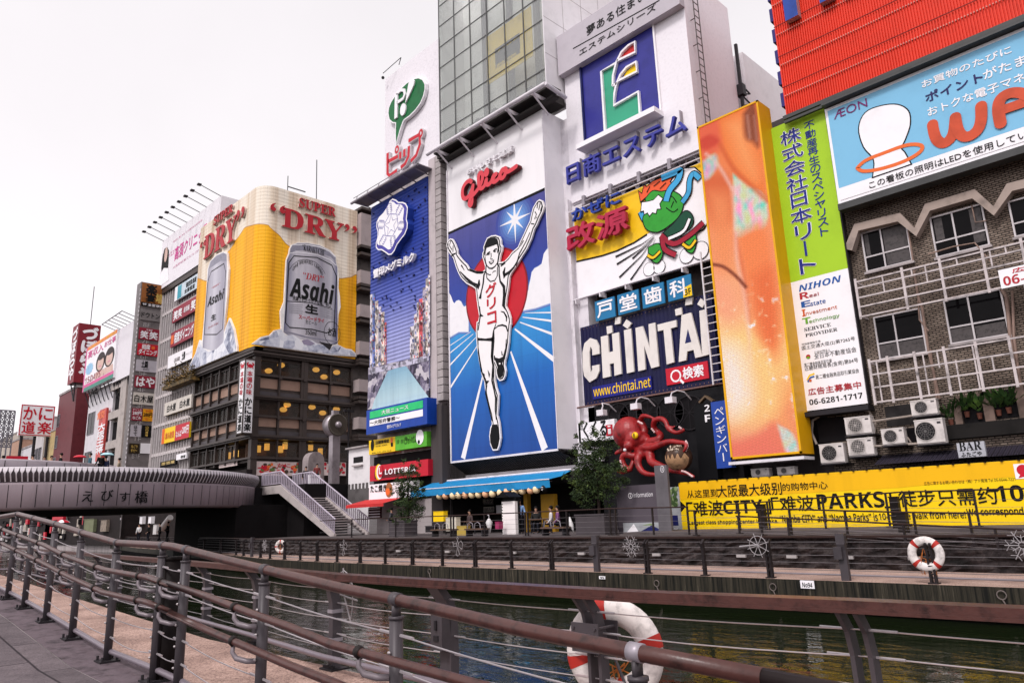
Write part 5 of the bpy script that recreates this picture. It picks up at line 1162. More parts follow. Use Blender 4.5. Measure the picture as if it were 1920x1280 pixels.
# the awning
a=at_y(812,905,30);b=at_y(1072,880,30);c0=at_y(812,926,28.2);c1=at_y(1030,906,28.2)
AW=M('awning_blue',(.012,.20,.44),.6,dirt=.15,scale=1.5);za_,zb_=(a.z+b.z)/2,(c0.z+c1.z)/2+.28
aw=empty('blue_awning',(-31,30,zb_),'bright blue canvas awning above a row of paper lanterns','awning');m=MB();n=16
for k in range(n):
    x0=a.x+(b.x-a.x)*k/n;x1=a.x+(b.x-a.x)*(k+1)/n;s0=.03*math.sin(k*1.9);s1=.03*math.sin((k+1)*1.9);w0=.05*math.sin(k*1.3);w1=.05*math.sin((k+1)*1.3)
    m.face([(x0,30,za_),(x1,30,za_),(x1,29.1,(za_+zb_)/2-.06+s1),(x0,29.1,(za_+zb_)/2-.06+s0)]);m.face([(x0,29.1,(za_+zb_)/2-.06+s0),(x1,29.1,(za_+zb_)/2-.06+s1),(x1,28.2,zb_),(x0,28.2,zb_)])
    m.face([(x0,28.2,zb_),(x1,28.2,zb_),(x1,28.2+w1,zb_-.42),(x0,28.2+w0,zb_-.42)])
m.build('canvas',AW,aw);m=MB();m.tube([(a.x,30.0,za_+.03),(b.x,30.0,za_+.03)],.06,8);m.tube([(a.x,28.2,zb_),(b.x,28.2,zb_)],.03,6)
for k in range(4): x=a.x+(b.x-a.x)*(k+.5)/4;m.tube([(x,30,za_-.5),(x,28.25,zb_-.05)],.025,6)
m.build('frame',STEEL_W,aw)
LANT=[M('lantern_cream',(.85,.66,.40),.6,dirt=.05),M('lantern_peach',(.85,.46,.26),.6,dirt=.05)]
for i,(x,y) in enumerate(((738,918),(783,917),(838,915),(880,912),(930,910),(980,908),(1030,905),(1083,902),(1135,900),(1193,893),(1245,884),(1303,882),(1358,878),(1420,873),(1463,869),(1525,862))):
    p=at_y(*zz(x,y),28.35);last=i==15
    rt=empty('paper_lantern',p,'small round paper lantern hanging under the blue awning' if not last else 'black lantern with white strokes at the right end of the lantern row','lantern','paper lanterns under the blue awning' if not last else None)
    m=MB();m.ball(p,.21,.21,.215,0,12,9);m.build('shade',BLACK if last else LANT[(i*7) % 3 % 2],rt,True)
    m=MB()
    for s_ in (.17,-.205): m.tube([p+Vector((0,0,s_)),p+Vector((0,0,s_+.035))],.075,10)
    m.tube([p+Vector((0,0,.2)),p+Vector((0,0,.34))],.008,5);m.build('cap',BLACK,rt)
    if i in (3,4,11,12,15):
        m=MB();f=FY(p.y-.19);q=(p.x,p.z)
        for (u,v),(u2,v2) in (((-.07,.06),(.07,.05)),((0,.1),(0,-.09)),((-.06,-.05),(.06,-.04))): m.stroke(f,[(q[0]+u,q[1]+v),(q[0]+u2,q[1]+v2)],.03,.012,px=False)
        m.build('mark',WHITE if last else INK,rt)
# tall white lantern sign with roof
fr2=FY(26.6);m=MB();m.prect(fr2,zz(1210,1215),zz(1300,955),-.35,0,0);tl_=tag(m.build('lantern_sign',M('paper_white',(.78,.73,.72),.6,dirt=.05)),'tall blank white lantern sign with a small black roof on the terrace','lantern sign')
m=MB();a0,b0=fr2.q(*zz(1185,930));a1,b1=fr2.q(*zz(1290,905));m.add([(a0,26.3,b0),(a1,26.3,b0),(a1,27.2,b0),(a0,27.2,b0),((a0+a1)/2,26.3,b1+.15),((a0+a1)/2,27.2,b1+.15)],[(0,1,4),(2,3,5),(0,4,5,3),(1,2,5,4),(0,3,2,1)]);m.prect(fr2,zz(1205,955),zz(1303,925),-.3,-.05);m.prect(fr2,zz(1296,1225),zz(1306,930),-.3,-.2);m.build('roof',BLACK,tl_)
m=MB();
for k in range(11): m.prect(fr2,zz(1204,985+k*21),zz(1211,978+k*21),-.3,.01)
m.build('hook',BLACK,tl_)
# tables, chairs, guests, small things on the terrace
WOOD=M('bench_wood',(.10,.055,.035),.6,dirt=.3)
def table(x,y,wd,label):
    rt=empty('cafe_table',(x,y,.95),label,'table');m=MB().box(x-wd,x+wd,y-.35,y+.35,1.62,1.66);m.build('tabletop',WOOD,rt)
    for sx_ in (-1,1):
        for sy in (-1,1): MB().box(x+sx_*(wd-.06)-.025,x+sx_*(wd-.06)+.025,y+sy*.28-.025,y+sy*.28+.025,.95,1.62).build('leg',STEEL_D,rt)
def bench(px0,px1,label):
    a=at_y(*zz(px0,1190),24.6);b=at_y(*zz(px1,1190),24.6);rt=empty('terrace_bench',(a.x,24.6,.95),label,'bench');m=MB().box(a.x,b.x,24.4,24.9,1.25,1.32);m.build('seat',WOOD,rt)
    for x in (a.x+.1,b.x-.1): MB().box(x-.04,x+.04,24.45,24.85,.95,1.25).build('leg',STEEL_D,rt)
    m=MB()
    for k in range(2): x=a.x+(b.x-a.x)*(.3+.4*k);m.tube([(x-.22,24.45,1.32),(x-.18,24.45,1.55),(x,24.45,1.63),(x+.18,24.45,1.55),(x+.22,24.45,1.32)],.02,6)
    m.build('armrest',STEEL,rt)
bench(690,845,'low wooden bench with steel hoops left of the hanging umbrella');bench(945,1080,'low wooden bench with steel hoops below the white umbrella');bench(1515,1690,'low wooden bench with steel hoops at the right end of the terrace')
for px,lab in ((850,'small cafe table beside the yellow post'),(990,'small cafe table behind the hanging umbrella'),(1500,'cafe table where two guests sit')):
    p=at_y(*zz(px,1130),27.4);table(p.x,27.4,.5,lab)
for px,yy,lab,sh,ps in ((1340,27.0,'waiter in a pale blue shirt standing beside the tall lantern sign',(.20,.32,.55),'stand'),(1462,27.4,'guest in a black top seated at the cafe table',(.03,.03,.03),'sit'),(1575,27.3,'guest in a white top seated at the cafe table',(.55,.52,.52),'sit'),(1625,27.2,'guest in a purple patterned coat leaning over the table',(.16,.06,.16),'sit'),(965,27.9,'guest with brown hair seated behind the small table',(.06,.04,.04),'sit'),(375,28.6,'passer-by in dark clothes at the snack shop',(.06,.06,.08),'stand')):
    p=at_y(*zz(px,1100),yy);person((p.x,yy,.95),lab.replace('waiter','person').replace('guest','person').replace('passer-by','person'),facing=rng.uniform(-1,1),shirt=sh,pose=ps)
p=at_y(*zz(1108,1130),25.0);m=MB();rt=empty('closed_umbrella',p,'closed white umbrella hooked on the terrace railing','umbrella')
m=MB();m.tube([p+Vector((0,0,.28)),p+Vector((0,0,.1)),p+Vector((.03,0,-.5))],[.05,.17,.02],8);m.build('canopy',M('clear_white',(.6,.58,.58),.3),rt,True);m=MB();m.tube([p+Vector((0,0,.28)),p+Vector((0,0,.42)),p+Vector((-.05,0,.47)),p+Vector((-.09,0,.42))],.014,6);m.build('handle',STEEL_W,rt)
p=at_y(*zz(1725,1135),25.0);rt=empty('closed_umbrella',p,'folded white umbrella leaning at the right end of the terrace','umbrella');MB().tube([p+Vector((-.08,0,.35)),p+Vector((0,0,0)),p+Vector((.12,0,-.3))],[.03,.11,.02],8).build('canopy',M('clear_white',(.6,.58,.58),.3),rt,True);MB().tube([p+Vector((-.08,0,.35)),p+Vector((-.1,0,.5))],.014,6).build('handle',STEEL_D,rt)
for (x0,y0,x1,y1),mat,lab,nm in (((785,1180,860,1075),M('menu_stand',(.55,.50,.42),.6),'cream menu stand on the terrace','menu_stand'),((868,1215,935,1140),M('crate_yellow',(.40,.28,.06),.6),'dull yellow crate behind the terrace railing','crate'),((690,1110,765,1030),YELLOW,'yellow placard with black marks on the cafe post','placard'),((630,1190,690,1140),STEEL_D,'dark bin beside the planter','bin'),((1155,1165,1180,1110),M('sign_magenta',(.30,.03,.10),.5),'magenta bag beside the tall lantern sign','bag')):
    f=FY(26.0);m=MB();m.prect(f,zz(x0,y1 if y1 > y0 else y0),zz(x1,min(y0,y1)),-.3,0);m.prect(f,zz(x0-2,min(y0,y1)+6),zz(x1+2,min(y0,y1)),-.32,.02);tag(m.build(nm,mat),lab,nm.replace('_',' '))

# ================================================================ the white E billboard (31.5 m plane)
EY=31.5;fr=FY(EY);ez=zoom(1040,0,3.048);X0=-26.55;X1=-17.75;EZ0,EZ1=20.0,29.2
es=empty('estate_billboard',(-22,EY,EZ0),'white perforated billboard with a blue panel and a green capital E emblem','billboard')
PERF=M('perforated_white',(.76,.72,.76),.45,dirt=.07,scale=6)
m=MB();m.box(X0,X1,EY,EY+5,EZ0,31);m.build('board',PERF,es)
fh=FY(EY-.5);HD=M('header_grey',(.46,.42,.46),.5,dirt=.06);h0=fh.q(*ez(60,412));h1=fh.q(*ez(716,0))
m=MB();m.box(X0-.05,X1+.02,EY-.5,EY-.01,h0[1],31.2);hd=m.build('header',HD,es)
m=MB();m.text(fh,'夢ある住まい',ez(185,208),ez(520,-60),0,.02,bold=.008);m.text(fh,'エステムシリーズ',ez(143,322),ez(578,18),0,.02,bold=.008);m.stroke(fh,[ez(105,280),ez(600,3)],.07,.012);m.build('header_lettering',INK,hd)
EB=M('panel_blue',(.035,.035,.23),.3,dirt=.15);m=MB()
cs=[ez(155,388),ez(560,142),ez(612,640),ez(190,852)];ab=[fr.q(*p) for p in cs];a0=(ab[0][0]+ab[3][0])/2;a1=(ab[1][0]+ab[2][0])/2;b1=(ab[0][1]+ab[1][1])/2;b0=(ab[2][1]+ab[3][1])/2
m.fbox(fr,a0,a1,b0,b1,.02,.03,0);m.fbox(fr,a0-.12,a0,b0,b1+.12,.0,.16,1);m.fbox(fr,a0,a1,b1,b1+.12,.0,.16,1)
m.build('blue_panel',[EB,NAVY],es);m=MB();m.fbox(fr,a0-.15,a1+.15,b0-.3,b0,.001,.9);m.fbox(fr,a1,a1+.1,b0,b1,.001,.14);m.build('ledge',WHITE,es)
m=MB();G_=M('emblem_green',(.04,.32,.19),.35,dirt=.1)
m.poly(fr,[ez(*p) for p in [(280,415),(348,380),(338,500),(360,488),(348,612),(488,540),(498,698),(308,792)]],.045,mi=0)
m.poly(fr,[ez(*p) for p in [(378,344),(398,305),(430,270),(462,252),(464,305)]],.045,mi=1);m.poly(fr,[ez(*p) for p in [(386,460),(412,412),(440,388),(470,368),(474,416)]],.045,mi=2)
def es_(pts): m.stroke(fr,[ez(*p) for p in pts],.13,.20,.03,3)
es_([(300,790),(276,415),(356,370)]);es_([(342,498),(344,440),(362,365),(392,305),(430,268),(468,246),(470,306),(366,356)]);es_([(342,498),(364,486)]);es_([(364,486),(385,435),(420,392),(475,360),(480,416),(376,468)]);es_([(364,480),(352,540),(348,610),(488,530),(500,690)])
m.build('emblem',[G_,M('emblem_red',(.55,.03,.03),.35),YELLOW,WHITE],es)
m=MB();m.text(fr,'日商エステム',ez(100,1066),ez(768,645),0,.25,depth=.22,bold=.022);m.build('lettering',M('letter_violet',(.045,.05,.30),.4),es)
m=MB()
for k in range(6): a=X0+1+k*1.4;m.fbox(fr,a,a+.06,fr.q(*ez(300,900))[1]-.6,fr.q(*ez(300,900))[1]+.6,0,.25)
m.build('letter_bracket',STEEL,es)
fx_=FX(X1);m=MB()
for dy in (.5,1.0): m.box(X1+.25,X1+.29,EY+dy-.02,EY+dy+.02,21,31)
for k in range(22): m.box(X1+.255,X1+.285,EY+.5,EY+1.0,21.2+k*.43,21.24+k*.43)
for k in range(6): m.box(X1,X1+.25,EY+.5,EY+.54,21.5+k*1.6,21.54+k*1.6)
m.build('ladder',M('ladder_dark',(.08,.06,.06),.5),es)
m=MB();X,Yb=X1+.12,EY+5.2;m.box(X-.08,X+.08,Yb,Yb+.16,19,28.6);m.box(X-.25,X+.2,Yb-.1,Yb+.3,25.2,25.9)
for k in range(9): z=19.5+k*.72;m.tube([(X,Yb,z),(X+.1,Yb+.95,z+.36)],.05,5);m.tube([(X+.1,Yb+.95,z+.36),(X,Yb,z+.72)],.05,5)
m.build('truss',STEEL_D,es)
m=MB();m.box(-26,-18,38.3,56,.95,29);tag(m.build('rear_block',M('side_white',(.72,.69,.71))),'plain pale wall of a rear building seen between the E billboard and the red wall','building')
# dark building body behind the centre signs
m=MB();m.box(-26.0,-13.2,32.6,44,.95,20.4);cb3=tag(m.build('sign_block',M('dark_concrete',(.06,.05,.05))),'dark building hidden behind the stacked yellow, navy and octopus signs','building')  # same dark colour as the recess by the tile column
m=MB();TR=FY(32.3)
for k in range(9): x=-26+k*1.0;m.tube([(x,31.9,19.4),(x+.5,31.9,20.5)],.06,5);m.tube([(x+.5,31.9,20.5),(x+1,31.9,19.4)],.06,5)
m.tube([(-26.3,31.4,19.75),(-17.3,31.4,19.75)],.05,6)
for k in range(5): m.box(-25.6+k*2,-25.4+k*2,31.3,32.2,19.5,20.1)
m.build('truss',STEEL,cb3)
m=MB();m.box(-26.75,-26.6,31.2,32.8,5,20.2);m.box(-17.6,-17.4,31.6,32.6,12,20);m.each('side_frame',STEEL_W,cb3)

# ================================================================ yellow medicine billboard: a plain stand-in for its painted figure
kz=zoom(1040,280,4.267);KZ0,KZ1=14.0,19.25;KX0,KX1=-26.45,-17.3
kg=empty('medicine_billboard',(-22,EY,KZ0),'yellow and white billboard with blue and red letters and swirling ribbons','billboard')
MB().box(KX0,KX1,EY,EY+.3,KZ0,KZ1).build('board',WHITE,kg)
def kq(pts): return [(min(max(a,KX0+.02),KX1-.02),min(max(b,KZ0+.02),KZ1-.02)) for a,b in (fr.q(*kz(*p)) for p in pts)]
m=MB();KY=M('billboard_yellow',(.82,.50,.01),.4,dirt=.06)
m.poly(fr,kq([(120,440),(1180,-40),(1180,230),(1000,500),(800,640),(640,745),(500,812),(380,852),(120,918)]),.01,mi=0,px=False)
m.stroke(fr,kq([(120,918),(380,852),(500,812),(640,745),(740,680)]),.10,.02,mi=1,px=False)
cloud_=kq([(850,300),(930,180),(1040,130),(1120,150),(1230,250),(1240,560),(1190,640),(1040,700),(900,640),(820,460)])
m.poly(fr,inset(cloud_,-.07),.03,mi=1,px=False);m.poly(fr,cloud_,.04,mi=2,px=False)
for pts in ([(490,860),(700,760),(800,690)],[(500,920),(690,800),(800,700)],[(625,875),(740,770),(800,700)],[(520,1025),(700,850),(800,710)],[(610,1045),(740,860),(810,720)]): m.stroke(fr,kq(pts),[.10,.05,.02],.045,mi=1,px=False)
for ctr,rr in (((760,960),.36),(((840,940)),.36),((1060,850),.4),((1170,810),.45)): a,b=fr.q(*kz(*ctr));m.poly(fr,[(min(a+rr*1.08*math.cos(t*.35),KX1-.02),b+rr*1.08*math.sin(t*.35)) for t in range(18)],.05,mi=1,px=False);m.poly(fr,[(min(a+rr*math.cos(t*.35),KX1-.02),b+rr*math.sin(t*.35)) for t in range(18)],.055,mi=2,px=False)
def rib(pts,wd,mi,c_):
    P=kq(curve(pts,5));m.stroke(fr,P,wd+.12,c_,mi=1,px=False);m.stroke(fr,P,wd,c_+.006,mi=mi,px=False)
rib([(690,500),(730,570),(800,560)],.26,3,.06)
# soft green, orange and dark green patches
def patch(pts,mi,c_,gr=.06):
    P=kq(curve(pts+pts[:1],4)[:-1]);m.poly(fr,inset(P,-gr),c_,mi=1,px=False);m.poly(fr,P,c_+.006,mi=mi,px=False)
TUFT=kq([(695,420),(678,340),(706,362),(722,282),(742,306),(785,232),(802,258),(858,200),(872,240),(945,232),(925,262),(955,292),(915,304),(938,338),(880,350),(800,340),(735,385)]);m.poly(fr,inset(TUFT,-.06),.07,mi=1,px=False);m.poly(fr,TUFT,.076,mi=5,px=False)
patch([(735,400),(790,340),(860,345),(930,335),(1010,375),(1035,440),(1005,530),(930,605),(830,662),(745,640),(715,560),(745,480)],6,.085)
SCAL=kq([(708,430),(700,500),(722,492),(728,522),(752,508),(768,535),(790,508),(818,515),(826,480),(856,478),(846,440),(872,400),(838,372),(800,412),(750,425)]);m.poly(fr,inset(SCAL,-.05),.10,mi=1,px=False);m.poly(fr,SCAL,.106,mi=2,px=False)
for pts in ([(890,400),(945,380),(985,430)],[(900,470),(955,505),(995,480)],[(960,420),(940,470)],[(800,300),(850,260)],[(850,320),(900,270)],[(745,350),(770,300)]): m.stroke(fr,kq(curve(pts,4)),.05,.109,mi=1,px=False)
patch([(870,680),(960,600),(1050,500),(1110,540),(1100,620),(1000,690),(900,730)],8,.095)
patch([(760,790),(840,760),(870,840),(830,910),(770,870)],6,.10);patch([(1050,700),(1120,670),(1140,740),(1110,830),(1050,790)],6,.10)
rib([(900,420),(930,330),(1000,240),(1010,150),(950,120),(860,200)],.34,3,.11);rib([(1030,430),(1080,350),(1090,250),(1120,200),(1170,240)],.26,3,.112)
rib([(860,690),(960,760),(1090,690),(1200,590)],.26,4,.12);rib([(870,700),(890,800),(980,850)],.26,4,.122)
rib([(1090,560),(1040,660),(920,720)],.16,2,.124)
rib([(755,850),(800,870),(855,820)],.14,0,.13);rib([(1035,760),(1090,790),(1140,730)],.14,0,.13)
m.build('picture',[KY,BLACK,WHITE,M('ribbon_blue',(.05,.34,.62),.4),M('ribbon_red',(.32,.01,.03),.4),M('patch_orange',(.75,.10,.03),.4),M('patch_green',(.03,.30,.03),.4),GREEN,M('patch_dark_green',(.005,.06,.03),.4)],kg)
m=MB();m.text(fr,'かぜに',kz(178,592),kz(552,345),0,.25,depth=.2,bold=.035);m.build('blue_lettering',M('letter_blue',(.02,.05,.30),.4),kg)
m=MB();m.text(fr,'改源',kz(145,832),kz(612,462),0,.25,depth=.25,bold=.035);m.build('red_lettering',M('letter_crimson',(.42,.02,.06),.4),kg)
m=MB();m.tube([(KX0-.2,EY-.25,KZ0-.1),(KX1+.3,EY-.25,KZ0-.1)],.045,6);m.tube([(KX0-.2,EY-.25,KZ1+.1),(KX1+.3,EY-.25,KZ1+.1)],.045,6)
for k in range(6): x=KX0+k*1.8;m.box(x-.04,x+.04,EY-.28,EY+.3,KZ0-.35,KZ0-.05)
m.build('rail',STEEL_W,kg)
# four dentist panels
for ch,x0,yt,x1,yb,lab in (('戸',1113,556,1153,584,'blue dentist panel with the plain door character, first of the row of four'),('堂',1155,543,1198,571,'blue dentist panel with the hall character, second of the row of four'),('歯',1200,526,1245,557,'blue dentist panel with the crowded tooth character, third of the row of four'),('科',1247,511,1296,543,'blue dentist panel with a yellow 3F corner, last of the row of four')):
    f=FY(31.2);a0=f.q(x0,yt)[0];a1=f.q(x1,yt)[0];z1,z0=13.42,12.28;m=MB();m.fbox(f,a0+.05,a1-.05,z0,z1,-.08,0)
    o_=tag(m.build('dentist_panel',M('dentist_blue',(.015,.16,.34),.35,dirt=.08)),lab,'sign');m=MB();w_=a1-a0
    m.text(f,ch,(a0+.2,z0+.16),(a1-.2-(.12 if ch=='科' else 0),z1-.14),0,.012,bold=.025,px=False)
    if ch=='科': m.poly(f,[(a1-.05,z0),(a1-.05,z0+.6),(a1-.52,z0+.5),(a1-.58,z0)],.02,mi=1,px=False);m.text(f,'3F',(a1-.47,z0+.08),(a1-.1,z0+.42),2,.03,px=False,style=BOLD)
    m.build('lettering',[WHITE,YELLOW,INK],o_)
# CHINTAI
cz=zoom(1040,560,3.765);CZ0,CZ1,CX0,CX1=7.75,12.15,-26.45,-17.9
ct=empty('rental_billboard',(-22,EY,CZ0),'dark navy billboard with giant white capitals and a red search button','billboard')
MB().box(CX0,CX1,EY,EY+.4,CZ0,CZ1+.1).build('board',ribbed('navy_ribs',(.006,.006,.045),'X',4.0,.35),ct)
m=MB();cs_=lambda pts,wd: m.stroke(fr,[cz(*p) for p in pts],wd,.12,.02,0)
cs_([(300,395),(298,350),(285,318),(262,310),(240,330),(230,380),(232,480),(240,530),(262,558),(285,540),(300,505),(298,470)],.52)
for P in ([(335,270),(385,258),(392,380),(422,372),(414,250),(462,238),(482,530),(432,545),(428,455),(398,462),(404,548),(350,562)],[(498,225),(548,212),(570,515),(520,528)],[(580,208),(630,195),(680,350),(672,182),(718,170),(746,478),(692,492),(640,330),(650,500),(600,512)],[(735,185),(868,152),(870,200),(828,212),(852,450),(800,465),(778,222),(738,232)],[(905,118),(972,100),(1052,408),(1002,420),(990,362),(945,374),(938,435),(885,448)],[(1030,88),(1078,76),(1100,395),(1052,408)],
          [(375,198),(412,190),(416,240),(380,252)],[(437,138),(478,128),(472,178),(434,184)],[(516,148),(552,176),(524,214),(490,190)],[(858,78),(904,64),(908,112),(864,122)],[(935,2),(982,-8),(978,42),(930,50)],[(1040,0),(1072,28),(1052,66),(1015,42)]):
    m.poly(fr,[cz(*p) for p in P],.125,.02,0)
a_,b_3=fr.q(*cz(945,300))
m.build('capitals',M('bone_white',(.70,.65,.62),.5,dirt=.1),ct)
m=MB();m.poly(fr,[cz(*p) for p in [(930,318),(950,215),(975,306)]],.13,mi=0);m.build('counter',NAVY,ct)
m=MB();m.prect(fr,cz(275,712),cz(684,545),.02,.06,0);m.text(fr,'www.chintai.net',cz(282,692),cz(678,548),1,.07,style=SANS,bold=.012);m.build('web_strip',[M('strip_blue',(.012,.014,.19),.4),YELLOW],ct)
m=MB();q=[cz(790,515),cz(1082,420),cz(1096,540),cz(812,630)];A=[fr.q(*p) for p in q];m.fbox(fr,A[0][0],A[1][0],(A[2][1]+A[3][1])/2,(A[0][1]+A[1][1])/2,.02,.08,0);m.text(fr,'検索',cz(915,570),cz(1052,462),1,.09,bold=.03)
a,b=fr.q(*cz(862,545));m.stroke(fr,[(a+.28*math.cos(k*.524),b+.28*math.sin(k*.524)) for k in range(12)],.09,.09,mi=1,px=False,closed=True);m.stroke(fr,[(a+.2,b-.2),(a+.42,b-.44)],.12,.09,mi=1,px=False);m.build('search_button',[RED,WHITE],ct)
m=MB();m.tube([(CX0-.3,EY-.3,CZ0-.12),(CX1+.4,EY-.3,CZ0-.12)],.05,6)
for k in range(36): x=CX0+k*.24;m.box(x,x+.05,EY-.02,EY,CZ0+.06,CZ0+.12);m.box(x,x+.05,EY-.02,EY,CZ1-.05,CZ1)
m.build('lamp_rail',M('rail_rust',(.16,.09,.08),.6),ct)
f=FY(31.0);p0=f.q(*cz(1075,0));p1=f.q(*cz(1118,640));p2=f.q(*cz(1130,0));xl_,xr_=p1[0]+.05,p1[0]+.75;m=MB()
for x in (xl_,xr_): m.fbox(f,x-.035,x+.035,7.6,14.3,-.04,.04)
z=7.8
while z < 14.2: m.fbox(f,xl_,xr_,z-.02,z+.02,-.02,.02);z +=.40
tag(m.build('ladder',STEEL_W),'white steel ladder fixed between the rental billboard and the screen','ladder')
# floodlights over the octopus wall
oz=zoom(1160,740,7.53)
for i,(px,py,ax,ay) in enumerate(((1128,769,1156,772),(1192,757,1229,762),(1257,745,1297,750))):
    p=at_y(px,py,30.2);q=at_y(ax,ay,31.6);m=MB();m.tube([q,Vector((q.x,31.0,q.z+.35)),Vector((q.x-.15,30.6,q.z+.42)),Vector((p.x+.1,30.2,p.z+.22)),p],.035,6);m.box(p.x-.22,p.x+.22,p.y-.18,p.y+.18,p.z-.28,p.z+.02)
    tag(m.build('floodlight',STEEL_W),('small white floodlight on a bent arm above the brush script sign','small white floodlight on a bent arm above the octopus head','small white floodlight on a bent arm nearest the ladder')[i],'floodlight')
wl=FY(31.6);m=MB();m.box(-26.3,-17.2,31.6,32.0,.95,7.6);ow=tag(m.build('octopus_wall',M('black_panel',(.018,.017,.02),.6,dirt=.3,scale=3)),'black restaurant front with big round fans behind the red octopus','restaurant front');m=MB()
for px,py,r_ in ((190,330,.8),(430,260,.75),(740,240,.8),(1010,250,.85),(10,300,.7)):
    a,b=wl.q(*oz(px,py));m.poly(wl,[(a+r_*math.cos(k*.3),b+r_*math.sin(k*.3)) for k in range(21)],.05,.01,0,px=False);m.stroke(wl,[(a+r_*math.cos(k*.3),b+r_*math.sin(k*.3)) for k in range(21)],.05,.09,.01,1,px=False,closed=True)
    for k in range(4): f=k*math.pi/4;m.stroke(wl,[(a+r_*math.cos(f),b+r_*math.sin(f)),(a-r_*math.cos(f),b-r_*math.sin(f))],.02,.08,mi=1,px=False)
m.build('fan',[DARK,STEEL_D],ow)
f=FY(31.2);m=MB();m.prect(f,cz(166,1020),cz(420,845),-.25,0);bs=tag(m.build('brush_sign',WHITE),'white sign with black brush script and a red seal left of the octopus','sign');m=MB();m.text(f,'くくる',cz(208,985),cz(365,850),0,.02,bold=.03);m.prect(f,cz(366,970),cz(408,885),.015,.02,1);m.prect(f,cz(376,905),cz(395,893),.021,.024,2);m.prect(f,cz(380,955),cz(398,915),.021,.024,2);m.text(f,'道頓堀',cz(170,930),cz(200,870),0,.02,vert=True);m.build('lettering',[INK,RED,WHITE],bs)
m=MB();m.prect(FY(30.9),cz(165,1160),cz(330,1035),-.2,0);tag(m.build('white_shutter',M('shutter_white',(.50,.47,.50),.6,dirt=.2)),'pale shutter panel behind the feathery tree','shutter')
# the octopus
OY=30.9;od=FY(OY);oc=empty('octopus_sculpture',at_y(1240,890,OY),'giant red octopus sculpture with a yellow eye clutching a dumpling','sculpture')
OR=M('octopus_red',(.27,.010,.012),.4,dirt=.45,scale=2.6,bump=.4,spec=.4)
def op(x,y,c_=.4): a,b=od.q(*oz(x,y));return od.P(a,b,c_)
def ow_(r_): return r_*.0046
m=MB();h=op(205,545,.35);m.ball(h,ow_(190),.8,ow_(185),0,20,14);m.ball(op(310,640,.6),ow_(110),.5,ow_(110),0,14,10);m.ball(op(420,640,.6),ow_(110),.45,ow_(85),0,14,10);m.ball(op(300,730,.9),ow_(62),.3,ow_(58),0,12,8);m.ball(op(420,585,.9),ow_(60),.28,ow_(55),0,12,8);m.ball(op(440,790,.5),ow_(120),.4,ow_(100),0,14,10)
def arm(pts,r0,r1):
    P=curve([tuple(op(x,y,c_)) for x,y,c_ in pts],6);n=len(P);m.tube(P,[.86*ow_(r0+(r1-r0)*(k/(n-1))**.8) for k in range(n)],10)
arm([(400,620,.4),(400,500,.2),(365,380,.3),(420,310,.5),(520,315,.6),(600,345,.6)],62,16)
arm([(420,680,.6),(640,650,.7),(690,600,.6),(620,545,.3),(565,470,.4),(610,375,.6),(720,350,.7),(800,400,.8),(850,490,.9),(950,545,.9),(1030,530,.9),(1075,500,.9)],52,22)
arm([(860,470,.9),(910,472,.9),(950,455,.9)],24,8)
arm([(440,740,.7),(600,750,.8),(780,695,.9),(900,670,1.0),(1040,685,1.1),(1130,700,1.1),(1145,760,1.2),(1110,825,1.2)],55,16)
arm([(470,800,.5),(560,850,.7),(620,950,.9),(760,1010,1.0),(900,1060,1.0),(1060,1095,1.0),(1150,1120,1.0),(1240,1165,1.0)],75,18)
arm([(420,820,.6),(430,900,.9),(450,1000,1.0),(540,1100,1.1),(680,1130,1.1),(800,1105,1.1),(890,1135,1.1)],66,14)
arm([(380,860,.5),(330,870,.8),(250,850,.9),(205,900,.9),(225,990,.9),(300,1060,.9),(330,980,.8),(320,930,.7)],50,30)
arm([(120,780,.2),(60,810,.4),(20,840,.4)],45,20);arm([(300,1040,.7),(200,1090,.8),(120,1080,.8)],45,20)
body=m.build('body',OR,oc,True);rm=body.modifiers.new('one_skin','REMESH');rm.mode='VOXEL';rm.voxel_size=.045;rm.use_smooth_shade=True
sm=body.modifiers.new('smooth','SMOOTH');sm.iterations=4
m=MB();e=op(427,588,1.16);m.ball(e,.72*ow_(55),.1,.68*ow_(55),0,14,8);m.ball(op(428,585,1.25),ow_(8),.04,ow_(24),1);m.ball(op(292,790,1.2),ow_(16),.1,ow_(18),2);m.build('eye',[M('eye_yellow',(.85,.50,.01),.25),BLACK,WHITE],oc,True)
m=MB()
for pts in ([(1135,670),(1150,700),(1155,740),(1140,780),(1120,815)],[(1080,1080),(1120,1090),(1160,1110),(1195,1135),(1225,1155)],[(760,1095),(800,1090),(840,1105),(880,1125)],[(465,395),(490,410),(520,425)],[(215,940),(225,980),(240,1020),(255,1060)],[(1040,475),(1065,492)],[(655,500),(690,540)]):
    for x,y in curve(pts,2): m.ball(op(x,y,1.12),.055,nu=7,nv=5)
m.build('sucker',M('sucker_pink',(.66,.45,.45),.4),oc)
bl=op(1000,890,.9);m=MB();m.ball(bl,ow_(138),ow_(138),ow_(140),0,24,16)
fb=FY(bl.y-ow_(120))
dm=tag(m.build('dumpling_ball',M('dumpling_sauce',(.06,.03,.018),.35,dirt=.3),None,True),'round brown dumpling with pale drips held by the octopus','sculpture');m=MB();R0=ow_(140)
def sph(u,v,e=1.015): r_=math.sqrt(max(.02,1-u*u-v*v));return bl+Vector((u*R0*e,-r_*R0*e,v*R0*e))
r6=random.Random(4)
lo=[(-.97+1.94*k/30) for k in range(31)]
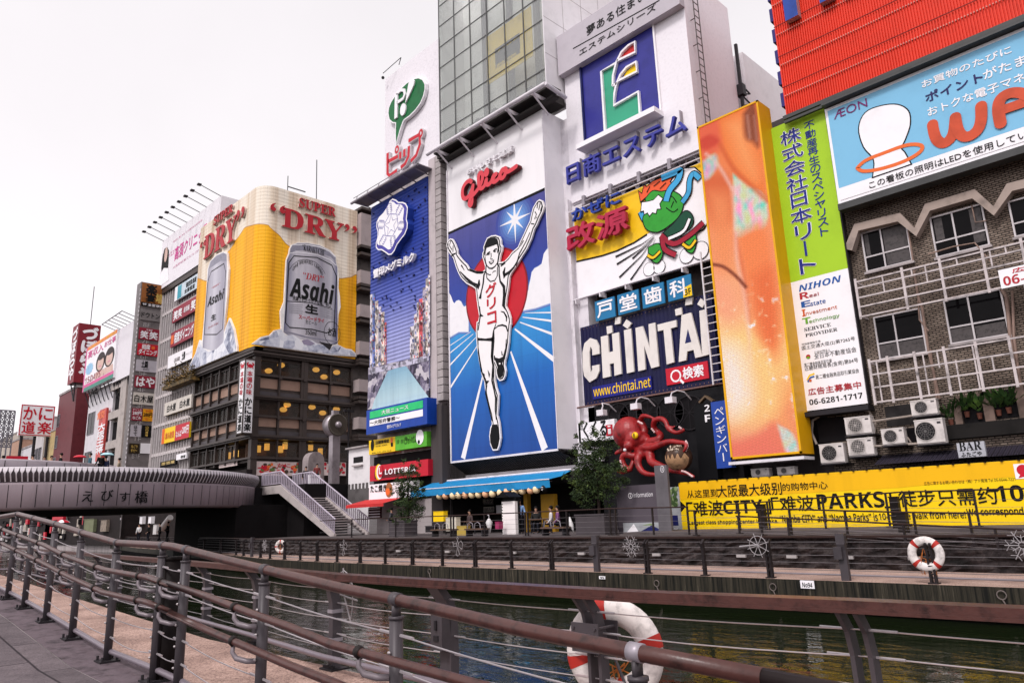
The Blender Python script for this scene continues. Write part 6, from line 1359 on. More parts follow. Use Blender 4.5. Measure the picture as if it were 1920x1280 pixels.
for a,b in zip(lo,lo[1:]):
    t0=-.15+.38*(0.5+.5*math.sin(a*17));t1=-.15+.38*(.5+.5*math.sin(b*17));k0=math.sqrt(max(0,.96-a*a));k1=math.sqrt(max(0,.96-b*b));n=6
    for j in range(n):
        def V(u,t,k): v=-k+(min(t,k)+k)*j/n;return v
        va0,va1=-k0+(min(t0,k0)+k0)*j/n,-k0+(min(t0,k0)+k0)*(j+1)/n;vb0,vb1=-k1+(min(t1,k1)+k1)*j/n,-k1+(min(t1,k1)+k1)*(j+1)/n
        m.face([sph(a,va0),sph(b,vb0),sph(b,vb1),sph(a,va1)])
m.build('crust',M('dumpling_crust',(.38,.22,.12),.6,dirt=.4,scale=5),dm)
m=MB()
for k in range(16): u,v=r6.uniform(-.6,.5),r6.uniform(.45,.8);m.tube([sph(u,v,1.03),sph(u+.1,v+.05,1.05),sph(u+.15,v-.05,1.03)],.018,5)
m.build('drizzle',M('drizzle_cream',(.62,.50,.40),.5),dm)
# black floor sign and blue penguin bar sign
f=FY(31.0);m=MB();m.prect(f,oz(1150,1200),oz(1300,110),-.3,0);a0,b0=f.q(*oz(1140,110));a1,b1=f.q(*oz(1330,90));am=f.q(*oz(1225,20))
m.stroke(f,[(a0,b0),am,(a1,b1)],.10,.06,-.2,1,px=False);fs_=tag(m.build('floor_sign',[BLACK,M('roof_bronze',(.12,.08,.05),.5)]),'black house-shaped sign reading 2F beside the blue vertical sign','sign');m=MB();m.text(f,'2',oz(1218,240),oz(1282,133),0,.02,style=BOLD);m.text(f,'F',oz(1226,385),oz(1290,275),0,.02,style=BOLD);m.build('lettering',WHITE,fs_)
f=FY(30.75);m=MB();a0,b1=f.q(*oz(1297,105));a1,b0=f.q(*oz(1500,98))[0],f.q(*oz(1380,1040))[1];m.fbox(f,a0,a1,b0,b1,-.4,0);pb_=tag(m.build('bar_sign',M('bar_blue',(.02,.06,.32),.4,dirt=.1)),'blue vertical bar sign with thin white kana beside the screen','sign');m=MB();w_=abs(a1-a0)
A0,B1=f.q(*oz(1345,180));A1,B0=f.q(*oz(1480,180))[0],f.q(*oz(1470,945))[1];m.text(f,'ペンギンバー',(A0,B0),(A1,B1),0,.02,vert=True,px=False);m.build('lettering',WHITE,pb_)

# ================================================================ the LED screen
LY=30.0;lf=FY(LY);LX0,LX1,LZ0,LZ1=-16.88,-13.62,3.97,20.3
ld=empty('led_screen',(-15.2,LY,LZ0),'tall yellow-framed video screen glowing orange and peach','screen')
AMB=M('frame_amber',(.72,.36,.005),.4,dirt=.06)
m=MB();m.box(LX0,LX1,LY+.02,LY+1.15,LZ0,LZ1);m.build('case',AMB,ld)
m=MB();m.box(LX0,LX0+.09,LY-.05,LY+.02,LZ0,LZ1);m.box(LX1-.09,LX1,LY-.05,LY+.02,LZ0,LZ1);m.box(LX0,LX1,LY-.05,LY+.02,LZ0,LZ0+.09);m.box(LX0,LX1,LY-.05,LY+.02,LZ1-.09,LZ1);m.build('frame',AMB,ld)
from mathutils import noise
def led_picture():
    """the film still on the screen, lamp by lamp: soft warm skin tones, a pastel patch and gold sparkle"""
    zl=zoom(1300,170,1.262);x0,x1,z0,z1=LX0+.09,LX1-.09,LZ0+.09,LZ1-.09;nx_,nz_=56,280
    shapes=[]                                                    # outline, colour, softness in metres, strength
    def S(pts,c,soft,k=1.0,line=0): shapes.append(([lf.q(*zl(*q)) for q in curve(pts+([] if line else pts[:1]),3)],c,soft,k,line))
    S([(8,80),(70,55),(80,110),(50,150),(20,165)],(.80,.18,.12),.25);S([(14,118),(38,104),(62,118),(40,136),(18,138)],(.62,.05,.06),.12)
    S([(58,60),(130,25),(150,60),(170,200),(172,262),(130,225),(95,190),(70,130)],(.90,.30,.09),.16);S([(80,80),(115,70),(140,140),(150,210),(110,170)],(1.0,.50,.24),.4,.8)
    S([(118,55),(146,30),(156,130),(140,122),(122,110)],(.06,.02,.03),.14,.9);S([(128,60),(134,112)],(.55,.40,.36),.1,.8,.07);S([(144,60),(150,118)],(.45,.30,.28),.1,.8,.05)
    S([(16,205),(70,190),(95,225),(96,300),(60,330),(30,290)],(.72,.20,.09),.3);S([(40,240),(85,250),(92,330),(98,430),(60,420),(42,330)],(.92,.40,.20),.4,.8)
    S([(22,168),(50,150),(58,175),(40,205),(24,208)],(.45,.75,.72),.12);S([(30,150),(60,178),(92,232)],(.85,.70,.68),.1,.8,.12)
    S([(94,196),(130,224),(170,250),(174,318),(140,335),(101,346),(96,270)],(.62,.84,.76),.07)
    S([(100,345),(172,318),(196,430),(205,560),(196,640),(160,600),(135,500),(112,420)],(.94,.34,.15),.35);S([(140,440),(190,420),(204,560),(180,600),(150,540)],(.82,.22,.09),.4,.85);S([(100,340),(110,400),(122,470),(136,560),(128,470),(116,400)],(.70,.18,.10),.12,.7);S([(58,128),(92,190),(132,228),(172,264),(172,250),(130,212),(96,176),(66,124)],(.66,.15,.05),.10,.8)
    S([(92,230),(98,300),(103,400),(118,470),(130,560),(136,640)],(.90,.70,.66),.14,.75,.10)
    S([(38,440),(90,450),(112,500),(100,560),(60,560),(44,500)],(.98,.50,.36),.5,.8)
    S([(36,410),(70,416),(100,438),(124,464)],(.08,.01,.02),.06,.95,.16)
    S([(60,560),(120,600),(150,700),(160,780),(90,800),(66,700)],(1.0,.84,.48),.8,.9);S([(60,600),(110,620),(140,720),(90,770),(62,700)],(.92,.95,.95),.6,.85);S([(150,600),(190,640),(205,740),(170,760),(150,690)],(1.0,.80,.40),.4,.7)
    S([(86,838),(150,812),(198,784),(246,862),(90,872)],(.84,.26,.22),.2,.85);S([(200,790),(236,812),(250,862),(222,862)],(.62,.80,.80),.08)
    me=MB();cols=[]
    boxes=[(min(q[0] for q in sh[0])-sh[2]-sh[4],max(q[0] for q in sh[0])+sh[2]+sh[4],min(q[1] for q in sh[0])-sh[2]-sh[4],max(q[1] for q in sh[0])+sh[2]+sh[4]) for sh in shapes]
    for j in range(nz_):
        for i in range(nx_):
            a=x0+(x1-x0)*(i+.5)/nx_;b=z0+(z1-z0)*(j+.5)/nz_;v=(b-z0)/(z1-z0);w_=noise.noise((a*.9,b*.5,3.0));t=max(0,min(1,v+w_*.10))
            ks=[(0,(.84,.30,.24)),(.12,(.95,.50,.24)),(.27,(1.0,.74,.36)),(.42,(1.0,.62,.36)),(.55,(.95,.46,.28)),(.75,(.93,.40,.20)),(1,(.86,.26,.10))]
            for (p0,c0_),(p1,c1_) in zip(ks,ks[1:]):
                if t <=p1: f=(t-p0)/(p1-p0);c=[x+(y-x)*f for x,y in zip(c0_,c1_)];break
            for (pts,sc_,soft,k,line),bx_ in zip(shapes,boxes):
                if not (bx_[0] < a < bx_[1] and bx_[2] < b < bx_[3]): continue
                d2,ins=1e9,False;n=len(pts)
                for q in range(n-1 if line else n):
                    (ax,az),(bx2,bz2)=pts[q],pts[(q+1) % n];ex,ez_=bx2-ax,bz2-az;l2=ex*ex+ez_*ez_ or 1e-9;tt=max(0,min(1,((a-ax)*ex+(b-az)*ez_)/l2));dx_,dz=a-ax-ex*tt,b-az-ez_*tt;d2=min(d2,dx_*dx_+dz*dz)
                    if not line and (az > b) !=(bz2 > b) and a < ax+ex*(b-az)/(ez_ or 1e-9): ins=not ins
                d=math.sqrt(d2);d=d-line/2 if line else (-d if ins else d);f=max(0,min(1,.5-d/(2*soft)))*k
                if f:
                    cc=sc_
                    if sc_[2] > .7 and sc_[0] < .7: h=noise.noise((a*2.6,b*2.6,9));g2=noise.noise((a*3.4+9,b*1.2,2));cc=(sc_[0]+.9*max(0,g2)-.8*max(0,h),sc_[1]-.55*max(0,g2),sc_[2]-.3*max(0,-h)+.1*g2)      # flower print
                    c=[x+(max(0,y)-x)*f for x,y in zip(c,cc)]
            sp=noise.noise((a*2.3,b*2.3,1))+.5*noise.noise((a*6,b*6,4));gl_=max(0,1-abs(v-.27)/.22)
            f=max(0,min(1,(sp-.25)*2.2))*min(1,gl_*1.6);c=[x+(y-x)*f for x,y in zip(c,(1.0,.88,.62) if sp < .6 else (.92,.96,1.0))]
            g3=1+.16*(((i*7919+j*104729) % 17)/16-.5);e_=.42
            me.face([lf.P(a+u*(x1-x0)/nx_,b+w2*(z1-z0)/nz_,.004) for u,w2 in ((-e_,-e_),(e_,-e_),(e_,e_),(-e_,e_))]);cols.append([max(0,min(1,x*g3))**pw_ for x,pw_ in zip(c,(1.1,1.32,1.35))])
    mt,t,p=_new('screen_lamps');at=N(t,'ShaderNodeAttribute',attribute_name='lamp_colour');L(t,at.outputs['Color'],p.inputs['Emission Color']);p.inputs['Emission Strength'].default_value=1.06;p.inputs['Base Color'].default_value=(.01,.01,.01,1);p.inputs['Specular IOR Level'].default_value=.05
    ob=me.build('display',mt,ld);ca_=ob.data.attributes.new('lamp_colour','FLOAT_COLOR','FACE');ca_.data.foreach_set('color',[y for c in cols for y in (*c,1)])
    bk=MB();bk.fbox(lf,x0,x1,z0,z1,-.01,0);bk.build('lamp_board',lamp_mat('lamp_board_glow',(.40,.12,.05),.7),ld)
led_picture()
m=MB();m.box(LX0-.1,LX1+.1,LY-.1,LY+.9,LZ0-.25,LZ0-.12);m.build('base_rail',STEEL_W,ld)

# ================================================================ tall green and white property sign
ny=FY(31.0);n5=zoom(1420,0,3.2);n4=zoom(1420,360,2.91)
NX0,NX1,NZ0,NZ1=-13.72,-11.1,5.8,19.2;NZM=(ny.q(*n4(175,495))[1]+ny.q(*n4(498,415))[1])/2
nh=empty('property_sign',(-12.4,31,NZ0),'tall vertical property sign, lime green above and white below','sign')
m=MB();m.box(NX0,NX1,31.0,31.35,NZ0,NZM,0);m.box(NX0,NX1,31.0,31.35,NZM+.002,NZ1,1);m.build('board',[WHITE,LIME],nh)
def col_rect(p0,p1): (a0,b1),(a1,b0)=ny.q(*p0),ny.q(*p1);return (a0,b0),(a1,b1)
NB=M('print_blue',(.012,.02,.22),.4)
A,B=ny.q(1461,250),ny.q(1528,510);xa,xb=A[0]+.03,A[0]+.98;m=MB()
m.text(ny,'株式会社日本リート',(xa,B[1]),(xb,A[1]),1,.010,bold=.055,vert=True,px=False);m.text(ny,'株式会社日本リート',(xa,B[1]),(xb,A[1]),0,.028,bold=.012,vert=True,px=False)
A,B=ny.q(1507,231),ny.q(1555,440);m.text(ny,'不動産再生のスペシャリスト',(A[0],B[1]),(A[0]+.46,A[1]),0,.012,bold=.01,vert=True,px=False);m.build('column_lettering',[NB,WHITE],nh)
m=MB();C_=[M('print_%s' % k,c,.4) for k,c in (('royal',(.015,.09,.33)),('red',(.40,.02,.03)),('orange',(.55,.10,.02)),('green',(.14,.36,.03)))]
mats=[INK]+C_+[WHITE,YELLOW]
m.text(ny,'NIHON',n4(228,545),n4(455,452),1,.01,style=BOLDI)
for s,p0,p1,mi in (('R',(234,588),(280,540),2),('eal',(285,575),(333,545),2),('E',(242,632),(288,588),1),('state',(292,622),(371,583),1),('I',(246,680),(262,638),3),('nvestment',(266,672),(434,618),3),('T',(248,724),(290,680),4),('echnology',(285,720),(447,662),4)): m.text(ny,s,n4(*p0),n4(*p1),mi,.01,style=BOLD if len(s)==1 else SANS,bold=0 if len(s)==1 else .012)
m.text(ny,'SERVICE',n4(258,762),n4(400,712),0,.01,style=SERIF);m.text(ny,'PROVIDER',n4(264,792),n4(436,738),0,.01,style=SERIF)
for s,p0,p1 in (('宅地建物取引業',(243,838),(345,806)),('国土交通大臣(2)第7265号',(245,866),(531,786)),('公益社団法人',(312,886),(398,852)),('全日本不動産協会',(312,912),(538,842)),('第二種金融商品取引業',(258,954),(405,908)),('近畿財務局長(金商)第84号',(260,980),(548,902)),('第二種金融商品取引業協会',(320,1022),(553,960))): m.text(ny,s,n4(*p0),n4(*p1),0,.01)
m.text(ny,'広告主募集中',n4(280,1110),n4(563,1030),2,.01,bold=.015);m.text(ny,'06-6281-1717',n4(286,1162),n4(572,1092),0,.01,style=BOLD)
m.disc(ny,n4(278,898),.10,.10,.01,mi=2);m.disc(ny,n4(278,903),.08,.05,.014,mi=4)
m.stroke(ny,[n4(272,1025),n4(285,1000),n4(312,990)],.07,.01,mi=6);m.stroke(ny,[n4(276,1035),n4(290,1012),n4(312,1005)],.07,.012,mi=1);m.disc(ny,n4(290,1028),.06,.06,.014,mi=3)
m.build('lettering',mats,nh)
m=MB();m.box(NX0-.05,NX1+.1,30.7,31.4,NZ0-.28,NZ0-.08);m.box(NX1-.0,NX1+.05,31.05,31.35,NZ0,NZ1);m.box(NX0-.18,NX0-.01,31.2,31.5,NZ0,NZ1-.3);m.build('bracket',STEEL_D,nh)

# ================================================================ pale blue shop billboard; its painted dog becomes a plain white shape
AYy=30.6;ay=FY(AYy);a5=zoom(1420,0,3.2)
AX0=(ay.q(1545,206)[0]+ay.q(1573,383)[0])/2;AZ1=ay.q(1545,206)[1];AZ0=ay.q(1573,383)[1];AX1=1.5
ae=empty('card_billboard',(-5,AYy,AZ0),'pale blue billboard with white shape in an orange hoop and orange capitals','billboard')
SKYB=M('billboard_sky',(.19,.45,.66),.35,dirt=.05);zs_=(ay.q(*a5(483,1130))[1]+ay.q(*a5(1600,765))[1])/2
m=MB();m.box(AX0,AX1,AYy+.01,AYy+.5,AZ0,AZ1,0);m.box(AX0+.12,AX1,AYy-.01,AYy+.009,zs_,AZ1-.14,1);m.box(AX0+.12,AX1,AYy-.009,AYy+.0095,AZ0+.14,zs_-.002,0);m.build('board',[WHITE,SKYB],ae)
m=MB()
pear=[(696,1062),(702,960),(640,880),(612,770),(650,680),(740,640),(840,632),(905,670),(915,750),(885,840),(862,890),(885,920),(920,985)]
P=[ay.q(*a5(*p)) for p in curve(pear,4)];m.poly(ay,inset(P,-.05),.02,mi=1,px=False);m.poly(ay,P,.026,mi=0,px=False)
el=[ay.q(*a5(*p)) for p in curve([(600,1010),(650,965),(760,920),(900,872),(985,875),(975,915),(880,970),(740,1015),(640,1028),(600,1010)],5)[:-1]]
m.stroke(ay,el,.15,.032,mi=2,px=False,closed=True)
m.build('picture',[WHITE,BLACK,ORANGE],ae)
m=MB();PUR=M('print_plum',(.16,.015,.12),.4)
m.text(ay,'ÆON',a5(462,720),a5(655,590),0,.02,bold=.006)
for s,p0,p1,mi,bo in (('お買物のたびに',(992,532),(1518,274),1,.02),('ポイント',(1015,618),(1345,430),2,.03),('がたまる',(1362,482),(1700,290),1,.02),('おトクな電子マネー',(1028,702),(1680,404),1,.02),('この看板の照明はLEDを使用しています',(675,1135),(1760,733),3,.006)): m.text(ay,s,a5(*p0),a5(*p1),mi,.02,bold=bo)
m.build('lettering',[PUR,WHITE,M('print_navy',(.02,.015,.10),.4),INK],ae)
m=MB()
def wo(pts,wd): m.brush(ay,[a5(*p) for p in pts],wd,.03+.02*(len(m.v) > 0)+.02*(len(m.v) > 600))
wo(curve([(1052,748),(1062,800),(1080,842),(1115,862),(1155,840),(1180,790),(1190,706)],4)[:],.40);wo(curve([(1190,706),(1205,780),(1235,820),(1280,818),(1325,780),(1345,720),(1345,640)],4),.40)
wo(curve([(1462,745),(1448,660),(1462,600),(1510,566),(1575,562),(1640,590),(1680,660)],4),.40);wo([(1450,672),(1660,600)],.36)
m.build('capitals',M('print_vermilion',(.55,.075,.03),.4),ae)
m=MB();m.box(AX0-.02,AX1,AYy-.06,AYy+.5,AZ0-.3,AZ0-.01);m.box(AX0,AX1,AYy-.35,AYy+.4,AZ1+.03,AZ1+.13);m.build('trim',M('trim_dark',(.06,.06,.06),.4,.4),ae)

# ================================================================ red corrugated wall
RY=31.0;ry=FY(RY);RX0,RZ0=-12.82,19.42;RX1,RZ1=3.5,29.5
rw=empty('red_billboard',(-5,RY,RZ0),'huge red corrugated billboard with the feet of blue letters at its top','billboard')
m=MB();nrib=150;dx=(RX1-RX0)/nrib
for k in range(nrib):
    x=RX0+dx*k;q=[(x,RY),(x+dx*.3,RY),(x+dx*.42,RY-.07),(x+dx*.88,RY-.07),(x+dx,RY)]
    for (xa,ya),(xb,yb) in zip(q,q[1:]): m.face([(xa,ya,RZ0),(xb,yb,RZ0),(xb,yb,RZ1),(xa,ya,RZ1)])
m.box(RX0,RX1,RY+.02,RY+7,RZ0,RZ1);m.build('corrugated_sheet',M('billboard_red',(.70,.040,.017),.4,dirt=.10,scale=.8),rw)
m=MB()
for j in range(6):
    z=RZ0+1.0+j*1.62
    m.fbox(ry,RX0,RX1,z+.5,z+.53,.06,.085,1)
    for k in range(150): a=RX0+.1+k*.108;m.fbox(ry,a,a+.05,z,z+.06,.06,.13,0)
m.build('bulb',[M('bulb_pale',(.62,.22,.18),.3),M('seam_red',(.20,.012,.01),.5)],rw)
m=MB()
for k in range(9): z=RZ0+.8+k*1.15;m.box(RX0-.28,RX0-.01,RY+.3,RY+.9,z,z+.7)
m.build('side_lamp',M('lamp_violet',(.03,.025,.16),.4),rw)
m=MB();b0=ry.q(1483,46)[1];a0=ry.q(1480,46)[0];aw_=ry.q(1545,18)[0]-a0
x=a0
LB=M('letter_royal',(.02,.06,.30),.4)
for P in ([(0,0),(.62,0),(.62,1.6),(1.0,1.6),(1.55,2.2),(1.55,3.4),(1.0,4.0),(0,4.0)],[(aw_,0),(aw_+.6,0),(aw_+.6,1.5),(aw_+1.1,0),(aw_+1.75,0),(aw_+1.2,1.7),(aw_+1.6,2.4),(aw_+1.6,3.5),(aw_+1.1,4.0),(aw_,4.0)]): m.poly(ry,[(a0+u,b0+v) for u,v in P],.42,.08,0,px=False,side=1)
m.text(ry,'OMISE',(a0+2*aw_+.2,b0),(a0+2*aw_+8.5,b0+4),0,.08,depth=.34,style=BOLD,px=False);m.build('capitals',[LB,M('letter_rim',(.5,.3,.32),.4)],rw)
m=MB();m.box(RX0-.05,RX1,RY-.3,RY+.3,RZ0-.2,RZ0-.02);m.box(RX0,RX1,RY-.35,RY-.2,RZ0-.42,RZ0-.3);m.build('bottom_rail',M('trim_dark',(.06,.06,.06)),rw)

# ================================================================ brick building
BY=31.5;by=FY(BY);BX0,BX1=-13.0,4.0
bb_=empty('brick_building',(-5,BY,.95),'old brown brick building with dark windows, zigzag stone trim and white railings','building')
BRK=brick_mat('brown_brick',(.33,.26,.21),(.23,.175,.14),(.06,.048,.04),.24,.085)
m=MB();m.box(BX0,BX1,BY,44,.95,19.3);m.build('wall',BRK,bb_)
FRM=M('window_frame',(.50,.46,.47),.4,.2,dirt=.2);CURT=M('curtain_dim',(.05,.045,.045),.8,dirt=.4)
def win(p0,p1,split=.42,hsplit=.36,frame=FRM):
    a0,b1=by.q(*p0);a1,b0=by.q(*p1)
    if a0 > a1: a0,a1=a1,a0
    m=MB();t=.06
    for (u0,u1,v0,v1) in ((a0-t,a0,b0-t,b1+t),(a1,a1+t,b0-t,b1+t),(a0,a1,b0-t,b0),(a0,a1,b1,b1+t)): m.fbox(by,u0,u1,v0,v1,-.05,.07)
    xm=a0+(a1-a0)*split;zm=b0+(b1-b0)*hsplit
    m.fbox(by,xm-.03,xm+.03,b0,b1,.005,.05);m.fbox(by,a0,a1,zm-.03,zm+.03,.006,.045);w_=m.build('window',frame,bb_)
    MB().fbox(by,a0,a1,b0,b1,-.02,.004).build('glass',DARKGLASS,w_)
    m=MB();m.fbox(by,a0-.12,a1+.12,b0-.16,b0-t-.002,-.05,.16);m.build('sill',CONC,w_)
    return a0,a1,b0,b1
w1=win(n4(575,232),n4(842,372));w2=win(n4(950,148),n4(1262,285));w3=win(n4(1378,60),n4(1680,175))
v1=win(n4(643,690),n4(922,868));v2=win(n4(1025,598),n4(1370,772));v3=win(n4(1462,500),n4(1780,660))
TRIM=M('pink_stone_trim',(.34,.27,.235),.7,dirt=.3);m=MB()
m.stroke(by,[n4(*p) for p in [(515,325),(560,205),(790,150),(880,232),(945,98),(1195,25),(1305,118),(1390,-10),(1640,-70),(1740,10)]],.36,.40,.0,0);m.build('zigzag_trim',TRIM,bb_)
GR_=M('railing_white',(.50,.44,.44),.5,.0,dirt=.5,scale=2)
def cage(name,label,a0,b0,b1,hz,vt,vmain):
    rt=empty(name,(-5,BY-.75,b0),label,'railing');m=MB();f=FY(BY-.75)
    for h in hz: m.fbox(f,a0,BX1,b0+(b1-b0)*h-.03,b0+(b1-b0)*h+.03,-.03,.03)
    m.box(a0,a0+.07,BY-.75,BY,b0,b0+.07);m.box(a0,a0+.07,BY-.75,BY,b1-.07,b1);m.build('rail',GR_,rt)
    m=MB()
    for a,h0,h1 in vt: m.fbox(f,a-.025,a+.025,b0+(b1-b0)*h0,b0+(b1-b0)*h1,-.02,.02)
    m.build('baluster',GR_,rt);m=MB()
    for a in vmain: m.fbox(f,a-.045,a+.045,b0-.1,b1+.12,-.04,.035);pass
    m.each('post',GR_,rt)
fb=FY(BY-.75);q=lambda x,y: fb.q(*n4(x,y))
a0=q(530,490)[0];bt=q(530,490)[1];bl_=q(560,682)[1]
cage('balcony_railing','white steel balcony railing under the upper brick wall windows',a0,bl_,bt,[0,.27,.53,.80,.98],[(a0+.9*k+.2*(k % 3),.53 if k % 2 else .8,.98) for k in range(1,18)],[a0+.04,q(795,470)[0],q(1005,440)[0],q(1240,400)[0],q(1455,350)[0],q(1700,300)[0]])
a0=q(605,928)[0];bt=q(605,928)[1];bl_=q(636,1148)[1]
cage('balcony_railing','taller white steel grid railing under the lower brick wall windows',a0,bl_,bt,[0,.36,.68,1],[(q(650,930)[0],0,1),(q(905,900)[0],0,1),(q(985,900)[0],.6,1),(q(1090,960)[0],0,.72),(q(1175,850)[0],0,1),(q(1280,900)[0],.36,.7)],[a0+.04,q(712,930)[0],q(862,920)[0],q(1020,880)[0],q(1195,860)[0],q(1375,820)[0],q(1600,800)[0]])
b6=zoom(1400,640,3.369)
for (a0,a1,b0,b1),us in ((v1,((.0,.40,.0,.33),(.44,1,.0,.33))),(v2,((.0,.40,.0,.33),(.45,.98,.0,.30))),(w1,((.46,.98,.02,.98),(.02,.12,.4,.98))),(w2,((.75,.97,.1,.98),(.03,.2,.4,.98))),(v3,((.02,.4,.4,.98),))):
    for u0,u1,k0,k1 in us: MB().fbox(by,a0+(a1-a0)*u0,a0+(a1-a0)*u1,b0+(b1-b0)*k0+.01,b0+(b1-b0)*k1-.01,.0041,.0049).build('blind',M('dim_blind',(.065,.056,.056),.35,dirt=.5,scale=9),bb_)
m=MB()
for p0,p1,mi in (((462,640),(612,470),0),((890,540),(1040,392),1),((1350,525),(1530,345),0),((1560,490),(1745,290),0),((1005,640),(1060,545),0)): MB().prect(by,b6(*p0),b6(*p1),.004,.03).build('opening',(DARK,CURT)[mi],bb_)
m=MB()
for p0,p1 in (((1335,540),(1350,365)),((1525,540),(1545,300)),((1330,365),(1545,320)),((1735,490),(1752,280))): m.prect(by,b6(*p0),b6(*p1),.0,.2)
m.each('opening_frame',M('worn_wood',(.16,.11,.09),.7,dirt=.4),bb_)
m=MB();m.box(BX0,BX1,BY-.2,BY-.02,.95,by.q(*b6(840,780))[1]-.2);m.prect(by,b6(1280,620),b6(1900,470),.02,.25);m.build('dark_base',M('dark_boards',(.022,.019,.018),.7,dirt=.4),bb_)  # near-black boards, tone varied at random
m=MB();z0=by.q(*b6(830,785))[1];z1=by.q(*b6(840,720))[1];m.add([(-11.0,BY-.02,z1),(BX1,BY-.02,z1),(BX1,BY-1.1,z0),(-11.0,BY-1.1,z0)],[(0,1,2,3)]);m.build('lean_to_roof',ribbed('slate_corrugation',(.035,.03,.045),'X',6.0),bb_)
# pipes and cables on the wall
m=MB();PIP=M('pipe_rust',(.25,.17,.14),.6,.2,dirt=.4)
def pipe(pts,r_,c_=.12): m.tube([by.P(*by.q(*n4(*p)),c_) for p in pts],r_,6)
pipe([(860,430),(880,560),(905,640),(940,870),(1000,1130)],.05);pipe([(1335,530),(1365,580),(1385,800),(1430,1090)],.07);pipe([(1395,540),(1405,800),(1450,1120)],.05);pipe([(830,215),(855,380)],.035);pipe([(965,360),(1100,320),(1215,300),(1300,400)],.03,.7);pipe([(880,560),(890,700),(940,760)],.03)
pipe([(1175,80),(1195,170),(1255,160)],.025);pipe([(950,860),(985,1130),(1010,1250)],.04)
m.build('pipe',PIP,bb_)
m=MB();b6p=lambda pts,r_,c_: m.tube([by.P(*by.q(*b6(*p)),c_) for p in pts],r_,6)
b6p([(470,475),(430,500),(425,580),(455,650)],.05,.2);b6p([(720,435),(790,440),(830,520),(820,620),(835,680)],.05,.3);b6p([(780,575),(820,640),(800,690)],.03,.5);b6p([(1005,595),(1040,610),(1060,640)],.03,.4);b6p([(385,470),(395,700)],.05,.2);b6p([(840,665),(1270,640)],.05,.6);b6p([(815,510),(1250,450)],.045,.5)
m.build('hose',M('hose_beige',(.30,.25,.22),.6,dirt=.3),bb_)
# air conditioners
ACW=M('aircon_white',(.60,.55,.53),.5,dirt=.2,scale=3);ACG=M('aircon_grille',(.13,.12,.12),.5)
def aircon(p0,p1,label,fan=(.40,.5,.36),square=False,Y=BY-.75):
    f=FY(Y);a0,b1=f.q(*b6(*p0));a1,b0=f.q(*b6(*p1));a0,a1=min(a0,a1),max(a0,a1);b0,b1=min(b0,b1),max(b0,b1)
    rt=empty('air_conditioner',((a0+a1)/2,Y,b0),label,'air conditioner');m=MB();m.fbox(f,a0,a1,b0,b1,-.34,0);m.fbox(f,a0-.012,a1+.012,b1-.03,b1+.01,-.36,.012);m.fbox(f,a0,a1,b0-.05,b0,-.3,-.05);m.build('case',ACW,rt)
    w_,h_=a1-a0,b1-b0;cx_,cy_,r_=a0+w_*fan[0],b0+h_*fan[1],min(h_*fan[2]*1.15,w_*.36)
    m=MB();m.poly(f,[(cx_+r_*math.cos(k*.2618),cy_+r_*math.sin(k*.2618)) for k in range(24)],.008,mi=0,px=False)
    for k in range(12): g_=k*math.pi/6;m.stroke(f,[(cx_+.2*r_*math.cos(g_),cy_+.2*r_*math.sin(g_)),(cx_+r_*math.cos(g_+.3),cy_+r_*math.sin(g_+.3))],.014,.02,mi=1,px=False)
    for rr in (.35,.55,.78,1.0): m.stroke(f,[(cx_+rr*r_*math.cos(k*.2618),cy_+rr*r_*math.sin(k*.2618)) for k in range(24)],.014 if rr < 1 else .03,.024,mi=1 if rr < 1 else 2,px=False,closed=True)
    m.poly(f,[(cx_+.16*r_*math.cos(k*.6),cy_+.16*r_*math.sin(k*.6)) for k in range(10)],.03,mi=2 if square else 1,px=False)
    if square:
        for k in range(9): m.stroke(f,[(cx_-r_*1.05,cy_-r_*1.05+k*r_*.26),(cx_+r_*1.05,cy_-r_*1.05+k*r_*.26)],.012,.034,mi=2,px=False);m.stroke(f,[(cx_-r_*1.05+k*r_*.26,cy_-r_*1.05),(cx_-r_*1.05+k*r_*.26,cy_+r_*1.05)],.012,.036,mi=2,px=False)
    m.build('fan_grille',[BLACK,ACG,M('grille_beige',(.42,.38,.36),.5)],rt)
    m=MB();m.fbox(f,a0+w_*.80,a0+w_*.93,b0+h_*.78,b0+h_*.86,.0,.008);m.build('badge',STEEL_D,rt)
    m=MB();m.fbox(f,a0-.05,a1+.05,b0-.10,b0-.052,-.75,.03);m.build('bracket',STEEL_D,rt)
aircon((615,485),(792,572),'boxy air conditioner with a square grille, upper of the stacked pair',square=True);aircon((632,618),(808,708),'boxy air conditioner with a square grille, lower of the stacked pair',square=True);aircon((455,652),(622,755),'white air conditioner with a pale hub hung lowest by the property sign')
aircon((846,556),(1002,638),'small bright white air conditioner on the long rusty rail');aircon((1030,378),(1207,450),'air conditioner mounted highest above the big fan unit');aircon((1055,500),(1258,630),'largest air conditioner with a big round fan',fan=(.36,.5,.44))
aircon((26,806),(142,842),'low air conditioner half hidden under the screen',Y=30.6);aircon((190,796),(304,834),'low dark-fanned air conditioner above the yellow banner',Y=30.6)
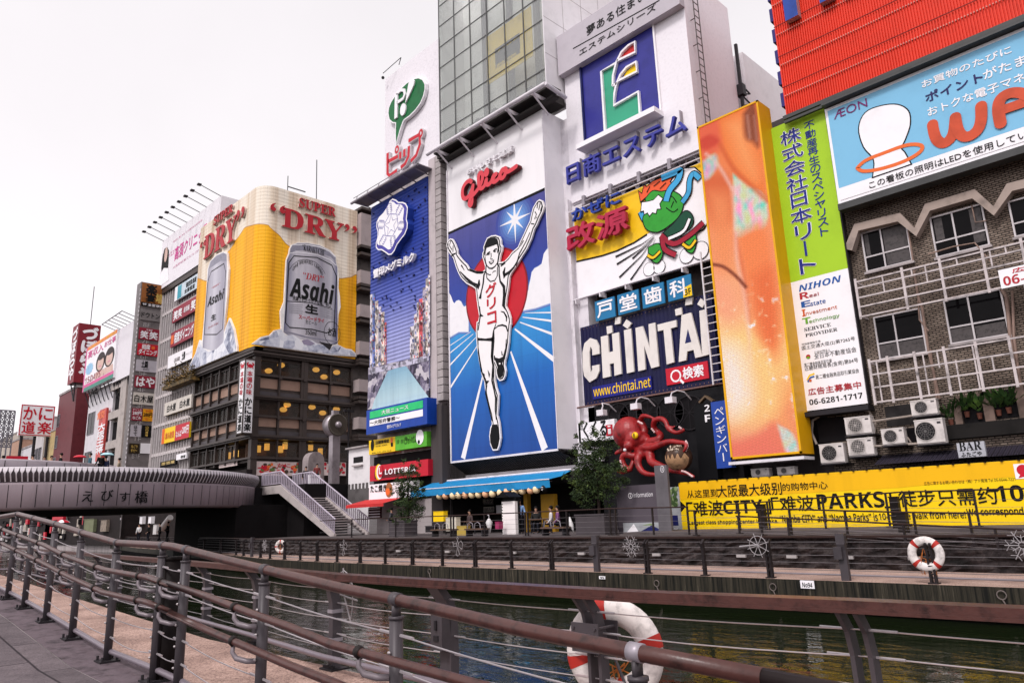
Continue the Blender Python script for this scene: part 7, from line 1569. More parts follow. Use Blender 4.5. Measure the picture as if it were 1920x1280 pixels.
# plants on the sill
for i,(x,y,n_,lab) in enumerate(((1400,480,90,'broad leaved pot plant in the brick wall opening'),(1480,490,60,'thin leggy plant beside the broad leaved pot plant'),(1600,470,120,'bushy pot plants on the right window sill'),(1665,455,90,'grassy pot plant at the end of the window sill'),(1300,530,70,'small weedy plant left of the wall opening'))):
    p=by.P(*by.q(*b6(x,y)),.08);rt=empty('pot_plant',p,lab,'plant');MB().tube([p,p+Vector((0,0,.22))],[.07,.10],10).build('pot',M('terracotta',(.13,.045,.03),.7),rt);m=MB();r7=random.Random(i)
    for _ in range(n_):
        g_=r7.uniform(0,6.28);l_=r7.uniform(.2,.95);d=Vector((math.cos(g_)*.6,math.sin(g_)*.5-.2,r7.uniform(.3,1.3))).normalized();s_=Vector((-math.sin(g_),math.cos(g_),0))*r7.uniform(.03,.075);b=p+Vector((0,0,.2))+d*l_*.55
        m.face([b,b+d*l_*.25+s_,b+d*l_*.55,b+d*l_*.25-s_])
    m.build('leaves',leaf_mat('pot_leaves',(.05,.11,.03)) if 'pot_leaves' not in bpy.data.materials else bpy.data.materials['pot_leaves'],rt)
f=FY(30.2);m=MB();m.prect(f,b6(1340,735),b6(1497,628),-.15,0);br_=tag(m.build('bar_sign',M('bar_grey',(.42,.42,.46),.4,dirt=.15)),'grey bar sign with dark serif capitals above the yellow banner','sign');m=MB();m.text(f,'BAR',b6(1346,692),b6(1478,622),0,.012,style=SERIF);m.text(f,'ふたごや',b6(1358,728),b6(1482,690),0,.012,bold=.02);m.build('lettering',INK,br_)
f=FY(BY-.9);m=MB();a0,b1=f.q(1871,507);a1,b0=f.q(1880,541);m.fbox(f,a0,a0+3.2,b0,b1,-.04,0);hs=tag(m.build('vacancy_sign',WHITE),'white notice with red lettering and a phone number on the upper balcony railing','sign');m=MB();m.text(f,'広告主募集中',(a0+.42,b0+.48),(a0+2.9,b1-.06),0,.01,bold=.02,px=False);m.text(f,'06-6281-1717',(a0+.1,b0+.08),(a0+3.0,b0+.42),1,.01,px=False,style=BOLD);m.build('lettering',[RED,M('print_red',(.40,.02,.03))],hs)

# ================================================================ the corner restaurant building with the beer billboard
KX,KY_=-67.5,31.0;fyl,fxr=FY(KY_),FX(KX);k4=zoom(270,620,4);k3=zoom(270,330,4)
YE=fxr.q(*k4(1560,300))[0];XE=-82.4
kb=empty('crab_restaurant',(-75,37,.95),'dark brown corner restaurant with bands of windows, shutters and glowing lamps','building')
BRN=M('bronze_cladding',(.062,.047,.042),.45,.3,dirt=.2);SHUT=M('shutter_tan',(.30,.19,.145),.6,dirt=.15);BRN2=M('bronze_beam',(.061,.047,.043),.4,.4,dirt=.2)
zz_=lambda y,x=840: fxr.q(*k4(x,y))[1]
Zs=dict(top=zz_(112),c1=zz_(172),w1t=zz_(205),w1b=zz_(318),s1t=zz_(345),s1b=zz_(420),c2=zz_(498),w2t=zz_(512),w2b=zz_(628),s2t=zz_(642),s2b=zz_(712),c3=zz_(795),w3t=zz_(828),w3b=zz_(942),p_t=zz_(978),p_b=4.7)
m=MB()
def floors(m,lo,hi,mi): m.box(XE,KX-.3,KY_+.3,YE,lo,hi,mi)
m.box(XE,KX-2.5,KY_+2.5,YE,.95,36)                                        # core
for lo,hi in ((Zs['w1t'],Zs['top']+.4),(Zs['c2'],Zs['w1b']),(Zs['c3'],Zs['w2b']),(Zs['p_t'],Zs['w3b']),(3.9,4.8)): floors(m,lo,hi,0)
m.box(XE,KX-.3,KY_+.3,YE,3.9,4.8);m.box(XE,KX-2.6,KY_+.3,KY_+2.5,1,3.9);m.build('wall',BRN,kb)
# shutters
colsR=[fxr.q(*k4(x,400))[0] for x in (832,1018,1205,1398,1558)];colsL=[fyl.q(*k4(x,560))[0] for x in (372,430,490,552,628,700)]
m=MB()
for t_,b_ in (('s1t','s1b'),('s2t','s2b')):
    for a,b in zip(colsR,colsR[1:]): MB().fbox(fxr,a+.12,b-.12,Zs[b_],Zs[t_],-.3,-.22).build('shutter',SHUT,kb)
    for a,b in zip(colsL,colsL[1:]): MB().fbox(fyl,a+.12,b-.12,Zs[b_],Zs[t_],-.3,-.22).build('shutter',SHUT,kb)
m=MB()
for t_,b_ in (('s1b','c2'),('s2b','c3')):
    lo=Zs[b_]+.28;hi=lo+.42
    for a,b in zip(colsR,colsR[1:]): m.fbox(fxr,a+.1,b-.1,lo,hi,-.3,-.18)
    for a,b in zip(colsL,colsL[1:]): m.fbox(fyl,a+.1,b-.1,lo,hi,-.3,-.18)
m.each('sill_box',M('sill_mauve',(.07,.06,.065),.5),kb)
m=MB()
for key,dz in (('c1',.0),('c2',.0),('c3',.0)):
    z=Zs[key];m.box(XE-.3,KX+.45,KY_-.45,YE+.2,z,z+.22);m.box(XE-.3,KX+.25,KY_-.25,YE+.1,z-.16,z)
for key in ('w1b','w2b','w3b'): z=Zs[key];m.box(XE,KX+.12,KY_-.12,YE,z-.2,z-.03)
m.each('cornice',BRN2,kb);m=MB()
pl_=m
for a in colsR: m.fbox(fxr,a-.08,a+.08,Zs['p_t'],Zs['c1'],-.3,.02)
for a in colsL: m.fbox(fyl,a-.08,a+.08,Zs['p_t'],Zs['c1'],-.3,.02)
for a in (colsR[2],): m.fbox(fxr,a-.38,a+.38,4.7,Zs['c1'],-.3,-.01)
m.box(KX-.6,KX+.03,KY_-.03,KY_+.6,4.7,Zs['c1'])
for key in ('w1b','w2b'):
    for a in colsR[1:-1]: m.fbox(fxr,a-.16,a+.16,Zs[key]-.35,Zs[key]-.0,.0,.2)
m.each('pillar',BRN2,kb)
WG=glass_mat('bronze_glass',(.80,.74,.70),.82,.03,.5,.12)
for t_,b_,nm in (('w1t','w1b',1),('w2t','w2b',2),('w3t','w3b',3)):
    for cs_2,f in ((colsR,fxr),(colsL,fyl)):
        for a,b in zip(cs_2,cs_2[1:]):
            m=MB();t=.07
            for (u0,u1,v0,v1) in ((a+.08,a+.08+t,Zs[b_],Zs[t_]),(b-.08-t,b-.08,Zs[b_],Zs[t_]),(a+.08,b-.08,Zs[b_],Zs[b_]+t),(a+.08,b-.08,Zs[t_]-t,Zs[t_])): m.fbox(f,u0,u1,v0,v1,-.3,-.1)
            if f is fyl: m.fbox(f,(a+b)/2-.03,(a+b)/2+.03,Zs[b_],Zs[t_],-.28,-.12)
            w_=m.build('window',BRN2,kb);MB().fbox(f,a+.15,b-.15,Zs[b_]+.07,Zs[t_]-.07,-.22,-.2).build('glass',WG,w_)
m=MB()
for t_,b_ in (('w1t','w1b'),('w2t','w2b'),('w3t','w3b')):
    m.fbox(fxr,KY_+.6,YE,Zs[b_],Zs[t_],-2.5,-2.45,0);m.fbox(fyl,XE,KX-2.5,Zs[b_],Zs[t_],-2.5,-2.45,0)
    for k in range(5): a=KY_+1.2+2.2*k;m.fbox(fxr,a,a+.9,Zs[b_],Zs[b_]+.75,-1.8,-1.2,1)
m.build('interior',[M('interior_brown',(.15,.10,.08),.8,dirt=.55,scale=1.3),M('interior_furniture',(.22,.13,.08),.7)],kb)
LM=lamp_mat('lamp_glow',(1.0,.58,.12),1.2);m=MB()
for x,y,f in [(935,300,0),(1028,258,0),(1290,292,0),(1350,345,0),(1445,312,0),(1045,590,0),(1073,555,0),(1260,572,0),(1340,615,0),(1443,588,0),(857,885,1),(922,870,1),(1025,888,1),(1058,862,1),(1250,873,1),(1322,905,1),(635,935,2),(690,920,2),(858,210,0)]:
    p=at_x(*k4(x,y),KX-.75) if f < 2 else at_y(*k4(x,y),KY_+.75)
    if f==0: m.ball(p,.38,.38,.26,0,10,7);m.tube([p+Vector((0,0,.2)),p+Vector((0,0,.8))],.015,5,1)
    else: m.tube([p-Vector((0,0,.32)),p+Vector((0,0,.32))],.25,10,0);m.tube([p+Vector((0,0,.3)),p+Vector((0,0,.8))],.015,5,1)
    m.build('pendant_lamp',[LM,BLACK],kb,True);m=MB()
# red banner behind the left windows
m=MB();p0,p1=k4(565,345),k4(725,240);m.prect(FY(KY_+.7),p0,p1,0,.03,0);m.disc(FY(KY_+.6),k4(522,342),.6,.5,.05,mi=0);m.prect(FY(KY_+.8),k4(500,385),k4(560,310),0,.02,1);m.text(FY(KY_+.65),'道楽ホテル',k4(572,335),k4(720,262),1,.02,bold=.03);m.build('window_banner',[RED,WHITE],kb)
m=MB();r8=random.Random(8)
for x0,x1 in ((815,1165),(1340,1520)): MB().prect(fxr,k4(x0,1082),k4(x1,984),-.2,-.1).build('poster',M('poster_pink',(.62,.50,.48),.5),kb)
a0_,b0_=fyl.q(*k4(555,1030));MB().prect(fyl,k4(555,1030),k4(690,975),-.2,-.1).build('poster',M('poster_pink',(.62,.50,.48),.5),kb)
for k in range(70):
    x=r8.choice((r8.uniform(860,1160),r8.uniform(860,1160),r8.uniform(1345,1515)));y=r8.uniform(995,1070);m.disc(fxr,k4(x,y),r8.uniform(.08,.3),r8.uniform(.06,.22),-.095+.0006*k,mi=r8.choice((1,2,3,4,1)),n=8)
m.text(fxr,'かに',k4(1000,1022),k4(1100,995),1,-.04,bold=.03);m.build('poster_print',[M('poster_pink',(.62,.50,.48),.5),RED,ORANGE,M('poster_green',(.10,.16,.05),.5),M('poster_dark',(.06,.04,.03),.5)],kb)
# side wing with balconies behind
bw=empty('balcony_block',(-69,44,4.7),'pinkish grey block with a stack of square balconies beside the beer billboard','building');m=MB();m.box(-75,KX-.25,YE+.02,YE+5,.95,36.3);m.build('wall',M('wing_dark',(.10,.085,.08),.7,dirt=.3),bw)
PKG=M('balcony_pink',(.34,.28,.28),.6,dirt=.12);m=MB()
for (y0,y1) in ((300,540),(725,825),(980,1070)): a,z1=fxr.q(*k3(1605,y0));_,z0=fxr.q(*k3(1605,y1));MB().box(KX-.2,KX+1.1,YE+.2,YE+2.6,z0,z1).build('balcony',PKG,bw)
for (y0,y1) in ((92,190),(375,465),(655,742)): a,z1=fxr.q(*k4(1592,y0));_,z0=fxr.q(*k4(1592,y1));MB().box(KX-.2,KX+1.1,YE+.2,YE+2.6,z0,z1).build('balcony',PKG,bw)
m=MB()
for y0,zf in ((262,k3),(545,k3),(600,k3),(830,k3),(860,k3),(1100,k3),(230,k4),(255,k4),(510,k4),(540,k4),(790,k4),(815,k4)): a,z1=fxr.q(*zf(1600,y0));m.box(KX-.2,KX+1.3,YE+.1,YE+2.9,z1-.2,z1+.1)
m.each('slab',BRN2,bw)

# the beer billboard wraps the corner
bt_,zt_=fxr.q(*k3(1590,745))[0],None
LFY,RFX=FY(KY_-.35),FX(KX+.4);rc_=1.6
ZBt=(LFY.q(357,695)[1]+RFX.q(*k4(1582,214))[1])/2-.05;ZTp=RFX.q(*k3(1000,85))[1]
YEb=RFX.q(*k3(1595,700))[0];XEb=LFY.q(*k3(385,1000))[0];XLb=LFY.q(*k4(342,300))[0]
be=empty('beer_billboard',(-70,33,ZBt),'corner-wrapping billboard of golden beer under cream foam with silver cans on ice','billboard')
# arc length parameter: s<0 along the left face, then the rounded corner, then the right face
XC,YC=RFX.k-rc_,LFY.k+rc_;la=rc_*math.pi/2
def wrap(s,c_=0):
    if s <=0: return Vector((XC+s,LFY.k-c_,0))
    if s < la: f=-math.pi/2+s/rc_;return Vector((XC+(rc_+c_)*math.cos(f),YC+(rc_+c_)*math.sin(f),0))
    return Vector((RFX.k+c_,YC+(s-la),0))
def sL(x,y): a,b=LFY.q(x,y);return a-XC,b
def sR(x,y): a,b=RFX.q(x,y);return la+(a-YC),b
bound=[sL(*k3(385,770)),sL(*k3(480,790)),sL(*k3(560,690)),sL(*k3(640,560)),sL(*k3(700,470)),sL(*k3(755,392))]
bound=[b for b in bound if b[0] < -.3];pk=RFX.q(*k3(850,355))[1]
bound +=[(la*.35,pk+.25),(la*.8,pk+.1),sR(*k3(930,375)),sR(*k3(1000,435)),sR(*k3(1075,520)),sR(*k3(1200,640)),sR(*k3(1400,760)),sR(*k3(1470,772)),sR(*k3(1540,765)),sR(*k3(1595,742))]
def bz(s):
    if s <=bound[0][0]: return bound[0][1]
    for (a,za),(b,zb2) in zip(bound,bound[1:]):
        if a <=s <=b: t=(s-a)/(b-a);t=t*t*(3-2*t)*.5+t*.5;return za+(zb2-za)*t
    return bound[-1][1]
s0,s1=XEb-XC,la+(YEb-YC)
def stripe_mat(name,stops,k=1.3,ribs=2.6):
    m,t,p=_new(name);g_=N(t,'ShaderNodeNewGeometry');sx=N(t,'ShaderNodeSeparateXYZ');L(t,g_.outputs['Position'],sx.inputs[0]);ad=N(t,'ShaderNodeMath',operation='ADD');L(t,sx.outputs[0],ad.inputs[0]);L(t,sx.outputs[1],ad.inputs[1])
    cb2=N(t,'ShaderNodeCombineXYZ');L(t,ad.outputs[0],cb2.inputs[0]);zs2=N(t,'ShaderNodeMath',operation='MULTIPLY',i_1=.012);L(t,sx.outputs[2],zs2.inputs[0]);L(t,zs2.outputs[0],cb2.inputs[1])
    n=N(t,'ShaderNodeTexNoise',i_Scale=k,i_Detail=5.0,i_Roughness=.6);L(t,cb2.outputs[0],n.inputs['Vector']);c=ramp(t,n.outputs[0],stops)
    fr_=N(t,'ShaderNodeMath',operation='FRACT');ml=N(t,'ShaderNodeMath',operation='MULTIPLY',i_1=1.0);L(t,ad.outputs[0],ml.inputs[0]);L(t,ml.outputs[0],fr_.inputs[0])
    mul=N(t,'ShaderNodeMix',data_type='RGBA',blend_type='MULTIPLY');mul.inputs[0].default_value=1;L(t,c,mul.inputs[6]);L(t,ramp(t,fr_.outputs[0],[(0,(.6,.55,.5)),(.05,(1,1,1))]),mul.inputs[7]);L(t,mul.outputs[2],p.inputs['Base Color']);p.inputs['Roughness'].default_value=.5
    wv=N(t,'ShaderNodeMath',operation='MULTIPLY',i_1=ribs*6.283);L(t,sx.outputs[2],wv.inputs[0]);sn=N(t,'ShaderNodeMath',operation='SINE');L(t,wv.outputs[0],sn.inputs[0]);b=N(t,'ShaderNodeBump',i_Strength=.12,i_Distance=.05);L(t,sn.outputs[0],b.inputs['Height']);L(t,b.outputs[0],p.inputs['Normal']);return m
CREAM=stripe_mat('foam_cream',[(.33,(.46,.33,.22)),(.45,(.66,.54,.42)),(.55,(.76,.67,.56)),(.7,(.80,.73,.64))],.9)
BEER=stripe_mat('beer_gold',[(.33,(.50,.20,.004)),(.45,(.76,.34,.004)),(.58,(.84,.41,.006)),(.72,(.84,.43,.01))],.9)
EDGE=M('foam_edge_print',(.45,.22,.05),.5);m=MB();ns_=150;RM=M('print_rim',(.78,.75,.74),.4)
for i in range(ns_):
    a,b=s0+(s1-s0)*i/ns_,s0+(s1-s0)*(i+1)/ns_;A_,B_=wrap(a),wrap(b);za,zb2=bz(a),bz(b)
    P=lambda q,z: Vector((q.x,q.y,z))
    m.face([P(A_,ZBt),P(B_,ZBt),P(B_,zb2),P(A_,za)],1);m.face([P(A_,za),P(B_,zb2),P(B_,zb2+.10),P(A_,za+.10)],2);m.face([P(A_,za+.10),P(B_,zb2+.10),P(B_,ZTp),P(A_,ZTp)],0)
    A2,B2=wrap(a,-.35),wrap(b,-.35);m.face([P(A_,ZTp),P(B_,ZTp),P(B2,ZTp),P(A2,ZTp)],0);m.face([P(A_,ZBt),P(A2,ZBt),P(B2,ZBt),P(B_,ZBt)],3)
E1,E2=wrap(s1),wrap(s1,-.35);m.face([(E1.x,E1.y,ZBt),(E2.x,E2.y,ZBt),(E2.x,E2.y,ZTp),(E1.x,E1.y,ZTp)],3)
m.build('board',[CREAM,BEER,EDGE,BRN],be,False)
m=MB();m.box(XE+.5,KX-.1,KY_+.2,YEb-.3,ZBt+.2,ZTp-.3);m.box(KX-.6,KX+.3,KY_-.2,YEb,ZBt-.35,ZBt-.02);m.box(XE,KX+.3,KY_-.3,KY_+.6,ZBt-.35,ZBt-.02);m.each('backing',BRN,be)
# lettering
SR_=M('serif_red',(.42,.015,.025),.4,dirt=.1);SRM=M('serif_rim',(.60,.48,.42),.5)
m=MB()
def both(f,s,p0,p1,st=SERIF,c_=.24):
    m.text(f,s,p0,p1,1,c_-.22,depth=.2,style=st,bold=.022);m.text(f,s,p0,p1,0,c_,depth=.06,style=st,bold=.012)
both(RFX,'SUPER',k3(1155,236),k3(1428,246));both(RFX,'DRY',k3(1028,380),k3(1490,368));both(RFX,'“',k3(938,262),k3(1052,232));both(RFX,'”',k3(1498,416),k3(1588,388))
both(LFY,'SUPER',k3(540,376),k3(686,208));both(LFY,'DRY',k3(465,630),k3(715,292));both(LFY,'“',k3(438,548),k3(482,478));both(LFY,'”',k3(712,345),k3(772,228))
m.build('lettering',[SR_,SRM],be)
# right can: flat cut-outs standing off the sheet
kc=zoom(520,440,5.567);SIL=None
aL,aR=RFX.q(*kc(70,600))[0],RFX.q(*kc(612,600))[0]
SIL=grad_mat('can_silver_print','Y',aL,aR,[(0,(.12,.12,.20)),(.06,(.28,.27,.34)),(.18,(.58,.55,.60)),(.42,(.50,.47,.52)),(.68,(.30,.28,.33)),(.88,(.50,.48,.53)),(1,(.12,.12,.22))],.35)
lipm=M('can_lip_print',(.25,.24,.30),.4,dirt=.2,scale=3);icm=None
def ice_mat(name):
    m,t,p=_new(name);g_=N(t,'ShaderNodeNewGeometry');vo=N(t,'ShaderNodeTexVoronoi',i_Scale=1.1);L(t,g_.outputs['Position'],vo.inputs['Vector']);n=N(t,'ShaderNodeTexNoise',i_Scale=2.4,i_Detail=5.0);L(t,g_.outputs['Position'],n.inputs['Vector']);sp_=N(t,'ShaderNodeSeparateColor');L(t,vo.outputs['Color'],sp_.inputs[0])
    ad=N(t,'ShaderNodeMath',operation='ADD');L(t,sp_.outputs[0],ad.inputs[0]);L(t,n.outputs[0],ad.inputs[1]);ml=N(t,'ShaderNodeMath',operation='MULTIPLY',i_1=.5);L(t,ad.outputs[0],ml.inputs[0])
    L(t,ramp(t,ml.outputs[0],[(.22,(.10,.11,.18)),(.36,(.36,.38,.48)),(.5,(.55,.56,.64)),(.7,(.74,.74,.78))]),p.inputs['Base Color']);p.inputs['Roughness'].default_value=.4;return m
ICE=ice_mat('ice_print')
body_pts=[(118,150),(140,110),(200,88),(300,90),(430,114),(540,168),(602,235),(602,290),(618,350),(632,420),(626,560),(640,640),(648,760),(625,840),(618,1000),(618,1150),(700,1190),(760,1200),(808,1240),(812,1275),(560,1262),(0,1190),(-280,1150),(-180,1070),(-90,1050),(-40,1000),(30,985),(20,800),(60,700),(70,500),(82,270),(110,200)]
m=MB();bp_=[RFX.q(*kc(*p)) for p in body_pts];bp_=[(a,max(b,ZBt+.02)) for a,b in bp_]
m.poly(RFX,bp_,.25,.02,0,px=False);m.build('can_rim',RM,be)
canp=[(124,155),(145,118),(200,96),(300,98),(430,122),(535,174),(595,240),(597,292),(612,345),(616,1000),(612,1140),(520,1165),(300,1110),(120,1070),(52,1020),(72,700),(88,270),(118,205)]
m=MB();m.poly(RFX,[kc(*p) for p in canp],.258,mi=0);m.poly(RFX,[kc(*p) for p in [(124,155),(145,118),(200,96),(300,98),(430,122),(535,174),(595,240),(596,290),(540,235),(430,195),(300,172),(180,172),(122,200)]],.266,mi=1)
m.stroke(RFX,[kc(*p) for p in [(150,112),(300,112),(430,135),(530,180),(590,238)]],.12,.272,mi=3);m.stroke(RFX,[kc(*p) for p in [(122,200),(200,190),(400,215),(540,270),(604,330)]],.10,.272,mi=3)
m.stroke(RFX,[kc(*p) for p in [(160,228),(400,245),(555,325),(604,440),(578,985),(500,1030),(350,992),(115,972),(72,925),(108,300)]],.11,.272,mi=2,closed=True)
m.stroke(RFX,[kc(*p) for p in [(88,700),(330,715),(560,778)]],.07,.272,mi=2);m.stroke(RFX,[kc(*p) for p in [(55,1010),(300,1075),(610,1120)]],.16,.27,mi=1)
arc_=[kc(300+215*math.cos(math.radians(d)),560-255*math.sin(math.radians(d))-40+.12*(300+215*math.cos(math.radians(d))-300)) for d in range(150,29,-12)];m.stroke(RFX,arc_,.04,.272,mi=2)
m.build('can_print',[SIL,lipm,INK,M('can_pale_print',(.72,.70,.74),.35)],be)
m=MB()
for s,p0,p1,mi,st,bo in (('“KARAKUCHI”',(245,170),(490,165),0,SERIF,0),('“DRY”',(255,462),(470,440),1,SERIFI,0),('Asahi',(115,648),(580,535),0,BOLDI,.015),('洗練されたクリアな味、辛口',(145,690),(545,715),0,None,.01),('生',(278,815),(412,752),0,None,.05),('スーパードライ',(210,880),(475,884),1,None,.03),('生ビール',(280,932),(400,912),0,None,0),('350ml',(278,1042),(393,1010),0,SANS,.015),('お酒',(515,1060),(600,985),0,None,.01)):
    m.text(RFX,s,kc(*p0),kc(*p1),mi,.28,style=st,bold=bo)
for ch,d in zip('ASAHI BREWERIES LIMITED',range(144,30,-5)):
    if ch==' ': continue
    cx_=300+185*math.cos(math.radians(d));cy_=540-230*math.sin(math.radians(d))-20+.12*(cx_-300);m.text(RFX,ch,kc(cx_-8,cy_+16),kc(cx_+8,cy_-16),0,.28,style=SANS)
for j in range(5): m.stroke(RFX,[kc(108,735+j*20),kc(255-7*(j % 3),722+j*22+18)],.07,.28,mi=2);m.stroke(RFX,[kc(430,760+j*22),kc(580-8*(j % 2),800+j*22)],.07,.28,mi=2)
a,b=RFX.q(*kc(558,1030));m.stroke(RFX,[(a+.95*math.cos(k*.35),b+1.25*math.sin(k*.35)) for k in range(18)],.05,.28,mi=0,px=False,closed=True)
m.build('can_lettering',[INK,SR_,M('small_print',(.28,.27,.31),.5)],be)
m=MB();ic=[(-250,1145),(-170,1085),(-85,1062),(-35,1012),(30,1000),(70,1060),(150,1050),(215,1090),(235,1130),(285,1098),(350,1110),(420,1150),(490,1155),(530,1215),(570,1165),(620,1160),(690,1200),(755,1215),(795,1250),(800,1265),(560,1250),(0,1178)]
ab=[(a,max(b,ZBt+.06)) for a,b in (RFX.q(*kc(*p)) for p in ic)];m.poly(RFX,ab,.29,mi=0,px=False)
m.poly(RFX,[kc(*p) for p in [(240,1110),(300,1095),(380,1140),(330,1165),(260,1150)]],.296,mi=1);m.poly(RFX,[kc(*p) for p in [(420,1120),(560,1150),(530,1210),(470,1160)]],.296,mi=2);m.build('ice_print',[ICE,M('ice_violet',(.28,.24,.34),.4),STEEL_D],be)
# left can
kl=k3;aL,aR=LFY.q(*kl(478,900))[0],LFY.q(*kl(640,900))[0]
SIL2=grad_mat('can_silver_side_print','X',aL,aR,[(0,(.16,.15,.22)),(.12,(.38,.36,.43)),(.4,(.56,.54,.60)),(.75,(.34,.32,.39)),(1,(.46,.44,.52))],.35)
m=MB();bl2=[(490,700),(510,640),(560,590),(610,568),(640,580),(642,640),(650,700),(640,900),(630,1000),(612,1180),(655,1065),(690,1150),(712,1275),(712,1320),(640,1395),(340,1510),(345,1440),(400,1330),(430,1230),(450,1240),(480,900)]
ab=[(min(a,XC-.05),max(b,ZBt+.02)) for a,b in (LFY.q(*kl(*p)) for p in bl2)];m.poly(LFY,ab,.22,.02,0,px=False);m.build('side_can_rim',RM,be)
m=MB();m.poly(LFY,[kl(*p) for p in [(498,700),(515,645),(560,600),(610,578),(634,590),(636,650),(636,720),(612,1240),(590,1290),(520,1310),(455,1290),(478,950)]],.228,mi=0)
m.poly(LFY,[kl(*p) for p in [(500,700),(515,645),(560,600),(610,578),(634,590),(634,640),(590,640),(530,680)]],.234,mi=1)
m.stroke(LFY,[kl(*p) for p in [(520,720),(615,660),(628,720),(605,1150),(560,1190),(468,1190),(492,800)]],.12,.236,mi=2,closed=True);m.build('side_can_print',[SIL2,lipm,INK],be)
m=MB()
for s,p0,p1,mi,st,bo in (('“DRY”',(522,850),(590,800),1,SERIFI,0),('Asahi',(492,985),(618,845),0,BOLDI,.02),('生',(520,1090),(556,1030),0,None,.04),('スーパードライ',(498,1150),(575,1095),1,None,.02)): m.text(LFY,s,kl(*p0),kl(*p1),mi,.245,style=st,bold=bo)
m.build('side_can_lettering',[INK,SR_],be)
m=MB();ic=[(350,1500),(352,1440),(405,1335),(432,1240),(455,1290),(500,1320),(560,1300),(610,1250),(640,1120),(655,1078),(685,1155),(705,1280),(700,1318),(630,1390)]
ab=[(min(a,XC-.1),max(b,ZBt+.06)) for a,b in (LFY.q(*kl(*p)) for p in ic)];m.poly(LFY,ab,.25,mi=0,px=False);m.build('side_ice_print',ICE,be)
m=MB();
for px,py0,py1 in ((594,300,368),(540,330,350)): p=at_y(px,py1,38);q=at_y(px,py0,38);m.tube([Vector((p.x,p.y,35)),q],.05,5)
m.tube([at_y(540,350,38),at_y(572,360,38)],.08,5);tag(m.build('aerial',STEEL_D),'thin rooftop aerials above the beer billboard','aerial')
# corner sign
cx0,cx1,cy0,cy1=-68.7,-66.9,30.1,31.7
cF,cR=FY(cy0),FX(cx1);z1=cR.q(*k4(835,222))[1];z0=cR.q(*k4(808,765))[1];cy1=cR.q(*k4(836,222))[0];cy0=cR.q(*k4(762,215))[0];cF=FY(cy0);cx0=cF.q(*k4(722,225))[0]
m=MB();m.box(cx0,cx1,cy0,cy1,z0,z1);cg=tag(m.build('corner_sign',M('lightbox_white',(.80,.78,.80),.35,dirt=.04)),'tall white two-sided corner sign with a red crab crest and black brush kana','sign')
m=MB();m.box(cx0-.08,cx1+.08,cy0-.08,cy1+.08,z1,z1+.12);m.box(cx0-.08,cx1+.08,cy0-.08,cy1+.08,z0-.12,z0)
for x in (cx0,cx1):
    for y in (cy0,cy1): m.box(x-.05,x+.05,y-.05,y+.05,z0,z1)
m.build('frame',BRN2,cg);m=MB()
for f,a0,a1 in ((cR,cy0,cy1),(cF,cx0,cx1)):
    w_=a1-a0;h_=z1-z0;Zf=lambda t: z1-h_*t
    m.disc_=None;m.poly(f,[((a0+a1)/2+.24*w_*math.cos(k*.4),Zf(.085)+.028*h_*math.sin(k*.4)) for k in range(16)],.02,mi=0,px=False)
    for sg in (-1,1):
        m.stroke(f,[((a0+a1)/2+sg*.2*w_,Zf(.09)),((a0+a1)/2+sg*.33*w_,Zf(.06)),((a0+a1)/2+sg*.18*w_,Zf(.04))],.16,.024,mi=0,px=False);m.stroke(f,[((a0+a1)/2+sg*.2*w_,Zf(.10)),((a0+a1)/2+sg*.32*w_,Zf(.12))],.08,.024,mi=0,px=False)
    m.text(f,'本場の味',(a0+.24*w_,Zf(.49)),(a1-.24*w_,Zf(.15)),0,.02,bold=.02,vert=True,px=False);m.text(f,'かに道楽',(a0+.17*w_,Zf(.985)),(a1-.17*w_,Zf(.52)),1,.02,bold=.035,vert=True,px=False)
m.build('lettering',[RED,INK],cg)

# ================================================================ the clinic building with sign bands
TY=31.0;ty=FY(TY);t1=zoom(0,500,4);TX0,TX1=-95.3,-82.6
tb=empty('fin_building',(-90,TY,.95),'grey office block with pale vertical fins and bands of restaurant signs','building');FIN=M('fin_grey',(.56,.51,.51),.5,dirt=.15)
m=MB();m.box(TX0,TX1,TY+.4,45,.95,31.8);m.build('wall',M('dim_facade',(.03,.026,.027),.5,dirt=.4),tb);m=MB()
for k in range(17): x=TX0+(TX1-TX0)*k/16;m.box(x-.06,x+.06,TY+.1,TY+.39,.95,31.6)
m.build('fin',FIN,tb);m=MB()
for k in range(9): z=3.2+k*3.55;m.box(TX0,TX1,TY+.15,TY+.395,z,z+.35)
m.box(TX0-.7,TX0-.01,TY-.02,TY+1,.95,31.8);m.build('spandrel',FIN,tb)
def band_sign(name,label,p0,p1,mat,texts,cat='sign',Y=TY-.25,depth=.2):
    f=FY(Y);a0,b0=f.q(*t1(*p0));a1,b1=f.q(*t1(*p1));a1=min(a1,TX1-.02);m=MB();m.fbox(f,a0,a1,b0,b1,-depth,0);o_=tag(m.build(name,mat),label,cat);m=MB();ms=[]
    for s,u0,u1,v0,v1,mt,bo in texts:
        if mt not in ms: ms.append(mt)
        A_=(a0+(a1-a0)*u0,b0+(b1-b0)*v0);B_=(a0+(a1-a0)*u1,b0+(b1-b0)*v1)
        if s is None: m.fbox(f,A_[0],B_[0],A_[1],B_[1],.002,.012,ms.index(mt))
        else: m.text(f,s,A_,B_,ms.index(mt),.02,bold=bo,px=False)
    if m.v: m.build('lettering',ms,o_)
MAR=M('sign_maroon',(.26,.02,.04),.4,dirt=.12);PALEB=M('sign_pale_blue',(.52,.60,.66),.4,dirt=.2);TEAL=M('sign_teal',(.04,.30,.38),.4)
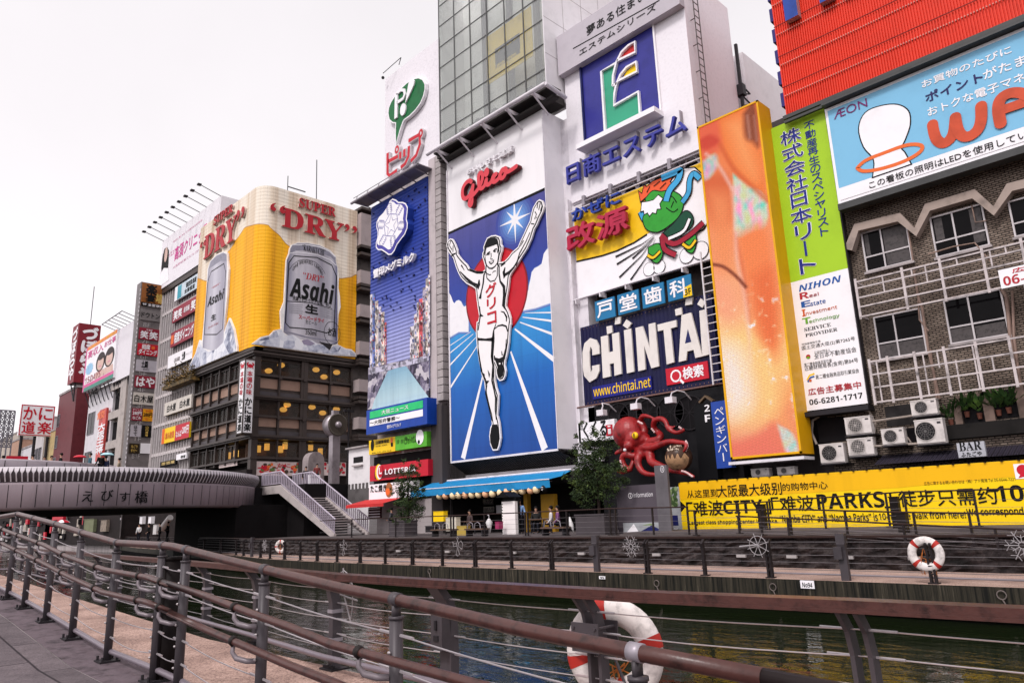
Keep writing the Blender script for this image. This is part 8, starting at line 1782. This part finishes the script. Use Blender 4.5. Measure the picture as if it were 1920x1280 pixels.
band_sign('shop_sign','pale blue and white sign band, topmost on the fin building',(1308,262),(1485,48),PALEB,[(None,0,.12,0,1,WHITE,0),(None,.12,.3,.05,.95,TEAL,0),('個室居酒屋',.5,.95,.5,.85,INK,.02),('全席個室',.45,.9,.12,.42,INK,.02)])
band_sign('shop_sign','dark red sign band with white smiling characters on the fin building',(1290,425),(1475,215),MAR,[('笑',.06,.24,.12,.75,WHITE,.04),('笑',.26,.42,.15,.75,WHITE,.04),('居酒屋',.5,.74,.3,.65,WHITE,.02),('笑',.8,.98,.15,.8,WHITE,.04)])
band_sign('shop_sign','dark red dining sign band with white kana on the fin building',(1276,608),(1460,405),MAR,[(None,.02,.13,.2,.8,ORANGE,0),('相席ダイニング',.17,.98,.15,.85,WHITE,.03)])
band_sign('shop_sign','white sign band with small grey lettering on the fin building',(1255,768),(1450,585),WHITE,[('居酒屋',.28,.5,.3,.6,CONC,.02),('土間',.58,.70,.2,.8,INK,.03),('ダイニング',.72,.96,.4,.6,CONC,0)])
band_sign('shop_sign','cream sign band reading the same pub name twice on the fin building',(1228,1120),(1455,945),M('sign_cream',(.58,.53,.48),.5,dirt=.1),[('白木屋',.12,.45,.2,.75,INK,.02),('白木屋',.60,.95,.2,.75,INK,.02)])
band_sign('shop_sign','yellow and red sign band, lowest on the fin building',(1210,1330),(1435,1155),YELLOW,[(None,.5,1,0,1,RED,0),(None,0,.1,0,1,ORANGE,0),('飲み放題',.14,.46,.25,.7,ORANGE,.02),('なんば',.54,.74,.2,.6,WHITE,.03),('200円',.76,.98,.3,.8,WHITE,.03)])
t2=zoom(0,740,4)
f=FY(TY-.3);m=MB();m.prect(f,t2(1320,490),t2(1400,430),-.2,0);o_=tag(m.build('shop_sign',WHITE),'small white sign above the bridge near the fin building entrance','sign');m=MB();m.text(f,'個室',t2(1355,475),t2(1392,448),0,.02,bold=.03);m.build('lettering',INK,o_)
m=MB();m.prect(f,t2(1200,545),t2(1320,480),-.2,0);o_=tag(m.build('shop_sign',DARK),'dark sign with golden characters at the foot of the fin building','sign');m=MB();m.text(f,'居酒屋',t2(1210,530),t2(1312,488),0,.02,bold=.03);m.build('lettering',M('gold_letter',(.55,.40,.15),.4),o_)
# dried plants on the ledge
m=MB();r9=random.Random(2);A_=at_y(*t1(1250,900),TY-.5);B_=at_y(*t1(1465,800),TY-.5);
for _ in range(900):
    t=r9.random();p=Vector((A_.x+(B_.x-A_.x)*t,TY-.5+r9.gauss(0,.3),min(A_.z,B_.z)-.1+abs(r9.gauss(0,.75))));d=Vector((r9.uniform(-1,1),r9.uniform(-1,.3),r9.uniform(-.6,1))).normalized();s_=d.cross(Vector((r9.uniform(-1,1),1,r9.uniform(-1,1)))).normalized()*.07;m.face([p,p+d*.2+s_,p+d*.42,p+d*.2-s_])
m.box(A_.x,B_.x,TY-1,TY,min(A_.z,B_.z)-.5,min(A_.z,B_.z)-.1);tag(m.build('ledge_planting',leaf_mat('dry_leaves',(.11,.075,.03))),'ledge planting of dry brown and green leaves on the fin building','plants')
# clinic billboard on the roof
cy_=30.8;cf_=FY(cy_);a0,b1=cf_.q(*k3(145,490));a1,b1b=cf_.q(*k3(580,140));_,b0=cf_.q(*k3(108,862));b1=(b1+b1b)/2;a0=(a0+cf_.q(*k3(108,862))[0])/2
m=MB();m.box(a0,a1,cy_,cy_+2.6,b0,b1);cl=tag(m.build('clinic_billboard',M('clinic_white',(.74,.70,.74),.45,dirt=.06)),'white rooftop clinic billboard with pink lettering and a portrait','billboard')
PINK=M('print_pink',(.62,.03,.26),.4);m=MB();m.text(cf_,'高須クリニック',k3(228,640),k3(480,355),0,.02,bold=.02);m.text(cf_,'地域に愛されて大阪院は25周年',k3(218,505),k3(440,320),1,.02);m.text(cf_,'大阪駅前第三ビル12F',k3(216,700),k3(412,545),1,.02);m.text(cf_,'イエス！',k3(186,615),k3(232,545),0,.02)
m.stroke(cf_,[k3(448,385),k3(472,368)],.5,.02,mi=0);m.build('lettering',[PINK,M('print_pale_pink',(.62,.25,.38),.5)],cl)
m=MB();m.poly(cf_,[k3(*p) for p in [(130,690),(140,600),(155,545),(175,532),(188,560),(185,640),(180,720),(135,740)]],.015,mi=1);m.disc(cf_,k3(166,590),.55,1.0,.03,mi=0);m.poly(cf_,[k3(*p) for p in [(118,830),(125,735),(150,690),(182,690),(186,780)]],.02,mi=2);m.build('portrait',[M('portrait_skin',(.62,.42,.36),.5),HAIR,WHITE],cl)
m=MB()
for k in range(10):
    t=k/9;x=a0+(a1-a0)*(t*.98+.01);m.tube([(x,cy_+.3,b1-.1),(x-.1,cy_-2.3,b1+.7)],.045,5);m.box(x-.35,x+.05,cy_-2.6,cy_-2.2,b1+.62,b1+.8)
m.build('lamp_arm',STEEL_D,cl);m=MB();m.box(a0,a1,cy_+.1,cy_+2.5,b0-.7,b0-.05);m.build('base_beam',BRN,cl)

# ================================================================ the sign tower
WX=-95.5;wf=FX(WX);Y0=wf.q(*t1(1000,900))[0];Yb=wf.q(*t1(1165,900))[0]
tz1=wf.q(*t1(1065,112))[1];tw=empty('sign_tower',(-98.5,32,.95),'slim grey tower of stacked restaurant signs with floor numbers','building')
m=MB();m.box(WX-1.6,WX-.02,Y0-.1,Yb+.1,6.0,tz1);m.box(WX-.02,WX+.02,Y0-.1,Y0,.95,tz1);m.box(WX-.02,WX+.02,Yb,Yb+.1,.95,tz1);MB().box(WX-1.5,WX-.1,Y0,Yb,0,5.996).build('base',M('dark_wall',(.028,.020,.020),.7,dirt=.4),tw);m.build('shaft',M('tower_grey',(.17,.15,.15),.5,dirt=.3),tw)  # base coloured much darker than the shaft above it
m=MB();
for k in range(int((tz1-3.4)/.55)): m.box(WX-.03,WX+.04,Y0-.18,Y0-.1,3+k*.55,3.25+k*.55)
m.build('edge_lamp',STEEL_W,tw)
def tsign(label,y0,y1,mat,texts,u0=.03,u1=.97,xoff=0):
    xl=1065-(y0-112)*.0985;xr=xl+130+12*(y0 > 400)
    _,zt=wf.q(*t1(xl,y0));_,zb3=wf.q(*t1(xl,y1));A_=Y0+(Yb-Y0)*u0;B_=Y0+(Yb-Y0)*u1;m=MB();m.fbox(wf,A_,B_,zb3,zt,.021,.12);o_=tag(m.build('tenant_sign',mat),label,'sign');m=MB();ms=[]
    for s,a,b,c_,d,mt,bo in texts:
        if mt not in ms: ms.append(mt)
        P0,P1=(A_+(B_-A_)*a,zb3+(zt-zb3)*c_),(A_+(B_-A_)*b,zb3+(zt-zb3)*d)
        if s is None: m.fbox(wf,P0[0],P1[0],P0[1],P1[1],.121,.13,ms.index(mt))
        elif s[0]=='|': m.text(wf,s[1:],P0,P1,ms.index(mt),.135,bold=bo,px=False,vert=True)
        else: m.text(wf,s,P0,P1,ms.index(mt),.135,bold=bo,px=False)
    m.build('lettering',ms,o_)
BRS=M('sign_amber_brown',(.26,.09,.02),.4,dirt=.35,scale=.8);GRY=M('sign_lilac_grey',(.45,.42,.46),.4,dirt=.1);CRM=M('sign_cream',(.58,.53,.48))
tsign('amber brown sign with heavy black characters at the very top of the tower',118,292,BRS,[(None,0,1,0,.16,INK,0),('楽',.18,.62,.52,.95,INK,.05),('宴',.2,.6,.2,.52,INK,.05),('場',.6,.98,.2,.6,M('sign_gold',(.6,.4,.1),.4),.05),('9F 全室個室',.08,.95,.02,.13,WHITE,.02)],0,1.12)
tsign('grey panel with dark kana, second from the top of the tower',312,395,M('tower_panel',(.20,.18,.18),.5,dirt=.2),[('ドウトン',.05,.95,.25,.7,INK,.03)])
tsign('maroon tower sign with two white smiling characters',452,540,MAR,[('居酒屋',.35,.65,.78,.92,WHITE,0),('笑',.08,.45,.1,.72,WHITE,.04),('笑',.52,.92,.1,.72,WHITE,.04)])
tsign('bright red tower sign with a dining name in white',570,658,RED,[('相席',.2,.6,.52,.95,WHITE,.03),('ダイニング',.06,.96,.08,.5,WHITE,.03),(None,.68,.84,.6,.85,ORANGE,0)])
tsign('lilac grey tower sign with small black brush characters',692,780,GRY,[('土間',.25,.55,.35,.92,INK,.03),('だいどこ',.35,.65,.12,.32,INK,.02)])
tsign('maroon tower sign with big white hiragana',812,900,MAR,[('はや',.08,.95,.1,.9,WHITE,.035)])
tsign('cream tower sign with the pub name in black',938,1028,CRM,[('白木屋',.05,.95,.2,.8,INK,.02)])
tsign('maroon price sign on the tower next to the orange one',1058,1150,MAR,[('280円',.06,.94,.45,.75,WHITE,.02),('ドリンク',.1,.9,.8,.95,WHITE,0),('なごみ',.1,.9,.1,.35,WHITE,.02)],.03,.48)
tsign('orange price sign on the tower next to the maroon one',1058,1150,M('sign_tangerine',(.72,.30,.01),.4),[('280円',.06,.94,.35,.7,INK,.02),('全品',.2,.8,.76,.95,RED,0),('均一',.2,.8,.06,.26,RED,0)],.52,.97)
tsign('lilac grey sign with upright brush kana low on the tower',1182,1272,GRY,[('|はやて',.3,.6,.08,.95,INK,.03)],.03,.5)
tsign('black sign with upright gold characters low on the tower',1182,1272,BLACK,[('|山内農場',.35,.65,.05,.97,M('sign_gold',(.6,.4,.1)),.02)],.54,.97)
tsign('dark brown sign with golden script at the foot of the tower',1322,1398,M('sign_umber',(.05,.035,.02),.4),[('なごり',.2,.8,.55,.85,M('sign_gold',(.6,.4,.1)),.02),('ダイナー',.2,.8,.15,.45,M('sign_gold',(.6,.4,.1)),.02)],.03,.48)
tsign('blank white panel at the foot of the tower',1318,1395,WHITE,[(None,.0,.02,.0,.02,CONC,0)],.54,.97)
m=MB();
for k,(s,y) in enumerate((('8F',430),('7F',555),('6F',672),('5F',797),('4F',917),('3F',1042),('2F',1165),('1F',1290),('B1F',1420))): xl=1065-(y-112)*.0985;_,z=wf.q(*t1(xl,y+6));m.text(wf,s,(Y0+.5,z-.1),(Y0+1.4,z+.42),0,.03,px=False,style=SANS)
m.build('floor_number',M('number_grey',(.50,.47,.47),.5),tw)

# ================================================================ buildings further along the canal
def block(name,label,x0,x1,y0,y1,z1,mat,wins=(),wm=DARKGLASS,cat='building',z0=.8):
    rt=empty(name,((x0+x1)/2,(y0+y1)/2,z0),label,cat);MB().box(x0,x1,y0,y1,z0,z1).build('wall',mat,rt)
    fR,fL=FX(x1),FY(y0);m=MB();m.box(x0-.1,x1+.1,y0-.1,y1+.1,z1,z1+.35);m.build('parapet',CONC,rt)
    for face,u0,u1,zs2,ze,nu,nz in wins:
        f=fR if face=='x' else fL;base=y0 if face=='x' else x0;ln_=(y1-y0) if face=='x' else (x1-x0)
        for i in range(nu):
            for j in range(nz):
                a=base+ln_*(u0+(u1-u0)*(i+.12)/nu);b=base+ln_*(u0+(u1-u0)*(i+.88)/nu);c_=zs2+(ze-zs2)*(j+.2)/nz;d=zs2+(ze-zs2)*(j+.75)/nz
                m=MB();m.fbox(f,a-.06,b+.06,c_-.06,c_,0,.08);m.fbox(f,a-.06,b+.06,d,d+.06,0,.08);m.fbox(f,a-.06,a,c_,d,0,.08);m.fbox(f,b,b+.06,c_,d,0,.08);m.fbox(f,(a+b)/2-.03,(a+b)/2+.03,c_,d,.021,.06);w_=m.build('window',STEEL,rt);MB().fbox(f,a,b,c_,d,.002,.02).build('glass',wm,w_)
    return rt
PLA=M('plaster_pale',(.52,.48,.48),.7,dirt=.2,streak=True);OX=M('oxblood_panel',(.13,.022,.028),.5,dirt=.15);OCH=M('plaster_ochre',(.48,.36,.18),.7,dirt=.2);SALM=M('plaster_salmon',(.42,.25,.18),.7,dirt=.2);BEI=M('plaster_beige',(.42,.36,.31),.7,dirt=.25)
def bx(px,Y=31.5): return at_y(px,800,Y).x
def hz(px,py,Y=31.5): return at_y(px,py,Y).z
# concrete framed block carrying the blank billboard
X0_,X1_=bx(204),-99.6;zt=hz(225,712)
cbk=block('concrete_block','concrete framed block with open galleries beside the sign tower',X0_,X1_,32.2,44,zt,BEI)
m=MB();xc=at_y(232,790,31.6).x;m.box(xc-1.3,xc+1.2,31.2,32.3,.8,zt+1.2)
for k in range(5): z=4.5+k*4.2;m.box(X0_,xc-1.3,31.3,32.25,z,z+1.1)
m.build('frame',M('fair_concrete',(.40,.35,.33),.7,dirt=.25),cbk);m=MB()
for k in range(5): z=5.8+k*4.2;m.box(X0_+.2,xc-1.4,32.0,32.19,z,z+2.6)
m.each('gallery',DARK,cbk)
f=FY(30.9);a0,zt1=f.q(219,620);a1,zt2_=f.q(258,597);zb1=f.q(214,716)[1];m=MB();m.box(a0,a1,30.9,31.6,zb1,(zt1+zt2_)/2);bk_=tag(m.build('blank_billboard',M('blank_lilac',(.70,.66,.70),.5,dirt=.05)),'blank white rooftop billboard with lamp arms left of the sign tower','billboard')
m=MB();zt1=(zt1+zt2_)/2
for k in range(7): x=a0+(a1-a0)*k/6;m.tube([(x,31,zt1),(x-.1,28.9,zt1+.7)],.05,5)
m.tube([(a0-.1,28.9,zt1+.7),(a1-.1,28.9,zt1+.7)],.06,5);m.build('lamp_arm',STEEL_D,bk_);m=MB()
for k in range(8): x=a0+(a1-a0)*k/7;m.tube([(x,31.2,zb1),(x+.6,31.8,zb1-2.2)],.07,5);m.tube([(x+1,31.2,zb1),(x,31.8,zb1-2.2)],.07,5)
m.build('strut',STEEL_D,bk_)
f=FY(30.6);a0,zt1=f.q(164,640);a1,zt2_=f.q(219,631);zb1=(f.q(161,726)[1]+f.q(213,714)[1])/2;zt1=(zt1+zt2_)/2;m=MB();m.box(a0,a1,30.6,31.4,zb1,zt1)
pk_=tag(m.build('job_billboard',WHITE),'pink and white recruitment billboard with two smiling faces','billboard');W_=a1-a0;H_=zt1-zb1;m=MB();PB=M('print_hot_pink',(.60,.06,.24),.4)
def U(u,v): return (a0+W_*u,zb1+H_*v)
m.fbox(f,a0,a1,zb1+H_*.92,zt1,.002,.012,1);m.fbox(f,a0,a1,zb1+H_*.08,zb1+H_*.15,.002,.012,0);m.fbox(f,a0,a1,zb1,zb1+H_*.08,.002,.012,2);m.fbox(f,a0,a0+W_*.04,zb1,zt1,.003,.014,0)
m.text(f,'大阪の求人情報誌',U(.1,.93),U(.98,.99),3,.02,px=False);m.text(f,'高収入',U(.08,.72),U(.6,.89),0,.02,bold=.03,px=False);m.text(f,'お仕事',U(.63,.76),U(.98,.88),0,.02,bold=.03,px=False);m.text(f,'15DAYS',U(.06,.16),U(.6,.3),4,.02,px=False,style=BOLDI)
for cu,sk in ((.55,0),(.83,0)):
    m.poly(f,[(a0+W_*(cu-.15),zb1+H_*.16),(a0+W_*(cu+.15),zb1+H_*.16),(a0+W_*(cu+.13),zb1+H_*.3),(a0+W_*(cu-.13),zb1+H_*.3)],.015,mi=6,px=False);m.poly(f,[(a0+W_*cu+W_*.15*math.cos(k*.35),zb1+H_*.49+H_*.21*math.sin(k*.35)) for k in range(18)],.018,mi=5,px=False);m.poly(f,[(a0+W_*cu+W_*.105*math.cos(k*.35),zb1+H_*.46+H_*.15*math.sin(k*.35)) for k in range(18)],.024,mi=6,px=False);m.poly(f,[(a0+W_*cu+W_*.11*math.cos(k*.35),zb1+H_*.60+H_*.07*math.sin(k*.35)) for k in range(18)],.03,mi=5,px=False);m.fbox(f,a0+W_*(cu-.04),a0+W_*(cu+.04),zb1+H_*.39,zb1+H_*.405,.03,.032,0)
m.poly(f,[(a0+W_*.18+W_*(.14 if k % 2 else .11)*math.cos(k*.262),zb1+H_*.47+H_*(.14 if k % 2 else .11)*math.sin(k*.262)) for k in range(24)],.016,mi=7,px=False);m.build('print',[PB,ORANGE,M('print_sea_green',(.02,.20,.15),.4),YELLOW,M('print_maroon',(.26,.02,.04),.4),M('print_hair',(.05,.03,.03),.5),M('portrait_skin',(.62,.42,.36)),M('print_sky',(.25,.48,.70),.4)],pk_)
m=MB()
for k in range(9): x=a0+W_*k/8;m.tube([(x,31,zb1),(x+.8,31.6,zb1-2.4)],.08,5)
m.build('strut',STEEL_D,pk_)
# red sign tower with white kana
XR=at_y(152,660,34).x+1;XR=-131.5;fR=FX(XR);yl,z1=fR.q(149,605);yr,_=fR.q(190,608);_,z0=fR.q(140,716);m=MB();m.box(XR-3.6,XR,yl,yr,z0,z1);rt_=tag(m.build('red_sign_tower',M('tower_red',(.20,.012,.022),.45,dirt=.1)),'dark red rooftop sign tower with bold white kana','sign');m=MB()
m.text(fR,'づぼらや',(yl+(yr-yl)*.22,z0+.5),(yr-(yr-yl)*.12,z1-.4),0,.03,bold=.07,vert=True,px=False);fL=FY(yl);m.text(fL,'づぼらや',(XR-3.2,z0+.5),(XR-.5,z1-.4),0,.03,bold=.07,vert=True,px=False);m.build('lettering',WHITE,rt_)
m=MB();
for y in (yl+.4,yr-.4): m.tube([(XR-.5,y,z0),(XR-.5,y,z0-3)],.12,6);m.tube([(XR-3,y,z0),(XR-.5,y,z0-3)],.1,6)
p=fR.P((yl+yr)/2,z1);m.tube([p,p+Vector((0,0,6.5))],.06,5);m.build('mast',STEEL_D,rt_)
# oxblood building, white gyoza house, ochre, salmon, pale houses
xw0,xw1=bx(158),bx(203)
wb=block('white_block','white block with narrow window rows and a tall red ramen sign',xw0,xw1,31.8,42,hz(170,738),M('white_render',(.60,.57,.60),.6,dirt=.12),[('y',.02,.38,3,27,1,4)])
f=FY(31.2);m=MB();m.prect(f,t2(712,500),t2(800,95),-.3,0);gs_=tag(m.build('ramen_sign',M('sign_pale_red',(.55,.08,.07),.45,dirt=.4,scale=.6)),'tall red and white vertical ramen sign on the white block','sign');m=MB();m.text(f,'大阪王将',t2(718,450),t2(792,200),0,.03,bold=.06,vert=True);m.text(f,'餃',t2(728,190),t2(792,110),1,.03,bold=.05);m.build('lettering',[WHITE,ORANGE],gs_)
xo0,xo1=bx(120),bx(160)
ob=block('oxblood_block','dark red panelled block under the red sign tower',at_y(118,800,32).x,-131.8,31.0,42,hz(140,736,32),OX,[('y',.02,.2,4,22,1,5)])
block('ochre_house','ochre plastered house with three small windows',bx(84),bx(106),31.9,42,hz(95,808),OCH,[('y',.15,.85,6,14,3,1)])
block('pale_house','pale narrow house with rooftop tanks left of the ochre house',bx(64),bx(84),31.6,42,hz(74,788),PLA,[('y',.1,.9,4,18,3,3)])
block('beige_block','beige block with grey parapet behind the ochre house',bx(104),bx(120),33,48,hz(110,775),BEI,[('y',.2,.9,3,18,2,4)])
block('salmon_house','salmon coloured low house at the far left',bx(22),bx(40),31.6,42,hz(30,826),SALM,[('y',.1,.9,5,11,3,1)])
block('white_house','low whitewashed house between the salmon house and the pale house',bx(40),bx(63),31.9,42,hz(50,838),M('white_render',(.60,.57,.60)),[('y',.1,.9,4,10,3,1)])
block('far_house','sunless beige house at the left edge beyond the bridge',bx(-30),bx(21),33,42,hz(10,822,33),BEI,[('y',.1,.9,5,13,5,2)])
XK=-150;fK=FX(XK);yl,z1=fK.q(41,757);yr,_=fK.q(104,762);_,z0=fK.q(38,816);m=MB();m.box(XK-.8,XK,yl,yr,z0,z1);ks=tag(m.build('crab_billboard',WHITE),'white rooftop billboard with red brush kana and a red border','billboard');m=MB();W_=yr-yl;H_=z1-z0;U=lambda u,v: (yl+W_*u,z0+H_*v)
m.stroke(fK,[U(.02,.03),U(.98,.03),U(.98,.97),U(.02,.97)],.22,.02,mi=0,px=False,closed=True);m.text(fK,'か',U(.08,.52),U(.46,.92),0,.04,bold=.02,px=False);m.text(fK,'に',U(.54,.52),U(.94,.92),0,.04,bold=.02,px=False);m.text(fK,'道',U(.08,.08),U(.46,.46),0,.04,bold=.02,px=False);m.text(fK,'楽',U(.54,.08),U(.94,.46),0,.04,bold=.02,px=False);m.build('lettering',M('kana_red',(.52,.01,.025)),ks)
m=MB()
for y in (yl+.6,(yl+yr)/2,yr-.6): m.tube([(XK-.4,y,z0),(XK-.4,y,z0-14)],.25,6)
m.build('leg',STEEL_D,ks)
XS=-170;fS=FX(XS);yl,z1=fS.q(-25,767);yr,_=fS.q(29,767);_,z0=fS.q(25,838);m=MB();n=6
for i in range(n+1):
    y=yl+(yr-yl)*i/n;m.tube([(XS,y,z0-10),(XS,y,z1)],.14,5);z=z0+(z1-z0)*i/n;m.tube([(XS,yl,z),(XS,yr,z)],.14,5)
    if i < n:
        for j in range(n): y0_,y1_=y,yl+(yr-yl)*(i+1)/n;za,zb4=z0+(z1-z0)*j/n,z0+(z1-z0)*(j+1)/n;m.tube([(XS,y0_,za),(XS,y1_,zb4)],.09,4);m.tube([(XS,y1_,za),(XS,y0_,zb4)],.09,4)
tag(m.build('steel_lattice',M('lattice_grey',(.16,.15,.17),.6)),'open steel lattice billboard frame at the far left skyline','lattice frame')
# rooftop bits
for px,y1,y2,lab in ((171,577,607,'thin'),(24,738,768,'thin')): pass
# things beyond the bridge on the promenade
for i,(x0,y0,x1,y1,mat,lab,nm) in enumerate(((390,940,475,900,RED,'red awning seen under the bridge','red_awning'),(625,1030,705,930,M('screen_olive',(.16,.17,.10),.7,dirt=.2),'olive green shop screen seen under the bridge','shop_screen'),(750,1025,800,935,M('poster_dim',(.25,.20,.16),.6,dirt=.5,scale=3),'portrait lightbox seen under the bridge','poster_box'),(1045,968,1068,910,WHITE,'white notice on the dark wall, left of two','notice'),(1110,965,1135,910,WHITE,'white notice on the dark wall, right of two','notice'),(1145,1045,1175,970,M('notice_grey',(.5,.48,.48),.6),'tall pale notice board behind the waiting group','notice_board'))):
    f=FY(30.2);m=MB();P0,P1=t2(x0,y0+0),t2(x1,y1);m.prect(f,P0,P1,-.4,0);m.prect(f,(P0[0],P1[1]+.6),(P1[0],P1[1]),.0,.06);tag(m.build(nm,mat),lab,nm.replace('_',' '))
m=MB();f=FY(30.5);A_=f.q(*t2(610,1000))[0];m.box(A_,-67.45,30.6,31.2,0,7);tag(m.build('shop_wall',M('dark_wall',(.028,.020,.020),.7,dirt=.4)),'dark shop wall beyond the bridge','wall')  # near-black wall colour, tone varied at random
m=MB();A2=f.q(*t2(-300,1000))[0];r3=random.Random(9);m.box(A2,A_,31.0,31.4,0,6.5,0)
for k in range(120): x=r3.uniform(A2,A_);w_=r3.uniform(.4,2.0);z=r3.uniform(.5,5);m.box(x,x+w_,30.8-.001*k,31.0,z,z+r3.uniform(.3,1.6),r3.choice((1,2,3,4,5,0)))
tag(m.build('shop_row',[M('dark_wall',(.045,.035,.035)),RED,PLA,BEI,DARK,M('menu_cream',(.5,.45,.4))]),'busy far shopfronts with red and cream boards beyond the bridge','shop front')
p=at_y(*t2(465,962),28.5);umbrella(p,1.1,[RED,WHITE],'red and white parasol on the promenade beyond the bridge')
m=MB();p=at_y(*t2(1215,1000),29.3);q=at_y(*t2(1278,918),29.3);m.tube([p,q],.32,12);tag(m.build('duct',M('duct_grey',(.28,.26,.26),.5,.3)),'slanting pale metal duct under the bridge','duct')
